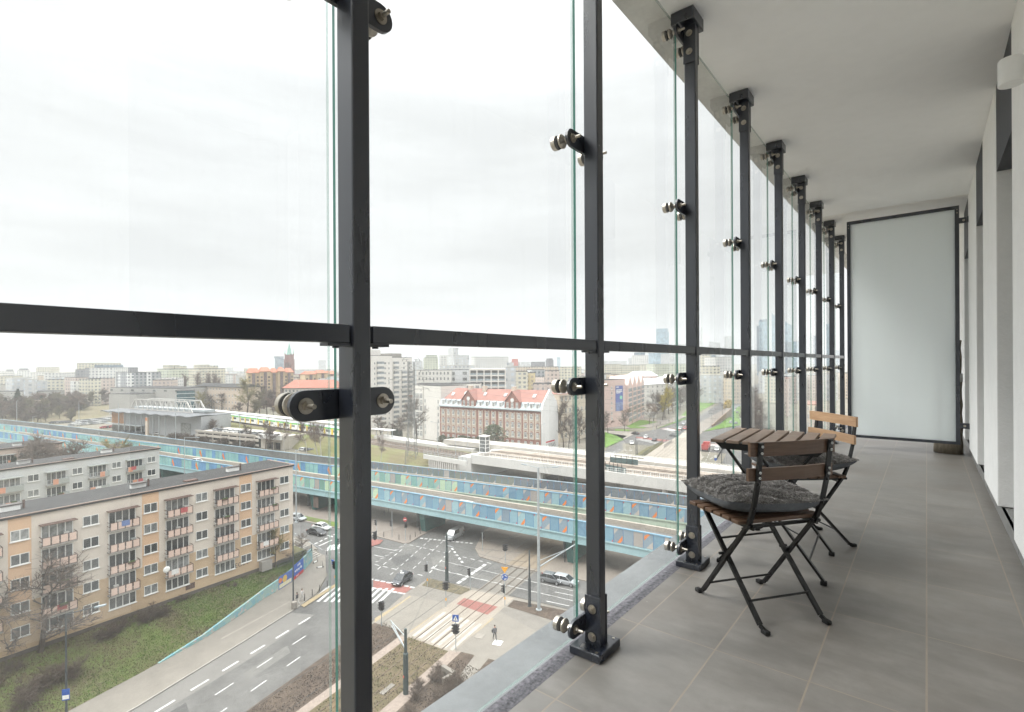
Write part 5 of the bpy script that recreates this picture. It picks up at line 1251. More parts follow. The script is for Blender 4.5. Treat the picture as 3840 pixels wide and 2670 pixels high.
# dealer with the white roof truss ------------------------------------------------------
DG = M('dealer_grey', (.40,.41,.42), .6, .2, .06, .2, stretch=(1,1,.3))
p0, p1 = (-345, 79.5), (-268, 96)
dl, L, H = block('car_showroom', 'low grey metal clad car showroom with wavy eaves and a white truss on its roof', 'showroom', p0, p1, -34, -23.4, 15, DG, M('dealer_roof', (.15,.155,.16), .7, .2, .15, .2))
m = MB(); m.box(0.5,-.3,4.2,13,-.002,H-.4); m.build('brown_panel', M('dealer_rust', (.42,.22,.11), .8, 0, .15, .4), dl)
m = MB(); m.box(.5,-.2,.1,30,-.003,3.8); m.build('shop_window', WIN, dl)
m = MB(); m.box(-1,-3,3.85,32,-.31,4.15); m.build('canopy', GALV, dl)
m = MB()
for k in range(40):
    x = -3+2.05*k; z = H+.3+.25*math.sin(k*1.3); m.add([(x,-4,z),(x+2.05,-4,H+.3+.25*math.sin((k+1)*1.3)),(x+2.05,6,H+.75),(x,6,H+.75)], [(0,1,2,3)]); m.add([(x,-4,z-.5),(x+2.05,-4,H-.2+.25*math.sin((k+1)*1.3)),(x+2.05,-4,H+.3+.25*math.sin((k+1)*1.3)),(x,-4,z)], [(0,1,2,3)])
m.build('eaves', MATS['dealer_roof'], dl)
for k in range(9):
    x = 14+5.2*k; m = MB(); m.box(x,-3.6,0,x+.28,-3.3,H-.3); m.build('column', GALV, dl)
m = MB(); m.box(L-16,-.15,1.5,L-8,-.003,7); m.build('shop_window', WIN, dl)
for y in (5, 12):
    m = MB(); a, b_ = 8, 64
    m.bar((a+5,y,H+6.3),(b_-5,y,H+6.3),.45,.45); m.bar((a,y,H+.8),(a+5,y,H+6.3),.45,.45); m.bar((b_,y,H+.8),(b_-5,y,H+6.3),.45,.45); m.bar((a,y,H+1.0),(b_,y,H+1.0),.4,.4)
    for k in range(11): x = a+5+4.6*k; m.bar((x-2.3,y,H+1),(x,y,H+6.2),.24,.24); m.bar((x+2.3,y,H+1),(x,y,H+6.2),.24,.24)
    m.build('roof_truss', CONCW, dl)
m = MB(); m.box(6,8,H+.8,68,14,H+2.0); m.build('roof_house', GALV, dl)
tw = thing('sign_pylon', 'tall beige totem with an orange top before the showroom', 'sign', (-305, 84.6, -34), rad(12)); m = MB(); m.box(-1,-.4,0,1,.4,9); m.build('totem', BRICKB, tw); m = MB(); m.box(-.9,-.45,7.4,.9,-.401,8.8); m.build('sign_face', M('totem_orange', (.5,.2,.1), .6), tw)
# parking deck with the lettered gate ----------------------------------------------------
PKC = M('parking_concrete', (.44,.40,.35), .9, 0, .1, .3)
pk = thing('parking_deck', 'two level concrete car park with a lettered white gate at its corner', 'car park', (-262,91.5,-34), frame((-262,91.5), (-206,103.8)))
Lp = math.hypot(56, 12.3)
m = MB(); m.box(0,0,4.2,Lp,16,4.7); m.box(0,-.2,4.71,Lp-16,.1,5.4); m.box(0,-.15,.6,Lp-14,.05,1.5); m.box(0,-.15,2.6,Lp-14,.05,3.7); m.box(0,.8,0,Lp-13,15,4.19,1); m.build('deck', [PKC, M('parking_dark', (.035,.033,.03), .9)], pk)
for k in range(8): x = 1+5.6*k; m = MB(); m.box(x,-.12,0,x+.5,.3,4.19); m.build('column', PKC, pk)
m = MB(); m.box(Lp-12.9,.2,0,Lp-9.5,14,4.19); m.box(Lp-1,.2,0,Lp+.2,15,5.4); m.box(Lp-9.49,.2,2.9,Lp-1.01,.8,4.19); m.build('gate_wall', PKC, pk)
m = MB(); m.box(Lp-9.4,1.5,0.02,Lp-1.1,1.6,2.88,0); m.box(Lp-5.6,.3,.0,Lp-5.1,1.4,2.88,1); m.build('gate', [MATS['parking_dark'], PKC], pk)
m = MB(); m.box(Lp-13,-1.2,4.3,Lp+.6,-.25,6.2); sg = m.build('sign_board', M('sign_white', (.68,.67,.65), .5, 0, .05), pk)
text('TOYOTA', 1.5, sg, (Lp-4.9,-1.24,5.2), (math.pi/2,0,0), M('sign_letter', (.22,.22,.22), .4), 'lettering', .02)
m = MB()
for (rx_, rz_, cx_, cz_) in ((.95,.62,Lp-10.8,5.25), (.38,.60,Lp-10.8,5.25), (.66,.26,Lp-10.8,5.52)):
    for k in range(18):
        a, b_ = 2*math.pi*k/18, 2*math.pi*(k+1)/18; m.bar((cx_+rx_*math.cos(a),-1.24,cz_+rz_*math.sin(a)),(cx_+rx_*math.cos(b_),-1.24,cz_+rz_*math.sin(b_)),.12,.05,0,(0,1,0))
m.build('emblem', MATS['sign_letter'], sg)
# train, canopy ---------------------------------------------------------------------------
TGR = M('train_green', (.16,.48,.13), .4, 0, .1, .5); TYE = M('train_yellow', (.72,.52,.05), .4)
tr_ = thing('train', 'white and green commuter train with yellow doors standing on the embankment', 'train', (-296, 117.6, GZ+5.3), frame((-296,117.6), (-190,119.8)))
for k in range(6):
    x = 19.2*k
    m = MB(); m.box(x+.25,-1.4,.5,x+18.95,1.4,3.5,0); m.box(x+.26,-1.41,2.75,x+18.94,1.41,3.49,1); m.add([(x+.25,-1.4,3.5),(x+18.95,-1.4,3.5),(x+18.7,-.8,3.9),(x+.5,-.8,3.9),(x+18.95,1.4,3.5),(x+.25,1.4,3.5),(x+.5,.8,3.9),(x+18.7,.8,3.9)], [(0,1,2,3),(4,5,6,7),(3,2,7,6)], 2)
    m.box(x+.5,-1.2,0,x+18.7,1.2,.49,3); c_ = m.build('carriage', [WHITEP, TGR, GALV, RUB], tr_)
    for q in range(3): m = MB(); m.box(x+3.0+5.2*q,-1.43,1.55,x+6.4+5.2*q,-1.40,2.55); m.build('window', WIN, c_)
    for q in range(3): m = MB(); m.box(x+1.4+5.6*q,-1.435,.6,x+2.7+5.6*q,-1.401,3.1); m.build('door', TYE, c_)
cn_ = thing('station_canopy', 'long thin pale platform canopy roof above the green train', 'canopy', (-336,117,GZ+5), frame((-336,117), (-200,125)))
m = MB(); m.box(0,-2.5,4.4,137,2.5,4.75); m.build('roof', CONCW, cn_)
for k in range(16):
    m = MB(); m.box(2+8.8*k,-.15,0,2.3+8.8*k,.15,4.39); m.build('post', GALV, cn_)
for k in range(3): m = MB(); m.box(86+14*k,-1.2,2.6,90+14*k,-1.0,3.5); m.build('station_board', SIGNB, cn_)
# other middle distance volumes
GC = M('concrete_grey', (.36,.35,.33), .9, 0, .08, .1)
b_, L, H = block('depot', 'long plain grey concrete hall behind the showroom', 'hall', pl(413, 395), pl(668, 372), -34, zt_(540, 1456, 385), 30, GC); grid(b_, L, H, 7, 2, 3.0, 1.5, 1, 1, frm=GC, z0=7)
block('depot', 'lower grey windowless hall left of the long concrete one', 'hall', pl(408, 372), pl(512, 366), -34, zt_(450, 1478, 370), 20, GC)
gb, L, H = block('glass_office', 'dark teal glass office with a yellow sign beside the long beige building', 'office building', pl(662, 366), pl(731, 372), -34, zt_(690, 1466, 368), 22, M('curtain_glass', (.05,.11,.125), .15, 0, .4, .25))
for r in range(5): m = MB(); m.box(.02,-.12,2.5+3*r,L-.02,-.003,3.1+3*r); m.build('floor_band', ZINC, gb)
m = MB(); m.box(L*.3,-.35,2.2,L*.62,-.13,3.6); m.build('sign', M('sign_lemon', (.62,.60,.08), .5), gb)
lb, L, H = block('office_building', 'long beige four storey building with a grey roof left of the orange roofed flats', 'office building', pl(732, 402), pl(900, 372), -34, zt_(800, 1451, 388), 16, M('long_beige', (.50,.41,.33), .9, 0, .06, .15), ROOFG); grid(lb, L, H, 15, 4, 1.3, 1.7, 2, 1)
m = MB(); m.add([(-1,-.8,H+.26),(L+1,-.8,H+.26),(L+1,8,H+2.3),(-1,8,H+2.3),(-1,17,H+.26),(L+1,17,H+.26)], [(0,1,2,3),(3,2,5,4),(0,3,4),(1,5,2)]); m.build('roof', ROOFG, lb)
ORW = M('flats_ochre', (.56,.435,.285), .9, 0, .06, .15)
def orange_flats(label, xs, d, ytop, yeave, gables=True):
    b = thing('apartment_building', label, 'apartment building', (*pl(xs[0], d), -34), frame(pl(xs[0], d), pl(xs[-1], d+18)))
    Lt = math.hypot(pl(xs[0], d)[0]-pl(xs[-1], d+18)[0], pl(xs[0], d)[1]-pl(xs[-1], d+18)[1]); He = zt_(xs[0], yeave, d)+34; Hr = zt_(xs[0], ytop, d)+34
    n = len(xs)-1
    for i in range(n):
        x0, x1 = Lt*(xs[i]-xs[0])/(xs[-1]-xs[0]), Lt*(xs[i+1]-xs[0])/(xs[-1]-xs[0]); y = (0, -2.4)[i % 2]; hh = He + (0, 1.0)[i % 2]
        m = MB(); m.box(x0+.001,y,0,x1-.001,14,hh); m.build('wall', ORW, b)
        m = MB(); m.add([(x0-.5,y-.9,hh+.01),(x1+.5,y-.9,hh+.01),(x1-1.5,6,Hr+(i % 2)*.8),(x0+1.5,6,Hr+(i % 2)*.8),(x0-.5,14.8,hh+.01),(x1+.5,14.8,hh+.01)], [(0,1,2,3),(5,4,3,2),(0,3,4),(1,5,2)]); m.build('roof', M('roof_orange', (.36,.14,.085), .8, 0, .12, .3), b)
        rows = int(hh/2.8)-1
        if x1-x0 > 6:
            for r in range(rows): 
                for f in (.16,.84): link(win1(1.5,1.5,2,1,.12,M('frame_brown', (.16,.11,.09))), 'window', b, (x0+(x1-x0)*f, y-.01, 1.4+2.85*r))
        m = MB(); m.box((x0+x1)/2-1.1,y-1.0,2,(x0+x1)/2+1.1,y-.003,hh-.6); m.build('balcony_stack', M('balcony_stack', (.20,.15,.15), .8, 0, .5, .8, stretch=(.3,.3,2.2)), b)
    return b
orange_flats('tall ochre flats with stepped orange tiled roofs in front of the church tower', [928,972,1012,1040,1066,1100], 418, 1381, 1398)
orange_flats('ochre flats with orange roofs right of the church, close to the widest post', [1144,1186,1225,1262], 460, 1392, 1404)
rb, L, H = block('long_red_roof_house', 'long low house with a plain red tiled roof below the ochre flats', 'house', pl(1064, 330), pl(1262, 330), -34, zt_(1150, 1456, 330), 14, M('house_cream', (.55,.50,.45), .9), REDT); grid(rb, L, H, 14, 5, 1.2, 1.7, 2, 1)
m = MB(); m.add([(-1,-.8,H+.26),(L+1,-.8,H+.26),(L-3,7,H+5.2),(4,7,H+5.2),(-1,15,H+.26),(L+1,15,H+.26)], [(0,1,2,3),(5,4,3,2),(0,3,4),(1,5,2)]); m.build('roof', M('roof_red_bright', (.34,.135,.095), .85, 0, .1, .25), rb)
# church ------------------------------------------------------------------------------
dch = 800; cx_, cy_ = pl(1085, dch); ch = thing('church', 'dark red brick church tower with a slender green spire on the skyline', 'church', (cx_, cy_, -34), YAW)
BRC = M('church_brick', (.20,.085,.07), .9, 0, .15, .3); COP = M('copper_green', (.22,.42,.35), .7, 0, .1, .2)
w_ = 5.8; zb_ = zt_(1085, 1330, dch)+34; zc = zt_(1085, 1347, dch)+34; ztp = zt_(1085, 1283, dch)+34
m = MB(); m.box(-w_,-w_,0,w_,w_,zc); m.box(-w_*.86,-w_*.86,zc,w_*.86,w_*.86,zb_); m.build('tower', BRC, ch)
m = MB()
for x in (-3.4,-1.1,1.2,3.5): m.box(x-.7,-w_-.08,zc-17,x+.7,-w_-.002,zc-5)
m.build('belfry_openings', M('belfry_dark', (.06,.035,.03), .9), ch)
m = MB(); m.lathe([(zb_, 4.6), (zb_+2, 3.5), (ztp, .12)], n=8); m.build('spire', COP, ch)
for sx in (-1, 1):
    for sy in (-1, 1): m = MB(); m.cyl((sx*4.6,sy*4.6,zb_-1),(sx*4.6,sy*4.6,zb_+1.5),.9,.9,8,1); m.cyl((sx*4.6,sy*4.6,zb_+1.5),(sx*4.6,sy*4.6,zb_+10),.8,.05,8,0); m.build('pinnacle', [COP, BRC], ch)
m = MB(); m.box(-9,w_,0,9,40,zc*.45); m.build('nave', BRC, ch)
# pink building with the billboard ------------------------------------------------------
PK = M('pink_render', (.58,.43,.385), .9, 0, .05, .2)
c0, c1 = (-138.2, 234.5), (-130.6, 261); pkz = zt_(2310, 1424, 284)
pb_, L, H = block('pink_building', 'pink corner building with a blue billboard and zigzag gables along the avenue', 'apartment building', c0, c1, -34, pkz, 12, PK)
for r in range(8):
    for x in (L-10.4, L-17, L-22):
        if r: link(win1(1.1,1.6,2,1,.12), 'window', pb_, (x, -.01, 1.4+2.75*r))
bb = thing('billboard', 'tall blue billboard with white lines and a green dot on the pink wall', 'billboard', (c1[0], c1[1], -34), frame(c0, c1))
m = MB(); m.box(-7.5,-.12,8.6,-1.7,-.02,22.6,0); m.box(-7.5,-.13,8.6,-1.7,-.121,13.5,1); m.build('sheet', [M('bill_blue', (.06,.10,.34), .5), M('bill_sky', (.16,.22,.42), .5, 0, .5, .6)], bb)
m = MB()
for z, a, b_ in ((21.6,-7.0,-5.0),(20.0,-7.0,-2.6),(19.2,-7.0,-2.2),(18.4,-7.0,-3.7)): m.box(a,-.14,z,b_,-.122,z+.45)
m.build('white_lines', WHITEP, bb)
m = MB(); m.lathe([(-.145,0),(-.145,1.05),(-.122,1.05)], org=(-3.2,0,16.0), ax='y', n=20); m.build('green_dot', M('dot_green', (.22,.60,.42), .5), bb)
c2 = (-143.5, 311); 
side, L, H = block('pink_building', 'pink zigzag facade wing running back along the avenue behind the billboard corner', 'apartment building', c1, c2, -34, pkz-3.2, 12, PK)
for k in range(4):
    x = L*(k+.12)/4; w_ = L/4*.8; m = MB(); m.add([(x,-1.6,H),(x+w_,-1.6,H),(x+w_/2,-1.6,H+5),(x,10,H),(x+w_,10,H),(x+w_/2,10,H+5)], [(0,1,2),(0,2,5,3),(1,4,5,2)], 0); m.box(x,-1.6,0,x+w_,-.003,H,0); m.build('gable_bay', [PK], side)
    for r in range(7):
        m = MB(); m.box(x+.6,-1.75,2+2.8*r,x+w_-.6,-1.61,3.9+2.8*r); m.build('bay_window', BALG, side)
WR = M('white_roof', (.70,.70,.70), .8, 0, .04, .2)
for i, (x0, x1, d, yt, lb_) in enumerate(((2405,2470,345,1430,'white house with a curved pale roof right of the pink zigzag facade'), (2462,2520,372,1428,'second pale house with a dark edged gable behind the yellow willow'), (2400,2466,415,1398,'small pinkish terrace above the white curved roof'), (2500,2560,400,1420,'pale house by the fourth dark post, partly hidden by bare trees'))):
    b_, L, H = block('house', lb_, 'house', pl(x0, d), pl(x1, d+12), -34, zt_(x0, yt+14, d), 16, PK if i == 2 else WO, WR); grid(b_, L, H, 4, 6, 1.3, 1.5, 2, 1)
    m = MB(); m.add([(-.4,-.6,H+.26),(L+.4,-.6,H+.26),(L-.6,8,H+4.2),(.6,8,H+4.2),(-.4,16.4,H+.26),(L+.4,16.4,H+.26)], [(0,1,2,3),(5,4,3,2),(0,3,4),(1,5,2)]); m.build('roof', WR, b_)
# cream tenement right of the white gable
cb, L, H = block('tenement', 'ornate cream tenement right of the blank white gable wall', 'tenement', pl(2098, 226), pl(2215, 244), -34, zt_(2130, 1478, 230), 14, M('tenement_cream', (.57,.50,.40), .9, 0, .07, .2), REDR); grid(cb, L, H, 8, 4, 1.2, 2.0, 2, 2)
m = MB(); m.box(-.4,-.6,H-.6,L+.4,-.003,H-.1); m.build('cornice', BRICKB, cb)
for k in range(4): m = MB(); m.box(1+3.2*k,.3,H+.26,2.6+3.2*k,2,H+2.0); m.build('dormer', WO, cb)
# ================================================================ THE FAR CITY
fac = {
 'cream': Mfac('far_cream', (.60,.56,.45), (.12,.13,.13), 3.2, 2.85, .52, .5), 'white': Mfac('far_white', (.66,.65,.62), (.15,.16,.17), 3.4, 2.9, .45, .5),
 'grey': Mfac('far_grey', (.25,.25,.26), (.06,.065,.07), 3.0, 3.2, .35, .5), 'mix': Mfac('far_mix', (.34,.35,.36), (.08,.09,.10), 3.6, 3.0, .5, .6, band=(.70,.70,.69)),
 'green': Mfac('far_greenish', (.55,.57,.46), (.13,.14,.13), 3.2, 2.85, .5, .5), 'pink': Mfac('far_pink', (.55,.46,.41), (.14,.13,.13), 3.0, 2.9, .42, .52),
 'glass': Mfac('far_glass', (.30,.41,.47), (.13,.20,.25), 3.0, 3.6, .86, .78), 'glassd': Mfac('far_glass_dark', (.21,.27,.32), (.08,.11,.14), 3.0, 3.6, .86, .78), 'pale': Mfac('far_pale', (.52,.52,.51), (.25,.27,.29), 4.0, 3.2, .5, .55),
 'dark': Mfac('far_dark', (.17,.17,.18), (.07,.07,.08), 5, 3.4, .6, .5), 'yell': Mfac('far_yellow', (.60,.50,.30), (.18,.15,.12), 3.2, 2.9, .42, .5), 'warm': Mfac('far_warm', (.56,.47,.37), (.15,.14,.13), 3.2, 3.0, .45, .52)}
def far(name, label, x0, x1, ytop, d, m_, cat='building', depth=16, skew=0, top=None, group=None, slope=0):
    xm = (x0+x1)/2; tc_ = math.atan((xm-CX)/F_); Rr = d/math.cos(tc_)
    def dd_(x): a = math.atan((x-CX)/F_); return Rr*math.cos(a)/math.cos(a-tc_)
    p0, p1 = pl(x0, dd_(x0)-skew/2), pl(x1, dd_(x1)+skew/2); z1 = zt_(xm, ytop, d); H = z1+34; L = math.hypot(p1[0]-p0[0], p1[1]-p0[1])
    b = thing(name, label, cat, (*p0, -34), frame(p0, p1), group)
    m = MB()
    if slope: m.add([(0,0,0),(L,0,0),(L,depth,0),(0,depth,0),(0,0,H+slope),(L,0,H),(L,depth,H),(0,depth,H+slope)], [(0,3,2,1),(4,5,6,7),(0,1,5,4),(1,2,6,5),(2,3,7,6),(3,0,4,7)])
    else: m.box(0,0,0,L,depth,H)
    m.build('wall', fac[m_], b)
    if not slope: m = MB(); m.box(.01,.01,H+.01,L-.01,depth-.01,H+.35); m.build('roof', ROOFG if m_ not in ('white','pale') else CONC, b)
    for (a, c, h, mm) in (top or ()): m = MB(); m.box(a*L,depth*.2,H+.36,c*L,depth*.8,H+.36+h); m.build('roof_house', fac[mm] if mm in fac else CONC, b)
    return b
AB, AC = 'apartment_block', 'apartment block'
TW, TC = 'office_tower', 'tower'
far(AB, 'far white terrace of flats at the very left edge of the skyline', -30, 18, 1392, 900, 'white', AC)
far(AB, 'far pale flats with a dark attic, second from the left edge', 20, 54, 1393, 880, 'white', AC, top=((.1,.9,3,'grey'),))
far(AB, 'far white stepped flats left of the tall cream slab', 64, 114, 1389, 860, 'white', AC, top=((.15,.85,3,'grey'),))
far(AB, 'low white flats between the stepped flats and the tall cream slab', 118, 184, 1396, 840, 'white', AC)
far(AB, 'narrow tall cream slab standing clear of the left skyline', 180, 223, 1377, 900, 'cream', AC, skew=30)
far(AB, 'small orange toned flats behind scrub left of the grey hotel', 190, 216, 1402, 640, 'yell', AC)
far('hotel', 'long beige slab peering over the big grey block at the left', 288, 454, 1362, 680, 'cream', 'hotel', top=((.0,.25,-2,'cream'),))
far('hotel', 'large dark grey block with tiny windows in the left middle distance', 318, 431, 1380, 560, 'grey', 'hotel', 30, skew=-20)
far('hotel', 'lower dark grey wing left of the large grey block', 282, 320, 1387, 575, 'grey', 'hotel', 30)
far(AB, 'white balconied corner block at the right end of the large grey one', 430, 480, 1379, 545, 'white', AC, 24, skew=16, top=((.0,1.0,2.6,'glassd'),))
far(AB, 'white flats with dark loggias left of the large grey block', 226, 283, 1398, 600, 'white', AC, skew=20)
far(AB, 'grey and white checkered facade right of the white corner block', 482, 603, 1397, 500, 'mix', AC, 24, skew=10)
far(AB, 'low white annex under the checkered facade', 583, 640, 1423, 455, 'white', AC)
far(AB, 'pale cream flats with a green band, first of the twin cream blocks', 628, 732, 1384, 540, 'green', AC, skew=14, top=((.12,.3,4,'cream'),(.33,.5,4,'cream'),(.6,.75,3,'cream')))
far(AB, 'pale cream flats without green band, second of the twin cream blocks', 738, 845, 1383, 530, 'cream', AC, skew=12, top=((.12,.5,4,'cream'),(.6,.8,3,'cream')))
far(AB, 'small hazy pair of towers just right of the twin cream blocks', 850, 875, 1379, 1500, 'pale', AC)
far(AB, 'low pale flats partly behind the ochre flats on their left', 915, 960, 1384, 620, 'cream', AC)
far(AB, 'low row of distant roofs between the cream flats and the ochre flats', 848, 930, 1402, 760, 'pale', AC)
far(TW, 'dark blue grey office tower left of the church spire', 1031, 1064, 1337, 1250, 'glassd', TC, 24, top=((-.1,.3,-4,'glassd'),))
far(TW, 'pale grey square tower right of the church spire', 1194, 1222, 1351, 1500, 'pale', TC, 24)
far(AB, 'long hazy row of flats right of the church tower', 1100, 1260, 1386, 900, 'pale', AC)
far(AB, 'green topped pale block right of the pylon head', 1588, 1643, 1342, 640, 'green', AC, 20, top=((.15,.95,3.6,'green'),))
far(AB, 'small block with blue patches just right of the pylon head', 1556, 1585, 1353, 760, 'pale', AC)
far(AB, 'left of two joined grey white towers with balconies on the skyline', 1648, 1700, 1333, 640, 'white', AC, 22)
far(AB, 'right one of the joined grey white towers, with the lift house', 1702, 1760, 1333, 630, 'pale', AC, 22, skew=10, top=((.05,.4,9,'pale'),))
far(AB, 'wide white slab block with dark balcony rows above the tenement roof', 1780, 1908, 1338, 690, 'white', AC, skew=20)
far(AB, 'pale low block below the joined towers', 1650, 1780, 1372, 520, 'pale', AC)
far('building', 'distant block with a red painted end wall', 1912, 1952, 1358, 950, 'pale')
m = MB(); p0 = pl(1931, 947); m.box(-6,-.5,0,6,0,13); o = m.build('red_sign_wall', M('far_red', (.50,.16,.13), .8)); o.location = (*p0, zt_(1931, 1372, 947)); o.rotation_euler = (0,0,YAW); tag(o, 'red painted wall panel on the far skyline', 'wall panel')
far('building', 'hazy roofs right of the red painted end wall', 1954, 1988, 1357, 1200, 'pale')
far('building', 'long dark grey unfinished structure on the skyline', 1990, 2044, 1357, 1050, 'dark')
far('building', 'taller dark end of the unfinished structure', 2046, 2076, 1350, 1050, 'dark', top=((.1,.9,3,'dark'),))
far(TW, 'lone slim blue grey tower on the hazy skyline', 2089, 2101, 1339, 2000, 'glass', TC, 20)
far(AB, 'long cream row house under the unfinished structure', 1926, 2095, 1376, 620, 'warm', AC)
far(AB, 'pale rounded glass corner building behind the tenement', 1896, 1934, 1378, 300, 'pale', AC, 14, top=((.1,.8,2.5,'pale'),))
far(AB, 'cream flats with paired windows behind the right end of the tenement', 1930, 1978, 1394, 335, 'cream', AC)
far(AB, 'plain yellow flats beside the cream ones behind the tenement', 1979, 2007, 1399, 350, 'yell', AC)
far(AB, 'white panel block with dark window bands above the yellow flats', 1976, 2042, 1387, 455, 'mix', AC)
far(AB, 'pinkish tenement above the round glass fixing of the second post', 2042, 2097, 1391, 400, 'pink', AC)
far(AB, 'hazy cream block left of the second post', 2098, 2180, 1377, 520, 'cream', AC)
far(AB, 'low pinkish roofs behind the white gable wall', 1998, 2100, 1440, 300, 'pink', AC)
far(AB, 'cream flats low behind the second post', 2150, 2262, 1420, 380, 'warm', AC)
far(AB, 'first yellowish prefab slab right of the second post', 2262, 2330, 1367, 640, 'cream', AC, skew=10)
far(AB, 'second yellowish prefab slab in the long row', 2331, 2398, 1369, 650, 'cream', AC, skew=10)
far(AB, 'third yellowish prefab slab, above the zigzag gables', 2399, 2449, 1368, 640, 'cream', AC)
far(AB, 'prefab slab with green balconies in the long row', 2450, 2510, 1366, 600, 'green', AC, skew=10)
far(AB, 'last prefab slab before the third dark post', 2511, 2575, 1366, 620, 'green', AC)
far(AB, 'hazy low blocks above the first prefab slab', 2262, 2350, 1354, 1100, 'pale', AC)
far(TW, 'small grey tower left of the white grid office', 2356, 2370, 1344, 1000, 'pale', TC)
far(TW, 'white office with a strict grid of windows and a dark crown', 2369, 2432, 1333, 900, 'white', TC, 24, top=((.15,.8,5,'glassd'),))
far(AB, 'pale orange roofed terrace below the prefab slabs', 2370, 2440, 1396, 520, 'pink', AC)
far(TW, 'blue glass tower with a slanted seam between the second and third posts', 2461, 2509, 1246, 1500, 'glass', TC, 34, top=((.0,.92,11,'glass'),))
far(TW, 'grey office tower under the blue glass one', 2478, 2530, 1328, 1150, 'pale', TC, 24)
far(TW, 'wide pale blue office right of the grey one', 2432, 2480, 1324, 1300, 'glass', TC, 24)
far(TW, 'hazy grey tower touching the third post', 2532, 2575, 1290, 1700, 'pale', TC, 30)
far(TW, 'thin slanted spire tower just right of the third post', 2626, 2635, 1216, 1900, 'pale', TC, 16, slope=-20)
far(TW, 'pale tower with a concave top right of the third post', 2658, 2701, 1287, 1500, 'pale', TC, 28, slope=6)
far(TW, 'stepped pale tower near the fourth post', 2716, 2748, 1262, 1500, 'pale', TC, 28, top=((-.0,.35,-10,'pale'),))
far(AB, 'cream block with window rows right of the third post', 2625, 2665, 1330, 560, 'cream', AC)
far(TW, 'dark blue grey office between two cream blocks', 2664, 2684, 1332, 800, 'glassd', TC)
far(AB, 'white block with balconies left of the fourth post', 2684, 2748, 1340, 520, 'white', AC, skew=14)
far(AB, 'low cream flats below the balconied white block', 2625, 2700, 1374, 480, 'cream', AC)
far(AB, 'long low pale hall under the cream flats', 2625, 2748, 1407, 440, 'pale', AC)
far(TW, 'broad rounded blue glass skyscraper between the fourth and fifth posts', 2846, 2879, 1206, 1350, 'glass', TC, 34, top=((.06,.96,6,'glassd'),))
far(TW, 'lower shoulder of the broad blue skyscraper', 2838, 2847, 1222, 1350, 'glassd', TC, 30)
far(TW, 'slanted pale skyscraper before the fifth post', 2895, 2912, 1190, 1600, 'glass', TC, 24, slope=14)
far(TW, 'slant topped skyscraper right of the fifth post', 2944, 2974, 1224, 1500, 'glass', TC, 30, slope=16)
far(TW, 'grey tower in front of the slant topped skyscraper', 2944, 2968, 1283, 1100, 'glassd', TC, 24)
far(TW, 'pale square office left of the sixth post', 2974, 3000, 1281, 1200, 'glass', TC, 24, top=((.5,.9,12,'pale'),))
far(TW, 'wide grey tower right of the sixth post', 3028, 3064, 1255, 1250, 'pale', TC, 30)
far(TW, 'darker tower overlapping the wide grey one', 3050, 3066, 1260, 1100, 'glassd', TC, 24)
far(TW, 'blue tower with a mast between the seventh and eighth posts', 3098, 3114, 1215, 1300, 'glass', TC, 26, top=((.7,.85,22,'pale'),))
far(TW, 'low blue office near the last dark post', 3136, 3156, 1315, 900, 'glassd', TC, 24)
hb_ = far('brick_hall', 'red brick hall with arched windows far along the avenue', 3026, 3066, 1520, 190, 'warm', 'hall', 20)
hb_.children[0].data.materials[0] = BRICK
far('brick_hall', 'red brick house seen between the fifth and sixth posts', 2944, 2962, 1420, 330, 'pink', 'house', 14).children[0].data.materials[0] = BRICK
# hazy carpet of distant roofs
rg = random.Random(21)
for k in range(150):
    x = rg.uniform(-60, 2760); d = rg.uniform(620, 1900); y = hz(x) + 20 + rg.uniform(0, 9)*(1 if d > 900 else 2.2)
    w__ = rg.uniform(14, 52)*700/d+8
    far(AB, 'distant hazy block low on the city skyline', x, x+w__, y+ (900/d)*4, d, rg.choice(('pale','white','cream','pale','warm','pink')), AC, rg.uniform(10, 18), rg.uniform(-20, 20), group='distant blocks of the hazy city')
for k in range(70):
    x = rg.choice((rg.uniform(-60, 430), rg.uniform(1650, 2300), rg.uniform(600, 1300), rg.uniform(2620,3160))); d = rg.uniform(430, 640)
    far('low_house', 'distant low pale house among the city roofs', x, x+rg.uniform(18, 46), hz(x)+rg.uniform(44, 58)*460/d, d, rg.choice(('white','cream','warm','pink','pale')), 'house', 14, rg.uniform(-14, 14), group='low houses of the middle city')
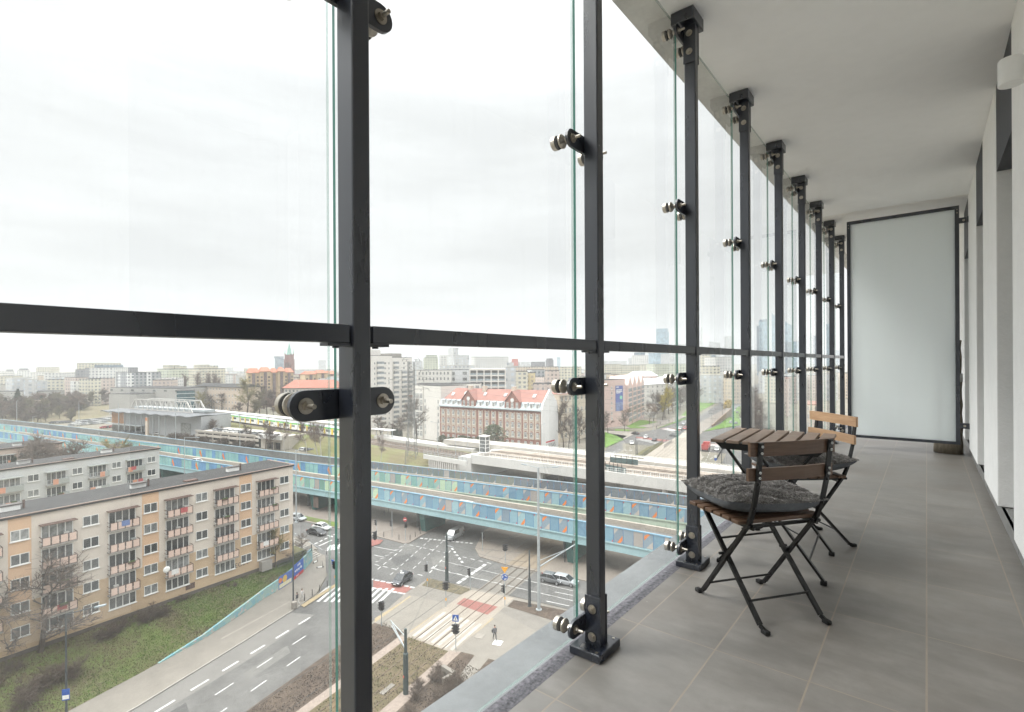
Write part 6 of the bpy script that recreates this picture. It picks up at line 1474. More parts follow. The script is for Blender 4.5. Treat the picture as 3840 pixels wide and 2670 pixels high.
# ================================================================ TREES AND SHRUBS
BARK = M('bark', (.085,.068,.055), .95, 0, .3, 1.5); TWIG = M('twigs', (.13,.10,.080), .95, 0, .25, .6); TWIGY = M('twigs_budding', (.22,.19,.085), .95, 0, .25, .6)
TWIGW = M('willow_twigs', (.40,.33,.06), .95, 0, .25, .6); BIRCH = M('birch_bark', (.50,.48,.45), .9, 0, .3, 2); TWIGB = M('birch_twigs', (.17,.125,.105), .95, 0, .2, .6)
NEED = M('needles', (.035,.060,.030), .95, 0, .4, .8, col2=(.012,.024,.014)); LEAFO = M('olive_leaves', (.10,.115,.06), .9, 0, .35, .8, col2=(.045,.055,.03))
IVY = M('ivy_leaves', (.055,.07,.03), .9, 0, .4, .8)
BRUSH = M('brush_twigs', (.105,.078,.060), .95, 0, .3, .8)
def tree_mesh(seed, h, spread, up, n1, n2, n3, tm, cm, trunk=.22, thin=.016, first=.25, r0=.16, multi=1):
    rg = random.Random(seed); tk = MB(); cr = MB()
    def br_(m, p, d, L, ra, rb, seg, bend):
        pts = [p]
        for k in range(seg):
            d = (d + Vector((rg.gauss(0, bend), rg.gauss(0, bend), rg.gauss(0, bend*.6) + up*.06))).normalized(); q = pts[-1]+d*L/seg
            m.cyl(pts[-1], q, ra+(rb-ra)*k/seg, ra+(rb-ra)*(k+1)/seg, 5 if m is tk else 3, 0, False); pts.append(q)
        return pts, d
    for s in range(multi):
        d0 = Vector((rg.gauss(0,.04), rg.gauss(0,.04), 1)) if multi == 1 else Vector((rg.uniform(-1,1)*spread*.6, rg.uniform(-1,1)*spread*.6, 1))
        p0 = Vector((0,0,0)) if multi == 1 else Vector((rg.uniform(-.2,.2)*h*.2, rg.uniform(-.2,.2)*h*.2, 0))
        pts, _ = br_(tk, p0, d0.normalized(), h*(.80 if multi == 1 else rg.uniform(.5,.8)), r0, r0*.22, 7, .06)
        for i in range(n1):
            t_ = first + (1-first)*(i+rg.random())/n1; k = min(6, int(t_*7)); p = pts[k].lerp(pts[k+1], t_*7-k)
            a = rg.uniform(0, 6.28); w_ = spread*(1.15-.75*t_)
            d = Vector((math.cos(a)*w_, math.sin(a)*w_, up*rg.uniform(.5,1.1))).normalized(); L1 = h*rg.uniform(.26,.40)*(1.15-.55*t_)
            q1_, e1 = br_(tk, p, d, L1, r0*.42*(1.1-.6*t_), r0*.12, 4, .13)
            for j in range(n2):
                u = rg.uniform(.25, 1); k2 = min(3, int(u*4)); p2 = q1_[k2].lerp(q1_[k2+1], u*4-k2)
                d2 = (e1 + Vector((rg.gauss(0,.75), rg.gauss(0,.75), rg.gauss(.1,.5)))).normalized()
                q2_, e2 = br_(cr, p2, d2, h*rg.uniform(.08,.17), thin*2.2, thin*.9, 2, .2)
                for l in range(n3):
                    p3 = q2_[rg.choice((0,1,1,2,2))]; d3 = (e2 + Vector((rg.gauss(0,.8), rg.gauss(0,.8), rg.gauss(.05,.6)))).normalized()
                    cr.cyl(p3, p3+d3*h*rg.uniform(.035,.085), thin, thin*.5, 3, 0, False)
    return tk.mesh('trunk', tm), cr.mesh('crown', cm)
def leaf_mesh(seed, h, kind, cm):
    rg = random.Random(seed); tk = MB(); cr = MB(); tk.cyl((0,0,0),(0,0,h*.6),.14,.05,6)
    n = 2600 if kind != 'thuja' else 1400
    for k in range(n):
        t_ = rg.random()**.8
        if kind == 'cone': rr = h*.24*(1-t_)*(.55+.45*abs(math.sin(t_*26)))+.05; z = h*(.06+.94*t_)
        elif kind == 'thuja': rr = h*.16*min(1, (1-t_)*2.2)*(.85+.15*rg.random()); z = h*(.02+.98*t_)
        elif kind == 'round': z = h*(.08+.92*t_); q = (z/h-.5)*2; rr = h*.48*max(.05, 1-abs(q)**2.4)**.5*(.8+.2*math.sin(k*.7))
        else: z = h*t_*(.6+.4*rg.random()); rr = h*.9*(1-.6*t_)
        a = rg.uniform(0, 6.28); r_ = rr*rg.uniform(.55, 1.03)
        lump = 1+.16*math.sin(a*3+seed)+.12*math.sin(a*5+z*2.2)
        c = Vector((math.cos(a)*r_*lump, math.sin(a)*r_*lump, z)); s = h*rg.uniform(.016,.036)
        u = Vector((rg.gauss(0,1), rg.gauss(0,1), rg.gauss(0,1))).normalized(); v = u.orthogonal().normalized(); w_ = u.cross(v)
        cr.add([c-v*s, c+w_*s*.7, c+v*s, c-w_*s*.7], [(0,1,2,3)])
    return tk.mesh('trunk', BARK), cr.mesh('crown', cm)
TM = {}
for i in range(4): TM['bare', i] = tree_mesh(30+i, 10, .95, .75, 13, 11, 8, BARK, TWIG, thin=.030)
for i in range(2): TM['near', i] = tree_mesh(60+i, 10, 1.15, .65, 16, 13, 9, BARK, TWIG, thin=.019, r0=.22)
for i in range(2): TM['bud', i] = tree_mesh(70+i, 10, .8, .9, 12, 11, 9, BARK, TWIGY, thin=.026)
TM['willow', 0] = tree_mesh(80, 10, .75, .9, 14, 14, 11, BARK, TWIGW, thin=.03)
TM['poplar', 0] = tree_mesh(81, 10, .25, 1.3, 18, 9, 7, BARK, TWIGB, thin=.022, first=.12)
for i in range(2): TM['birch', i] = tree_mesh(84+i, 10, .6, .8, 12, 9, 7, BIRCH, TWIGB, thin=.022, r0=.13, first=.35)
for i in range(3): TM['bush', i] = tree_mesh(90+i, 10, 1.3, .9, 6, 9, 9, BRUSH, BRUSH, thin=.024, r0=.10, first=.12, multi=9)
TM['thicket', 0] = tree_mesh(95, 10, 1.0, .8, 14, 12, 9, BARK, TWIG, thin=.05); TM['thicket', 1] = tree_mesh(96, 10, 1.2, .7, 14, 12, 9, BARK, M('twigs_reddish', (.165,.115,.09), .95, 0, .25, .6), thin=.05)
TM['thicket', 2] = tree_mesh(97, 10, .9, .9, 14, 12, 9, BARK, M('twigs_greenish', (.15,.13,.075), .95, 0, .25, .6), thin=.05)
TM['conifer', 0] = leaf_mesh(5, 10, 'cone', NEED); TM['thuja', 0] = leaf_mesh(6, 10, 'thuja', NEED); TM['round', 0] = leaf_mesh(7, 10, 'round', LEAFO); TM['ivy', 0] = leaf_mesh(8, 10, 'round', IVY)
tcount = [0]
def tree(kind, x, y, z, h, label, cat='tree', group=None, wide=1.0, name=None):
    ks = [k for k in TM if k[0] == kind]; tcount[0] += 1; tk, cr = TM[ks[tcount[0] % len(ks)]]
    t_ = thing(name or {'bush':'bush','conifer':'conifer','thuja':'thuja','birch':'birch_tree','poplar':'poplar_tree','willow':'willow_tree','ivy':'ivy_bush','round':'evergreen_tree'}.get(kind, 'bare_tree'), label, cat, (x, y, z-.05), tcount[0]*2.4, group, (h/10*wide, h/10*wide, h/10))
    link(tk, 'trunk', t_); link(cr, 'crown', t_); return t_
def treep(kind, px, py, z, top, label, **kw):
    p = P(px, py, z); d = -p.x*SN + p.y*CS; return tree(kind, p.x, p.y, z, max(1, zt_(px, top, d)-z), label, **kw)
def treed(kind, px, d, z, top, label, **kw):
    p = pl(px, d); return tree(kind, p[0], p[1], z, max(1, zt_(px, top, d)-z), label, **kw)
treep('near', 150, 2492, -33.0, 2090, 'large bare tree spreading over the lawn before the cream block, by the dark lamp post', wide=1.35)
treep('near', -30, 2520, -33.0, 2120, 'bare tree at the left edge of the lawn, only its branches in view', wide=1.1)
def q4t(kind, x, y, z, top, label, **kw): return treep(kind, 560+x*.30488, 2050+y*.30488, z, 2050+top*.30488, label, **kw)
q4t('near', 770, 470, -31.6, 170, 'small bare tree standing against the tan wall below the second balcony stack', wide=1.0)
q4t('near', 1090, 345, -31.6, 10, 'dark twiggy tree against the black wall graffiti', wide=1.0)
q4t('bud', 1545, 250, -31.6, -250, 'budding yellowish tree at the corner of the cream block')
q4t('near', 1690, 190, -31.6, -80, 'bare tree by the small fence at the block corner', wide=1.2)
q4t('near', 1880, 60, -32.6, -160, 'bare tree leaning over the outdoor stairs', wide=1.3)
q4t('bud', 60, 690, -31.8, 330, 'thin upright sapling before the bottom windows'); q4t('bud', 200, 660, -31.8, 380, 'second thin sapling before the bottom windows')
for i, (x, y, t_) in enumerate(((40,900,690),(-90,960,740),(180,860,690),(400,720,590),(470,690,580),(960,520,430),(1060,500,425),(880,500,420),(1180,420,350),(500,560,440),(-330,1060,840),(-420,1130,880),(-560,1190,930),(-250,1000,830))):
    q4t('bush', x, y, -32.1-(.5 if x < -200 else 0), t_, 'brown leafless bush on the lawn below the cream block', cat='bush', group='leafless bushes on the lawn bank', wide=1.2)
for i, (x, y) in enumerate(((40,2560),(150,2600),(-40,2620),(250,2560),(90,2660))): treep('bush', x, y, -33.4, y-105, 'brown scrub at the bottom left of the lawn', cat='bush', group='scrub at the foot of the lawn', wide=1.3)
for i, (x, d, t_, k) in enumerate(((135,131,1648,'bare'),(170,128,1640,'near'),(205,133,1650,'bare'),(238,127,1660,'bare'),(260,140,1655,'near'),(440,122,1648,'bud'),(415,126,1655,'bare'))):
    treed(k, x, d, -31.3, t_, ['bare tree between the grey and brownish blocks, nearest the left edge','taller bare tree in the gap behind the grey block','bare tree right of the tallest one behind the grey block','bare tree before the green flyover panels','bare tree right of the others behind the grey block roof','yellowish budding tree above the right end of the grey roof','bare tree behind the grey roof beside the budding one'][i], wide=1.2)
treed('conifer', 50, 104, -31.3, 1713, 'dark conifer tip showing above the grey block roof')
sheet('meadow', [P(-120,1592),P(330,1580),P(436,1545),P(446,1500),P(425,1455),P(-120,1450)], M('meadow_grass', (.105,.095,.045), .95, 0, .4, .06, col2=(.12,.09,.06)), .02)
# brown scrub wood on the left
rg = random.Random(77)
for k in range(235):
    x = rg.uniform(-40, 440); d = rg.choice((rg.uniform(315, 430), rg.uniform(385, 470), rg.uniform(430, 720))); 
    if d < 385: x = rg.uniform(-40, 300)
    if x > 330 and d < 440: d += 120
    h = rg.uniform(5, 15); p = pl(x, d); tree('bush' if k % 4 == 0 else 'thicket', p[0], p[1], -34, h, 'bare brown tree in the scrub wood at the left', group='bare trees of the scrub wood', wide=rg.uniform(1.0, 1.5), name='bare_tree')
for x, d, t_, lb in ((66,385,1458,'big dark conifer in the scrub wood at the left edge'),(20,370,1490,'dark conifer low at the left edge of the scrub wood'),(45,372,1500,'second small conifer beside the left edge'),(155,400,1483,'dark bushy conifer in the middle of the scrub wood'),(40,620,1412,'far dark conifer before the white terraces')): treed('conifer', x, d, -34, t_, lb, wide=1.35)
# small houses in the scrub
b_, L, H = block('low_building', 'low grey flat roofed building half hidden in scrub at the left edge', 'building', pl(-30, 452), pl(140, 440), -34, zt_(60, 1468, 450), 22, GC); grid(b_, L, H, 8, 2, 1.6, 1.6, 2, 1)
block('low_building', 'low pinkish shed among the scrub trees', 'building', pl(98, 398), pl(135, 394), -34, zt_(110, 1499, 396), 12, fac['pink'] if False else BRICKB)
block('low_building', 'long pale roofed hall behind the scrub at the left edge', 'building', pl(-40, 520), pl(72, 520), -34, zt_(20, 1444, 520), 22, CONCW)
# trees round the beige office, the parking deck and the railway
for k, x, d, t_, lb, w_ in (('bud',928,352,1418,'large pale budding tree before the ochre flats',1.35),('bare',831,382,1470,'bare tree before the long beige building, left of the big budding tree',1.3),('bare',855,385,1478,'second bare tree before the long beige building',1.2),('bud',757,362,1468,'budding tree right of the teal glass office',1.2),('bare',795,388,1480,'bare tree before the middle of the beige building',1.3),
    ('poplar',686,486,1408,'tall narrow poplar, leftmost before the cream blocks',1.0),('poplar',752,486,1400,'tall narrow poplar, second before the cream blocks',1.0),('poplar',773,480,1402,'narrow poplar just right of the second one',1.0),('poplar',806,484,1404,'narrow poplar before the second cream block',1.1),('poplar',825,484,1420,'short narrow poplar at the end of the row',1.0),
    ('thicket',972,330,1468,'bare brown tree under the ochre flats, left of the fixing',1.3),('thicket',1000,322,1460,'bare brown tree under the ochre flats by the round fixing',1.3),('thicket',1026,318,1490,'low bare tree beside the station canopy',1.4),('thicket',950,312,1500,'low bare bushes tree behind the canopy, left',1.5),('thicket',890,330,1508,'low bare tree behind the canopy by the pale shed',1.5),('bare',990,420,1440,'far bare tree in front of the ochre walls',1.2),('bare',1055,400,1445,'bare tree below the church tower',1.2),
    ('bare',727,262,1562,'bare tree before the showroom end wall',1.2),('bare',700,258,1580,'bare tree beside the showroom window',1.2),('bare',783,248,1575,'bare tree at the left end of the parking deck',1.2),('bare',806,246,1572,'second bare tree at the left end of the parking deck',1.3),('thicket',850,240,1610,'reddish scrub tree before the parking deck',1.5),('thicket',890,236,1615,'reddish scrub tree along the parking deck wall',1.5),
    ('bare',933,222,1590,'slim bare tree before the parked cars on the deck',1.0),('bare',994,212,1580,'slim bare tree before the deck corner',1.0),('bare',1020,208,1600,'slim bare tree left of the lettered gate',1.0),('birch',1065,205,1575,'birch tree before the lettered gate',1.0),('birch',1148,198,1572,'white stemmed birch right of the car park',1.0),('birch',1190,197,1580,'second white stemmed birch right of the car park',1.0),('birch',1203,196,1590,'third white stemmed birch on the slope',1.0),('birch',1170,215,1585,'birch further up the slope',1.0)):
    treed(k, x, d, -34 if d < 300 or d > 345 else -31, t_, lb, wide=w_)
for k in range(26):
    x = rg.uniform(640, 980); d = 236-(x-640)*.07+rg.uniform(0, 8); p = pl(x, d); tree('bush', p[0], p[1], -34, rg.uniform(2.5, 4.5), 'low reddish brush along the foot of the parking deck', cat='bush', group='brush by the parking deck', wide=1.6)
for x, y, t_, lb, k, w_ in ((1563,1650,1480,'tall bare tree before the glazed white office','near',.8),(1430,1650,1560,'small bare tree before the white high-rise','bare',1.2),(1428,1735,1630,'white stemmed birch on the embankment slope','birch',1.0),(1490,1640,1560,'bare bush tree at the foot of the high-rise','bare',1.4)): treep(k, x, y, -30, t_, lb, wide=w_)
for i, x in enumerate((1472,1481,1489,1497,1505)): treep('thuja', x, 1641, -30, 1600+i*2, 'dark clipped thuja of the row behind the platform shelter', group='thuja row by the shelter', cat='conifer')
treep('round', 1850, 1688, -32, 1592, 'large round grey green tree in front of the brick tenement', wide=1.1)
for i, x in enumerate((1660,1690,1712,1735,1760,1785,1805)): treep('ivy', x, 1676+i*2, -32, 1632+(i % 3)*7, 'dark ivy bush at the foot of the brick tenement', cat='bush', group='ivy bushes before the tenement', wide=1.2)
for k, x, d, t_, lb, w_ in (('bare',2112,212,1500,'bare tree right of the white gable wall',.8),('bare',2172,224,1520,'bare tree before the cream ornate tenement',.9),('bare',2130,205,1560,'low bare tree by the graffiti lawn',1.0),('willow',2484,312,1458,'bright yellow willow beside the pink zigzag building',.95),('bare',2434,292,1512,'bare tree before the zigzag wing',1.1),('bare',2340,262,1530,'bare tree before the pink entrance',1.1),('bare',2278,256,1545,'small bare tree by the second post at the pink building',1.1)): treed(k, x, d, -34, t_, lb, wide=w_)
for k in range(20):
    t_ = k/19; tree('bare', -127-52*t_+rg.uniform(-3,3), 296+270*t_+rg.uniform(-5,5), -34, rg.uniform(15, 19), 'grey bare tree of the row along the avenue', group='bare trees along the avenue', wide=1.1)
for k in range(14):
    t_ = k/13; tree('bare', -50-62*t_+rg.uniform(-3,3), 214+230*t_+rg.uniform(-5,5), -34, rg.uniform(13, 17), 'bare tree on the right side of the avenue', group='bare trees right of the avenue', wide=1.1)
for x, y, h in ((-42.2,38.5,1.6),(-42.8,36.5,1.5),(-39.4,37.5,2.2),(-39.6,38.6,2.4),(-39.2,36.2,2.0),(-41.6,35,1.5),(-40.2,33,1.4),(-38.5,35,1.8),(-43.2,39.8,1.3)): tree('bush', x, y, GZ+.1, h, 'dry twiggy shrub in the soil bed by the concrete box', cat='bush', group='dry shrubs in the soil bed', wide=1.3)
# ================================================================ VEHICLES
CARP = Mobj('car_paint', .25, .2, .6, 0, .03, .5); TYRE = M('tyre', (.015,.015,.015), .8); RIM = M('rim', (.45,.46,.47), .3, .8); HL = M('headlight', (.75,.77,.78), .1); TL = M('taillight', (.35,.01,.01), .25); CARW = M('car_glass', (.015,.018,.02), .06, 0, .1, 1, .8)
def loft(m, secs, mi=0):
    n = len(secs[0]); o = []
    for s in secs: o += s
    fs = []
    for i in range(len(secs)-1):
        for j in range(n): fs.append((i*n+j, i*n+(j+1) % n, (i+1)*n+(j+1) % n, (i+1)*n+j))
    fs.append(tuple(range(n))[::-1]); fs.append(tuple(range((len(secs)-1)*n, len(secs)*n))); m.add(o, fs, mi)
def car_meshes(kind):
    L = {'sedan':4.6,'hatch':4.1,'van':5.0,'wagon':4.4}[kind]; W = .90 if kind != 'van' else .96
    zb, ht = .22, {'sedan':1.44,'hatch':1.5,'van':1.95,'wagon':1.48}[kind]
    belt = .92 if kind != 'van' else 1.15; h2 = L/2
    st = [(-h2,.62,.45,.80),(-h2+.08,.92,.30,.86),(-h2+.7,.98,zb,belt),(-.2,1,zb,belt),(h2-1.15,.98,zb,belt-.04),(h2-.35,.93,.26,belt-.20),(h2-.04,.80,.34,belt-.32),(h2,.6,.42,belt-.4)]
    def sec(x, k, z0, z1): w_ = W*k; return [(x,-w_*.92,z0),(x,w_*.92,z0),(x,w_,z0+.18),(x,w_,z1-.12),(x,w_*.93,z1),(x,-w_*.93,z1),(x,-w_,z1-.12),(x,-w_,z0+.18)]
    b = MB(); loft(b, [sec(*s) for s in st])
    r0, r1, a, c = {'sedan':(-1.05,.35,-1.75,1.25),'hatch':(-1.35,.30,-1.95,1.20),'van':(-2.3,1.0,-2.45,1.75),'wagon':(-1.7,.30,-2.1,1.22)}[kind]
    g = MB()
    def gs(x, z, k): return [(x,-W*k,z),(x,W*k,z)]
    v = [(a,-W*.88,belt-.02),(a,W*.88,belt-.02),(c,W*.88,belt-.05),(c,-W*.88,belt-.05),(r0,-W*.72,ht-.035),(r0,W*.72,ht-.035),(r1,W*.72,ht-.035),(r1,-W*.72,ht-.035)]
    g.add(v, [(0,3,2,1),(4,5,6,7),(0,1,5,4),(1,2,6,5),(2,3,7,6),(3,0,4,7)])
    b.add([(r0-.03,-W*.74,ht-.03),(r0-.03,W*.74,ht-.03),(r1+.04,W*.74,ht-.03),(r1+.04,-W*.74,ht-.03),(r0+.1,-W*.66,ht+.03),(r0+.1,W*.66,ht+.03),(r1-.1,W*.66,ht+.03),(r1-.1,-W*.66,ht+.03)], [(0,3,2,1),(4,5,6,7),(0,1,5,4),(1,2,6,5),(2,3,7,6),(3,0,4,7)])
    for s in (-1, 1):
        for (xa, xb) in (((a, r0), (c, r1), ((r0+r1)/2-.03, (r0+r1)/2-.03))): b.bar((xa,s*W*.885,belt-.03),(xb,s*W*.735,ht-.02),.07,.05)
    if kind == 'van': b.add([(-2.42,-W*.89,belt),(-.5,-W*.89,belt),(-.5,-W*.76,ht-.05),(-2.3,-W*.76,ht-.05)], [(0,1,2,3)]); b.add([(-2.42,W*.89,belt),(-.5,W*.89,belt),(-.5,W*.76,ht-.05),(-2.3,W*.76,ht-.05)], [(3,2,1,0)])
    wh = MB(); wh.cyl((0,-.11,0),(0,.11,0),.325,.325,14,0); wh.cyl((0,-.116,0),(0,.116,0),.215,.215,10,1)
    hl = MB(); hl.box(-.12,-.17,-.07,.03,.17,.07); tl = MB(); tl.box(-.03,-.16,-.09,.05,.16,.09)
    bp = MB(); bp.box(-.02,-.26,-.06,.02,.26,.06)
    return dict(body=b.mesh('body', CARP), win=g.mesh('windows', CARW), wheel=wh.mesh('wheel', [TYRE, RIM]), hl=hl.mesh('headlight', HL), tl=tl.mesh('taillight', TL), pl=bp.mesh('number_plate', WHITEP), L=L, W=W, belt=belt)
CM = {k: car_meshes(k) for k in ('sedan','hatch','van','wagon')}
COLS = dict(white=(.72,.72,.70), silver=(.42,.43,.44), grey=(.16,.165,.17), black=(.018,.019,.022), red=(.45,.025,.03), blue=(.05,.09,.20), dark=(.05,.052,.06))
def car(kind, col, x, y, ang, label, z=GZ, group=None, simple=False, s=.96, name=None):
    k = CM[kind]; c = thing(name or ('van' if kind == 'van' else 'car'), label, 'van' if kind == 'van' else 'car', (x, y, z), ang, group, s)
    b = link(k['body'], 'body', c); b.color = (*COLS[col], 1); link(k['win'], 'windows', c)
    h2 = k['L']/2
    for sx in (-1, 1):
        for sy in (-1, 1): link(k['wheel'], 'wheel', c, (sx*h2*.62, sy*(k['W']-.10), .325))
    if simple: return c
    for sy in (-1, 1): link(k['hl'], 'headlight', c, (h2-.14, sy*k['W']*.66, k['belt']-.33)); link(k['tl'], 'taillight', c, (-h2-.02, sy*k['W']*.68, k['belt']-.12))
    link(k['pl'], 'number_plate', c, (h2+.01, 0, .48)); return c
def carp(kind, col, px, py, ang, label, z=GZ, **kw): p = P(px, py, z); return car(kind, col, p.x, p.y, ang, label, z, **kw)
up = math.atan2(1, -.205); dn = up+math.pi
tx = carp('hatch', 'dark', 1400+.26316*410, 1980+.26316*775, dn+.05, 'dark taxi with a roof light driving over the red cycle crossing')
m = MB(); m.box(-.12,-.3,1.53,.12,.3,1.70); m.build('roof_light', WHITEP, tx)
carp('van', 'silver', 1400+.26316*1160, 1980+.26316*140, dn, 'silver van coming out from under the nearer flyover')
carp('wagon', 'silver', 1850+.2193*1230, 1950+.2193*1090, rad(10), 'silver car on the road under the flyover by the second post')
carp('hatch', 'grey', 1850+.2193*1000, 1950+.2193*1060, rad(10), 'dark grey car right behind the silver one under the flyover')
carp('sedan', 'white', 1207, 1985, rad(12), 'white sedan waiting left of the widest post')
carp('sedan', 'black', 1187, 2004, rad(12), 'black car partly hidden by branches beside the white sedan'); carp('wagon', 'silver', 1117, 1950, rad(12), 'silver car at the corner of the cream block')
i_ = near(pa, -72); pf = offs(pa, 3.0)[i_]; car('van', 'white', pf.x, pf.y, math.atan2(pa[i_+1].y-pa[i_].y, pa[i_+1].x-pa[i_].x), 'white van driving on the nearer flyover', GZ+5.36)
i_ = near(pa, -88); pf = offs(pa, 2.8)[i_]; car('hatch', 'white', pf.x, pf.y, math.atan2(pa[i_+1].y-pa[i_].y, pa[i_+1].x-pa[i_].x), 'white car mostly hidden by the flyover barrier', GZ+5.36)
i_ = near(pa, -172); pf = offs(pa, 6.5)[i_]; car('hatch', 'white', pf.x, pf.y, math.atan2(pa[i_+1].y-pa[i_].y, pa[i_+1].x-pa[i_].x), 'white car on the nearer flyover above the cream block roof', GZ+5.36)
for k, (x, y) in enumerate(((-76,111),(-72.5,112),(-69,112.8),(-73.5,116))): car('hatch' if k % 2 else 'sedan', 'black', x, y+1, rad(8), ['black car parked under the viaduct, leftmost','black car parked under the viaduct, second from the left','black car parked under the viaduct beside the second post','black car behind the front row under the viaduct'][k], GZ+.12)
def zrc(kind, col, x, y, ang, lb): carp(kind, col, 2250+x*.3759, 1350+y*.3759, ang, lb)
zrc('sedan','black',350,742,rad(170),'black car turning at the far crossing, left'); zrc('hatch','white',459,778,dn,'white car coming towards the far zebra'); zrc('hatch','dark',544,808,up,'dark car on the far zebra crossing'); zrc('sedan','white',315,838,dn+.3,'white car leaving the far crossing to the left')
zrc('sedan','grey',735,760,rad(175),'grey car crossing right at the far junction'); zrc('hatch','silver',836,645,dn,'silver car on the avenue behind the far junction'); zrc('sedan','white',800,690,dn,'white car waiting at the far junction'); zrc('hatch','red',850,692,dn,'red car at the edge of the third post')
def ztc(kind, col, x, y, ang, lb): carp(kind, col, 2610+x*.188, 1500+y*.188, ang, lb)
ztc('sedan','white',415,1005,dn+.05,'white car right of the red truck'); ztc('hatch','white',585,145,dn,'white car on the far left carriageway'); ztc('hatch','black',540,118,dn,'dark car on the far left carriageway')
tp = P(2610+200*.188, 1500+1000*.188)
tk_ = thing('truck', 'red tipper truck driving away on the avenue left of the table', 'truck', tp, up)
TRR = M('truck_red', (.42,.055,.05), .45, 0, .1, .5)
m = MB(); m.box(1.9,-1.2,.9,3.9,1.2,3.0); m.build('cab', TRR, tk_); m = MB(); m.box(3.2,-1.15,1.9,3.92,1.15,2.7); m.build('windscreen', CARW, tk_)
m = MB(); m.box(-4,-1.25,1.2,1.7,1.25,1.5); m.box(-4,-1.25,1.5,-3.85,1.25,2.7); m.box(1.55,-1.25,1.5,1.7,1.25,3.0); m.box(-3.85,-1.25,1.5,1.55,-1.12,2.6); m.box(-3.85,1.12,1.5,1.55,1.25,2.6); m.build('tipper', TRR, tk_)
m = MB(); m.box(-3.8,-.5,.7,3.7,.5,1.19); m.build('chassis', RUB, tk_)
for x in (-3,-1.7,2.8):
    for s in (-1.05, 1.05): o = link(CM['van']['wheel'], 'wheel', tk_, (x, s, .52)); o.scale = (1.6,1.4,1.6)
m = MB(); m.box(-4.02,-1.1,.75,-3.99,1.1,1.1); m.build('taillight', TL, tk_)
# car parks
rg = random.Random(5)
lots = []
for r in range(3):
    for k in range(9): a = P(270+15*k+r*14, 1598-8*r-k*1.3); lots.append((a.x, a.y, rg.choice(('white','silver','white','grey','silver')), 'car parked in the pale rows of the showroom lot', 'cars in the showroom lot', GZ))
for k in range(6): a = P(200+12*k, 1588-k*.5); lots.append((a.x, a.y, rg.choice(('grey','silver','dark')), 'car parked in the far row at the edge of the scrub', 'cars at the edge of the scrub', GZ))
for k in range(5): a = P(392+10*k, 1606-k*.8); lots.append((a.x, a.y, ('red','red','dark','red','grey')[k], 'reddish car in the short row left of the showroom', 'cars left of the showroom', GZ))
for k in range(9): a = P(470+9*k, 1624+k*.7); lots.append((a.x, a.y, rg.choice(('black','dark','grey','white')), 'dark car in the row before the showroom window', 'cars before the showroom', GZ))
for x, y, c, lb, g, z in lots: car(rg.choice(('hatch','sedan','wagon')), c, x, y, rad(100)+rg.uniform(-.06,.06), ('light ' if c in ('white','silver') else '')+lb, z, group=('light ' if c in ('white','silver') else '')+g, simple=True)
carp('wagon','white',598,1630,rad(30),'white car leaving beside the beige totem')
for k in range(12):
    t_ = k/11; x, y = -255+42*t_, 98+7.5*t_+ (k % 2)*0
    car(rg.choice(('hatch','sedan','wagon')), ('silver','grey','white','white','white','dark','white','silver','dark','dark','grey','white')[k], x, y, rad(80), 'car parked on the upper level of the parking deck', GZ+4.71, group='cars on the parking deck', simple=True)
for k, (x, c) in enumerate(((1158,'dark'),(1178,'grey'),(1196,'silver'),(1213,'dark'),(1236,'white'),(1258,'red'),(1138,'white'))):
    carp('hatch', c, x, 1703-(1258-x)*.10, rad(14), ['dark car in the row under the birches','grey car in the row under the birches','silver car in the row under the birches','dark hatchback by the white car under the birches','white car in the row under the birches','bright red car left of the widest post','white car at the car park gate'][k])
for k in range(34):
    t_ = rg.random(); x, y = (-84-36*t_+rg.uniform(-3,6), 300+150*t_) if k % 2 else (-122-60*t_+rg.uniform(-4,4), 400+230*t_)
    car('hatch', rg.choice(('white','silver','grey','dark','white')), x, y, dn if k % 2 else up, 'tiny car in the distant traffic of the avenue', group='distant traffic on the avenue', simple=True)
# ================================================================ LAMPS, SIGNALS, SIGNS, PEOPLE
def lamppost(x, y, h, label, z=GZ, m_=GALV, arms=((1,0,2.2),), r=.11, rot=0, low=None, group=None):
    t_ = thing('street_lamp', label, 'street lamp', (x, y, z), rot, group)
    m = MB(); m.cyl((0,0,0),(0,0,h),r,r*.6,10); 
    if low: m.cyl((0,0,0),(0,0,low),r*1.35,r*1.3,10)
    m.cyl((0,0,0),(0,0,.25),r*2,r*1.8,10); m.build('pole', m_, t_)
    for (ax, ay, l) in arms:
        m = MB(); m.bar((0,0,h-.1),(ax*l,ay*l,h+.25),.09,.09); m.build('arm', m_, t_)
        m = MB(); m.bar((ax*l*.92,ay*l*.92,h+.2),(ax*(l+.75),ay*(l+.75),h+.3),.28,.12); m.build('lamp_head', LAMPG, t_)
    return t_
def lamp_px(px, py, top, label, z=GZ, d=None, **kw):
    p = P(px, py, z) if d is None else Vector((*pl(px, d), z)); dd = -p.x*SN+p.y*CS
    return lamppost(p.x, p.y, max(2, zt_(px, top, dd)-z), label, z, **kw)
bl = lamp_px(249, 2695, 2300, 'dark lamp post on the pavement at the bottom left, with a bus stop sign', m_=POLED, arms=((.5,.85,2.6),), r=.11)
m = MB(); m.box(.06,-.32,1.9,.10,.32,3.0,0); m.box(.101,-.28,2.0,.106,.28,2.4,1); o = m.build('bus_sign', [SIGNB, WHITEP], bl); o.rotation_euler = (0,0,rad(-35))
lamp_px(1100, 2259, 1965, 'dark slim pole by the litter bin at the zebra crossing', m_=POLED, arms=(), r=.12)
lamp_px(1111, 1960, 1690, 'tall pale grey lamp post at the corner of the cream block', arms=((.9,-.3,1.2),), r=.17)
lamp_px(690, 0, 1640, 'grey lamp post rising past the blue flyover panels above the roof', d=141, arms=((.95,.25,5.5),), r=.13)
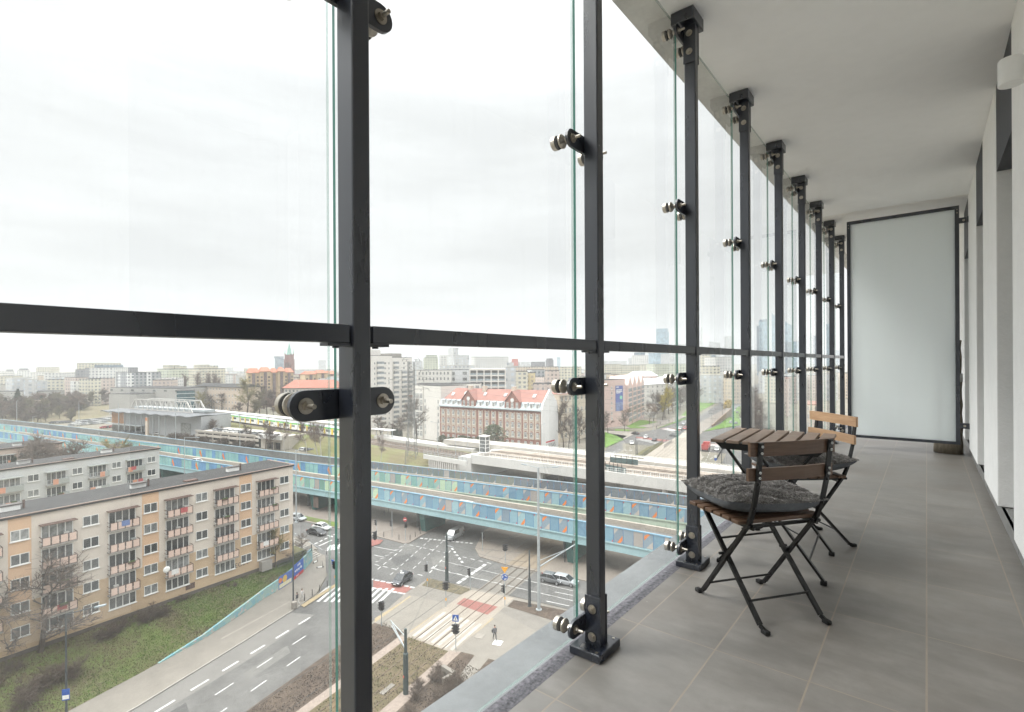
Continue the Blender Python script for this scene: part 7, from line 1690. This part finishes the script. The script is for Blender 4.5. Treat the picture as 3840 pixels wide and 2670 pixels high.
lamp_px(898, 0, 1546, 'grey lamp post before the parking deck cars', d=192, arms=((.7,.3,1.6),(-.7,-.3,1.6)), r=.14)
lamp_px(657, 0, 1480, 'tall grey lamp post in front of the showroom side wall', d=225, r=.16)
lamp_px(295, 0, 1505, 'grey lamp post over the showroom lot', d=262, r=.14); lamp_px(62, 0, 1504, 'grey lamp post at the left edge before the scrub wood', d=285, r=.14)
lamp_px(122, 0, 1562, 'small lamp post with one arm near the flyover at far left', d=262, r=.12, arms=((.8,.3,3.0),)); lamp_px(443, 0, 1512, 'grey pole before the rusty corner of the showroom', d=262, r=.14, arms=()); lamp_px(370, 0, 1620, 'lamp post rising between the far flyover barriers', d=178, r=.13, arms=())
lamp_px(1642, 1757, 1585, 'grey two armed lamp post before the ribbed wall', arms=((.8,.3,2.4),(-.8,-.3,2.4)), r=.16)
lamp_px(1708, 1704, 1618, 'slim pale post on the viaduct platform, left', z=GZ+8, arms=(), r=.09); lamp_px(1754, 1673, 1600, 'slim pale lamp post on the viaduct platform', z=GZ+8, arms=((-.9,0,1.0),), r=.09); lamp_px(1800, 1690, 1612, 'slim pale post beside the lift tower', z=GZ+8, arms=(), r=.10)
lamp_px(2031, 1757, 1592, 'tall grey post by the blank white gable', arms=((.8,0,1.2),), r=.16)
tall = lamp_px(2021, 2290, 1752, 'very tall grey two armed lamp post carrying a traffic signal boom', arms=((.9,.2,2.6),(-.9,-.3,1.9)), r=.24)
lamp_px(1986, 2277, 2062, 'dark slim tram mast left of the tall grey lamp post', m_=POLED, arms=(), r=.16, low=4.2)
lamp_px(2384, 1705, 1640, 'slim dark lamp post at the far junction', m_=POLED, arms=((.7,.2,1.2),)); lamp_px(2449, 1615, 1555, 'white globe lamp post on the green at the far junction', arms=())
lamp_px(2706, 1738, 1668, 'slim dark lamp post seen under the table edge', m_=POLED, arms=((.7,.2,1.6),)); lamp_px(2709, 1558, 1520, 'dark two headed lamp post on the tunnel ramp', m_=POLED, arms=((.7,.2,1.2),(-.7,-.2,1.2))); lamp_px(2667, 1575, 1535, 'pale lamp post on the far left carriageway', arms=((-.7,-.2,1.2),)); lamp_px(2389, 1708, 1655, 'black tram mast in the planted wedge', m_=POLED, arms=(), r=.2)
lamp_px(2458, 1742, 1722, 'short dark post in the tram reserve', m_=POLED, arms=(), r=.15)
# tram masts with brackets
def mast(px, py, top, label, arms):
    p = P(px, py); d = -p.x*SN+p.y*CS; h = zt_(px, top, d)-GZ
    t_ = thing('tram_mast', label, 'tram mast', (p.x, p.y, GZ), rad(-12)); m = MB(); m.cyl((0,0,0),(0,0,h*.63),.29,.27,14); m.cyl((0,0,h*.63),(0,0,h*.64),.27,.2,14); m.cyl((0,0,h*.64),(0,0,h),.17,.15,12); m.build('pole', M('mast_green', (.045,.065,.065), .45, 0, .2, 2), t_)
    for (z0, l, z1) in arms: m = MB(); m.bar((0,0,z0*h),(l,0,z1*h),.07,.07); m.build('arm', GALV, t_)
    m = MB(); m.box(.0,-.33,h*.28,.18,-.28,h*.31); m.build('red_label', M('label_red', (.5,.12,.10), .5), t_); return t_
mast(1522, 2606, 2358, 'dark green tram mast with brackets standing between track and gravel', ((.88,-3.6,.93),(.68,-3.3,.86),(.69,-3.4,.92)))
mast(1676, 2180, 2000, 'dark tram mast in the ivy bed with wires fanning out from it', ((.75,2.0,.78),))
m = MB(); hub = P(1676, 2180); hub.z = GZ+6.2
for tx_, ty_, tz in ((-45,58.7,6.5),(-50,76,6),(-66,71,5.5),(-40,66,6.5),(-58,100,6),(-43.2,35.1,6)):
    prev = hub.copy(); tg = Vector((tx_, ty_, GZ+tz))
    for k in range(1, 9): t_ = k/8; q = hub.lerp(tg, t_); q.z -= .5*4*t_*(1-t_); m.cyl(prev, q, .018, .018, 3, 0, False); prev = q
for off in (.73, 3.77): 
    prev = Vector((rx(-10, off), -10, GZ+5.9))
    for yy in (20, 50, 80, 110): q = Vector((rx(yy, off), yy, GZ+5.5)); m.cyl(prev, q, .02, .02, 3, 0, False); prev = q
tag(m.build('overhead_wires', POLED), 'thin overhead tram wires fanning across the junction', 'wires')
# traffic signals
BLK = M('signal_black', (.018,.018,.02), .5)
LENS = [M('lens_red', (.12,.015,.012), .3), M('lens_amber', (.12,.06,.01), .3), M('lens_green', (.01,.07,.04), .3)]
def head(par, x, y, z, ang, n=3, s=1.0):
    m = MB(); hh = .36*n*s; m.box(-.02*s,-.19*s,0,.20*s,.19*s,hh); m.box(-.05*s,-.26*s,-.05,-.021*s,.26*s,hh+.05)
    o = m.build('signal_head', BLK, par); o.location = (x, y, z); o.rotation_euler = (0,0,ang)
    for k in range(n):
        m = MB(); m.cyl((.201*s,0,hh-(k+.5)*.36*s),(.215*s,0,hh-(k+.5)*.36*s),.13*s,.13*s,12); m.build('lens', LENS[k if n == 3 else k*2], o)
        m = MB(); m.add([(.2*s,-.15*s,hh-(k+.5)*.36*s),(.2*s,-.1*s,hh-(k+.18)*.36*s),(.2*s,.1*s,hh-(k+.18)*.36*s),(.2*s,.15*s,hh-(k+.5)*.36*s),(.42*s,-.15*s,hh-(k+.55)*.36*s),(.42*s,-.1*s,hh-(k+.22)*.36*s),(.42*s,.1*s,hh-(k+.22)*.36*s),(.42*s,.15*s,hh-(k+.55)*.36*s)], [(0,1,5,4),(1,2,6,5),(2,3,7,6)]); m.build('visor', BLK, o)
    return o
def signal(p, label, h=3.2, heads=((2.1,0),), m_=GALV, z=GZ+.12, stick=False):
    t_ = thing('traffic_signal', label, 'traffic signal', (p[0], p[1], z)); m = MB(); m.cyl((0,0,0),(0,0,h),.06,.055,8); m.build('pole', m_, t_)
    for hz_, a in heads: head(t_, math.cos(a)*.1, math.sin(a)*.1, hz_, a, 3 if h > 2.6 else 2)
    if stick: m = MB(); m.box(-.07,-.07,.9,.07,.07,1.25); m.build('sticker_band', SIGNY, t_)
    return t_
signal(q1(118,1412), 'pedestrian signal pole right of the widest post by the zebra', 3.4, ((2.2,rad(200)),(2.2,rad(20)))); signal(q1(770,842), 'signal pole at the left end of the ivy bed', 3.9, ((2.4,rad(250)),), stick=True)
signal(q1(1385,892), 'signal with a tall black head at the right end of the ivy bed', 3.3, ((2.2,rad(200)),)); signal(q1(1035,1132), 'stickered signal pole in front of the dark tram mast', 3.6, ((2.5,rad(240)),(2.5,rad(60))), stick=True)
signal(q1(1555,332), 'dark signal pole on the paving under the flyover', 3.4, ((2.3,rad(100)),)); signal(q3(205,748), 'back to back signal heads under the flyover', 3.2, ((2.2,rad(200)),(2.2,rad(20))))
signal(P(1380+.2193*150,1700+.2193*1410), 'small signal at the red strip right of the widest post', 3.0, ((2.1,rad(230)),)); signal(P(1380+.2193*412,1700+.2193*1440), 'tall signal pole with a boom left of the green pier', 5.2, ((2.2,rad(200)),)); signal(P(1211+.3132*166, 1800+.3132*935), 'white signal pole left of the widest post', 3.4, ((2.3,rad(60)),))
cs = signal(P(1257,2190), 'curved signal mast with black heads just left of the widest post', 3.6, ((2.4,rad(200)),(2.4,rad(20))), stick=True)
m = MB(); m.tube([(0,0,3.6),(.1,.05,4.3),(.6,.3,4.9),(1.6,.8,5.1)], .06, 8); m.build('curved_arm', GALV, cs); m = MB(); m.box(-1.0,-.05,3.3,-.35,.05,3.55,0); m.box(-.9,-.05,2.95,-.35,.05,3.2,0); m.build('direction_sign', SIGNB, cs)
ne = signal(P(1380+.2193*640,1700+.2193*1500), 'no entry sign on a signal pole left of the green pier', 4.6, ((2.6,rad(0)),)); m = MB(); m.lathe([(-.03,0),(-.03,.42),(.0,.42)], org=(0,-.1,4.2), ax='y', n=20, mi=0); m.box(-.3,-.135,4.12,.3,-.131,4.28,1); o = m.build('no_entry_sign', [SIGNR, WHITEP], ne); o.rotation_euler = (0,0,rad(20))
gw = signal(q1(1875,1117), 'signal pole with a yellow give way triangle and a blue roundabout disc', 5.6, ((1.9,rad(220)),), stick=True)
m = MB(); m.add([(-.52,-.1,5.6),(.52,-.1,5.6),(0,-.1,4.7),(-.52,-.06,5.6),(.52,-.06,5.6),(0,-.06,4.7)], [(0,2,1),(3,4,5),(0,1,4,3),(1,2,5,4),(2,0,3,5)]); o = m.build('give_way_sign', SIGNY, gw); o.rotation_euler = (0,0,rad(30))
m = MB(); m.lathe([(-.04,0),(-.04,.46),(.0,.46)], org=(0,-.08,4.15), ax='y', n=24, mi=0)
for k in range(3):
    for j in range(5):
        a, b_ = 2*math.pi*k/3+j*.27+.3, 2*math.pi*k/3+(j+1)*.27+.3; r_ = .29; w_ = .055 if j < 4 else .02
        m.bar((r_*math.cos(a),-.13,4.15+r_*math.sin(a)),(r_*math.cos(b_),-.13,4.15+r_*math.sin(b_)),w_*2,.02,1,(0,1,0))
m.lathe([(-.045,0),(-.045,.49),(-.041,.49)], org=(0,-.078,4.15), ax='y', n=24, mi=1) if False else None
o = m.build('roundabout_sign', [SIGNB, WHITEP], gw); o.rotation_euler = (0,0,rad(30))
pc_ = signal(q2(1335,603), 'signal pole with a blue pedestrian crossing sign beside the tram crossing', 4.2, ((2.0,rad(200)),(2.0,rad(20))))
m = MB(); m.box(-.40,-.1,3.5,.40,-.06,4.3,0); m.add([(-.30,-.104,3.62),(.30,-.104,3.62),(0,-.104,4.2)], [(0,1,2)], 1); m.box(-.04,-.108,3.7,.04,-.106,4.0,2); o = m.build('crossing_sign', [SIGNB, WHITEP, BLK], pc_); o.rotation_euler = (0,0,rad(30))
# booms
def boom(par, p0, p1, label=None):
    m = MB(); m.bar(p0, p1, .13, .13); m.bar((p0[0],p0[1],p0[2]+.9), ((p1[0]+p0[0])/2*1.0+(p1[0]-p0[0])*.25,(p1[1]+p0[1])/2+(p1[1]-p0[1])*.25,(p1[2]+p0[2])/2+.0+(p1[2]-p0[2])*.25), .07, .07); m.build('boom', GALV, par)
tl_ = tall.location; e_ = P(1850+.2193*1075, 1950+.2193*545, GZ+6.2); e_ = Vector((tl_.x+.4, tl_.y+9.5, GZ+7.0)); boom(tall, (0,0,6.2), tuple(e_-tl_)); head(tall, e_.x-tl_.x-.5, e_.y-tl_.y, 6.0, rad(100), 3, 1.2)
bm = thing('signal_boom', 'white signal boom reaching from behind the widest post over the red strip', 'traffic signal', (-80.8,52.0,GZ+.12)); m = MB(); m.cyl((0,0,0),(0,0,5.4),.10,.09,10); m.build('pole', GALV, bm); boom(bm, (0,0,5.2), (7.2,1.4,5.7)); head(bm, 7.2, 1.4, 5.0, rad(200), 3, 1.25)
# far round signs under the table edge
rs = thing('road_sign', 'white and blue round road signs on one post seen below the table edge', 'road sign', P(2610+.188*390, 1500+.188*1335)); m = MB(); m.cyl((0,0,0),(0,0,3.9),.05,.05,8); m.build('pole', GALV, rs)
for z, mt in ((3.5, WHITEP), (2.6, SIGNB)):
    m = MB(); m.lathe([(-.04,0),(-.04,.48),(0,.48)], org=(0,-.06,z), ax='y', n=20); o = m.build('sign_disc', mt, rs); o.rotation_euler = (0,0,rad(25))
hr_ = railing('railing', 'black pedestrian railing beside the white car at the far right', [(*XY(zt(415,1200)),GZ+.1),(*XY(zt(570,945)),GZ+.1)], 1.1, 1.2, BLK)
railing('railing', 'dark railing along the planted wedge of the tram reserve', [(*XY(zr(400,985)),GZ+.2),(*XY(zr(628,822)),GZ+.2)], 1.2, 2.0, POLED); railing('railing', 'short dark railing at the far tram stop', [(*XY(zr(640,880)),GZ+.2),(*XY(zr(718,822)),GZ+.2)], 1.2, 1.6, POLED)
railing('railing', 'row of dark kerb posts along the far green lawn', [(*XY(zr(60,905)),GZ+.1),(*XY(zr(240,795)),GZ+.1)], 1.0, 2.2, POLED, top=False)
# dark screens and graffiti wall on the viaduct ramp
gwl = thing('graffiti_wall', 'grey parapet wall with red and white graffiti beyond the viaduct', 'wall', (*XY(P(2300,1722,GZ+7)), GZ+6), frame(P(2300,1722,GZ+7), P(2414,1736,GZ+7))); Lg = (P(2300,1722,GZ+7)-P(2414,1736,GZ+7)).length
m = MB(); m.box(0,0,0,Lg,.3,2.4); m.build('wall', CONC, gwl); o = text('OMALOVER', 1.9, gwl, (Lg*.55,-.03,1.3), (math.pi/2,0,0), M('graffiti_pink', (.55,.22,.20), .8), 'graffiti', .01)
for (xa, xb, ya, yb, lb) in ((2270,2347,1762,1778,'dark green mesh screen on the viaduct, lower left'),(2288,2392,1733,1745,'dark green mesh screen on the viaduct behind the railing')):
    a, b_ = P(xa,ya,GZ+7.2), P(xb,yb,GZ+7.2); s_ = thing('mesh_screen', lb, 'screen', a, frame(a, b_)); m = MB(); m.box(0,0,0,(b_-a).length,.1,1.5); m.build('panel', M('screen_green', (.07,.115,.115), .7, 0, .3, 1), s_)
    for k in range(5): m = MB(); m.box((b_-a).length*k/5,-.1,0,(b_-a).length*k/5+.12,-.001,2.3); m.build('post', BLK, s_)
# tunnel ramp with brown wall and yellow hedge
ra, rb_ = (-91.0,286), (-99.5,352)
rwl = thing('ramp_wall', 'brown brick tunnel ramp wall beside the avenue behind the table', 'wall', (*ra, GZ), frame(ra, rb_)); Lr = math.hypot(rb_[0]-ra[0], rb_[1]-ra[1])
m = MB(); m.add([(0,0,0),(Lr,0,0),(Lr,.5,0),(0,.5,0),(0,0,1.0),(Lr,0,5.2),(Lr,.5,5.2),(0,.5,1.0)], [(0,3,2,1),(4,5,6,7),(0,1,5,4),(1,2,6,5),(2,3,7,6),(3,0,4,7)]); m.build('wall', M('ramp_brown', (.27,.19,.145), .9, 0, .2, .3), rwl)
hg = thing('hedge', 'long ochre yellow hedge tapering along the avenue beyond the fourth post', 'hedge', (-118,404,GZ), rad(103)); m = MB(); rg = random.Random(9)
for k in range(1500): x, y, z = rg.uniform(0,75), rg.uniform(-2.4,2.4), rg.uniform(.2,3.6); s_ = .5; c = Vector((x,y,z)); u = Vector((rg.gauss(0,1),rg.gauss(0,1),rg.gauss(0,1))).normalized(); v = u.orthogonal().normalized(); w_ = u.cross(v); m.add([c-v*s_,c+w_*s_,c+v*s_,c-w_*s_],[(0,1,2,3)])
m.build('foliage', M('hedge_ochre', (.34,.24,.05), .9, 0, .3, .5), hg)
# bollards
bo = MB(); bo.cyl((0,0,0),(0,0,.95),.06,.05,10); bo.cyl((0,0,.95),(0,0,1.05),.065,.03,10); bo = bo.mesh('bollard', BLK)
for i, (x, y) in enumerate(((295,1455),(386,1400),(474,1345),(566,1295),(558,900))): p = P(1050+x*.3132, 1800+y*.3132); o = link(bo, 'bollard', None, (p.x, p.y, GZ+.12)); tag(o, ['black bollard nearest the litter bin by the zebra','black bollard second from the litter bin','black bollard third from the litter bin','black bollard fourth from the litter bin','lone black bollard at the corner by the stairs'][i], 'bollard', 'bollards by the zebra')
for i, (x, y) in enumerate(((530,1485),(720,1490),(808,1440),(893,1385),(975,1340),(1055,1300),(1135,1255),(1213,1215),(1290,1170),(350,1020),(285,1055),(270,1435))):
    p = P(1380+x*.2193, 1700+y*.2193); o = link(bo, 'bollard', None, (p.x, p.y, GZ+.12)); tag(o, 'thin black bollard on the paving under the nearer flyover', 'bollard', 'bollards under the flyover')
p = P(1103, 2284); lbn = thing('litter_bin', 'round concrete litter bin at the foot of the dark pole', 'litter bin', (p.x, p.y, GZ+.12)); m = MB(); m.lathe([(0,.36),(.1,.40),(.85,.38),(.95,.34),(.95,.22)], n=16); m.build('bin', PAVEL, lbn); m = MB(); m.lathe([(.90,.0),(.90,.21)], n=12); m.build('opening', BLK, lbn)
# scooters, stairs, little fence, concrete box, white cover plates
def scooter(x, y, a, lb):
    p = P(1050+x*.3132, 1800+y*.3132); t_ = thing('kick_scooter', lb, 'scooter', (p.x, p.y, GZ+.13), a); m = MB(); m.box(-.45,-.09,.12,.35,.09,.17); m.build('deck', WHITEP, t_); m = MB(); m.cyl((.45,0,.12),(.33,0,1.1),.03,.03,8); m.cyl((.33,-.25,1.1),(.33,.25,1.1),.02,.02,8); m.build('handlebar', BLK, t_)
    for x_ in (-.48,.46): m = MB(); m.cyl((x_,-.03,.11),(x_,.03,.11),.11,.11,12); m.build('wheel', TYRE, t_)
scooter(425, 995, rad(110), 'electric scooter leaning at the end of the turquoise wall'); scooter(480, 1060, rad(60), 'white electric scooter parked alone on the pavement')
st = thing('outdoor_stairs', 'concrete outdoor stairs running up beside the cream block', 'stairs', (-86.2,49.9,GZ), rad(200)); 
for k in range(14): m = MB(); m.box(k*.45,-1.3,.18*k,k*.45+.47,1.3,.2+.18*k); m.build('step', CONC, st)
for s_ in (-1.3, 1.3): m = MB(); m.bar((0,s_,1.1),(6.3,s_,3.5),.06,.06); m.bar((0,s_,.2),(0,s_,1.1),.06,.06); m.bar((6.2,s_,2.5),(6.2,s_,3.45),.06,.06); m.build('handrail', GALV, st)
railing('railing', 'small dark picket fence at the corner of the cream block', [(-81.3,40.2,-31.5),(-82.4,45.0,-31.5),(-84.0,47.6,-31.5)], 1.1, 2.0, POLED, fine=.22)
cb_ = thing('concrete_box', 'concrete stair box with a dark opening in the soil bed at the bottom', 'concrete box', (-42.2,39.9,GZ), rad(-4)); m = MB(); m.box(-.2,-.45,0,1.75,.0,1.35); m.box(1.4,-1.6,0,1.75,-.451,1.2); m.build('wall', PAVE, cb_); m = MB(); m.box(-.2,-1.6,.05,1.39,-.46,.12); m.build('floor', M('pit_dark', (.03,.03,.03), .9), cb_)
for i, (pp, lb) in enumerate(((q2(2012,493), 'white square cover plate on the paving by the walking person'), (q2(1720,385), 'pale square cover plate near the blue crossing sign'))):
    m = MB(); m.box(-.55,-.55,.0,.55,.55,.03); o = m.build('cover_plate', WHITEP if i == 0 else PAVEL); o.location = (pp.x, pp.y, GZ+.125); o.rotation_euler = (0,0,rad(20)); tag(o, lb, 'cover plate')
pp = q2(225,1255); m = MB(); m.box(-.3,-.95,0,.3,.95,.06); o = m.build('concrete_plate', PAVE); o.location = (pp.x, pp.y, GZ+.165); o.rotation_euler = (0,0,rad(11)); tag(o, 'long pale concrete plate lying beside the tram rails', 'plate')
# people ---------------------------------------------------------------------------------
SKIN = M('skin', (.45,.28,.21), .6)
def person(p, ang, label, top, legs, hair, stride=.32, bag=None, z=GZ+.125, s=1.0):
    V = [(0,0,.95),(0,0,1.12),(0,0,1.32),(0,0,1.46),(.01,0,1.54),(.02,0,1.66),(.03,0,1.74),
         (0,.11,.92),(stride*.55,.10,.50),(stride*.75,.10,.09),(stride*.75+.16,.11,.035),
         (0,-.11,.92),(-stride*.25,-.10,.50),(-stride*1.1,-.10,.12),(-stride*1.1+.15,-.11,.045),
         (0,.19,1.42),(-.10,.24,1.14),(.06,.24,.92),(.10,.235,.84),(0,-.19,1.42),(.08,-.24,1.15),(.22,-.22,.98),(.27,-.215,.90)]
    E = [(0,1),(1,2),(2,3),(3,4),(4,5),(5,6),(0,7),(7,8),(8,9),(9,10),(0,11),(11,12),(12,13),(13,14),(3,15),(15,16),(16,17),(17,18),(3,19),(19,20),(20,21),(21,22)]
    RR = [.15,.14,.16,.11,.055,.095,.075,.095,.07,.05,.045,.095,.07,.05,.045,.075,.05,.04,.035,.075,.05,.04,.035]
    me = bpy.data.meshes.new('body'); me.from_pydata(V, E, []); o = bpy.data.objects.new('body_tmp', me); COL.objects.link(o)
    sk = o.modifiers.new('skin', 'SKIN'); sk.use_smooth_shade = True
    for i, r_ in enumerate(RR): me.skin_vertices[0].data[i].radius = (r_, r_*(1.0 if i not in (1,2,3) else 1.25))
    me.skin_vertices[0].data[0].use_root = True
    ss = o.modifiers.new('sub', 'SUBSURF'); ss.levels = 1; ss.render_levels = 1
    bpy.context.view_layer.update(); b = bpy.data.meshes.new_from_object(o.evaluated_get(bpy.context.evaluated_depsgraph_get())); bpy.data.objects.remove(o); b.name = 'body'
    b.materials.clear()
    for mt in (SKIN, top, legs, BLK): b.materials.append(mt)
    for f in b.polygons:
        c = f.center; f.material_index = 0 if c.z > 1.5 or (abs(c.y) > .20 and c.z < .93) else 1 if c.z > .90 else 3 if c.z < .10 else 2
    t_ = thing('person', label, 'person', (p[0], p[1], z), ang, None, s); link(b, 'body', t_)
    m = MB(); m.ball((-.01,0,1.70),.105,.10,.115,10,7); m.build('hair', hair, t_, smooth=True)
    if bag: m = MB(); m.box(*bag); m.build('bag', BLK, t_)
    return t_
DKC = M('cloth_dark', (.06,.062,.065), .9); DKG = M('cloth_grey', (.13,.13,.135), .9); LGC = M('cloth_light', (.50,.48,.46), .9); HAIR = M('hair_brown', (.05,.03,.02), .8); DEN = M('cloth_denim', (.07,.09,.13), .9)
person(q2(1965,452), rad(-35), 'person in a dark grey coat walking across the paving with a bag on the shoulder', DKG, DKC, HAIR, .38, (-.12,-.36,.98,.12,-.25,1.30), s=1.08)
person(P(1050+205*.3132,1800+1500*.3132), rad(200), 'person in a dark jacket and pale trousers walking beside the litter bin', DKC, LGC, HAIR, .30); person(P(1050+265*.3132,1800+1455*.3132), rad(20), 'person in pale grey clothes walking near the first bollard', LGC, LGC, HAIR, .30)
for i, (t_, lb) in enumerate(((zr(600,645), 'far dark person on the walk beside the green'), (zr(562,690), 'far person by the lawn edge at the far junction'), (zr(818,722), 'far cyclist like figure in dark clothes at the far junction'), (zr(662,815), 'far pale person waiting by the tram stop'), (zr(688,622), 'far person in green on the avenue walk'), (zr(690,1045), 'pale person standing in the tram reserve'))): person(t_, rad(60*i), lb, (DKC, DKC, DKC, LGC, M('cloth_green', (.05,.16,.07), .9), LGC)[i], (DKC, DEN, DKC, DEN, DKC, LGC)[i], HAIR, .25)
# distant haze over the city
hz_m = bpy.data.materials.new('haze_air'); hz_m.use_nodes = True; n_ = hz_m.node_tree; n_.nodes.clear()
vo = n_.nodes.new('ShaderNodeVolumePrincipled'); vo.inputs['Color'].default_value = (.93,.95,.97,1); vo.inputs['Density'].default_value = HAZE; vo.inputs['Anisotropy'].default_value = .25
oo = n_.nodes.new('ShaderNodeOutputMaterial'); n_.links.new(vo.outputs[0], oo.inputs['Volume'])
m = MB(); m.box(-3200,-600,-36,900,3200,175); o = m.build('haze', hz_m); o['kind'] = 'stuff'
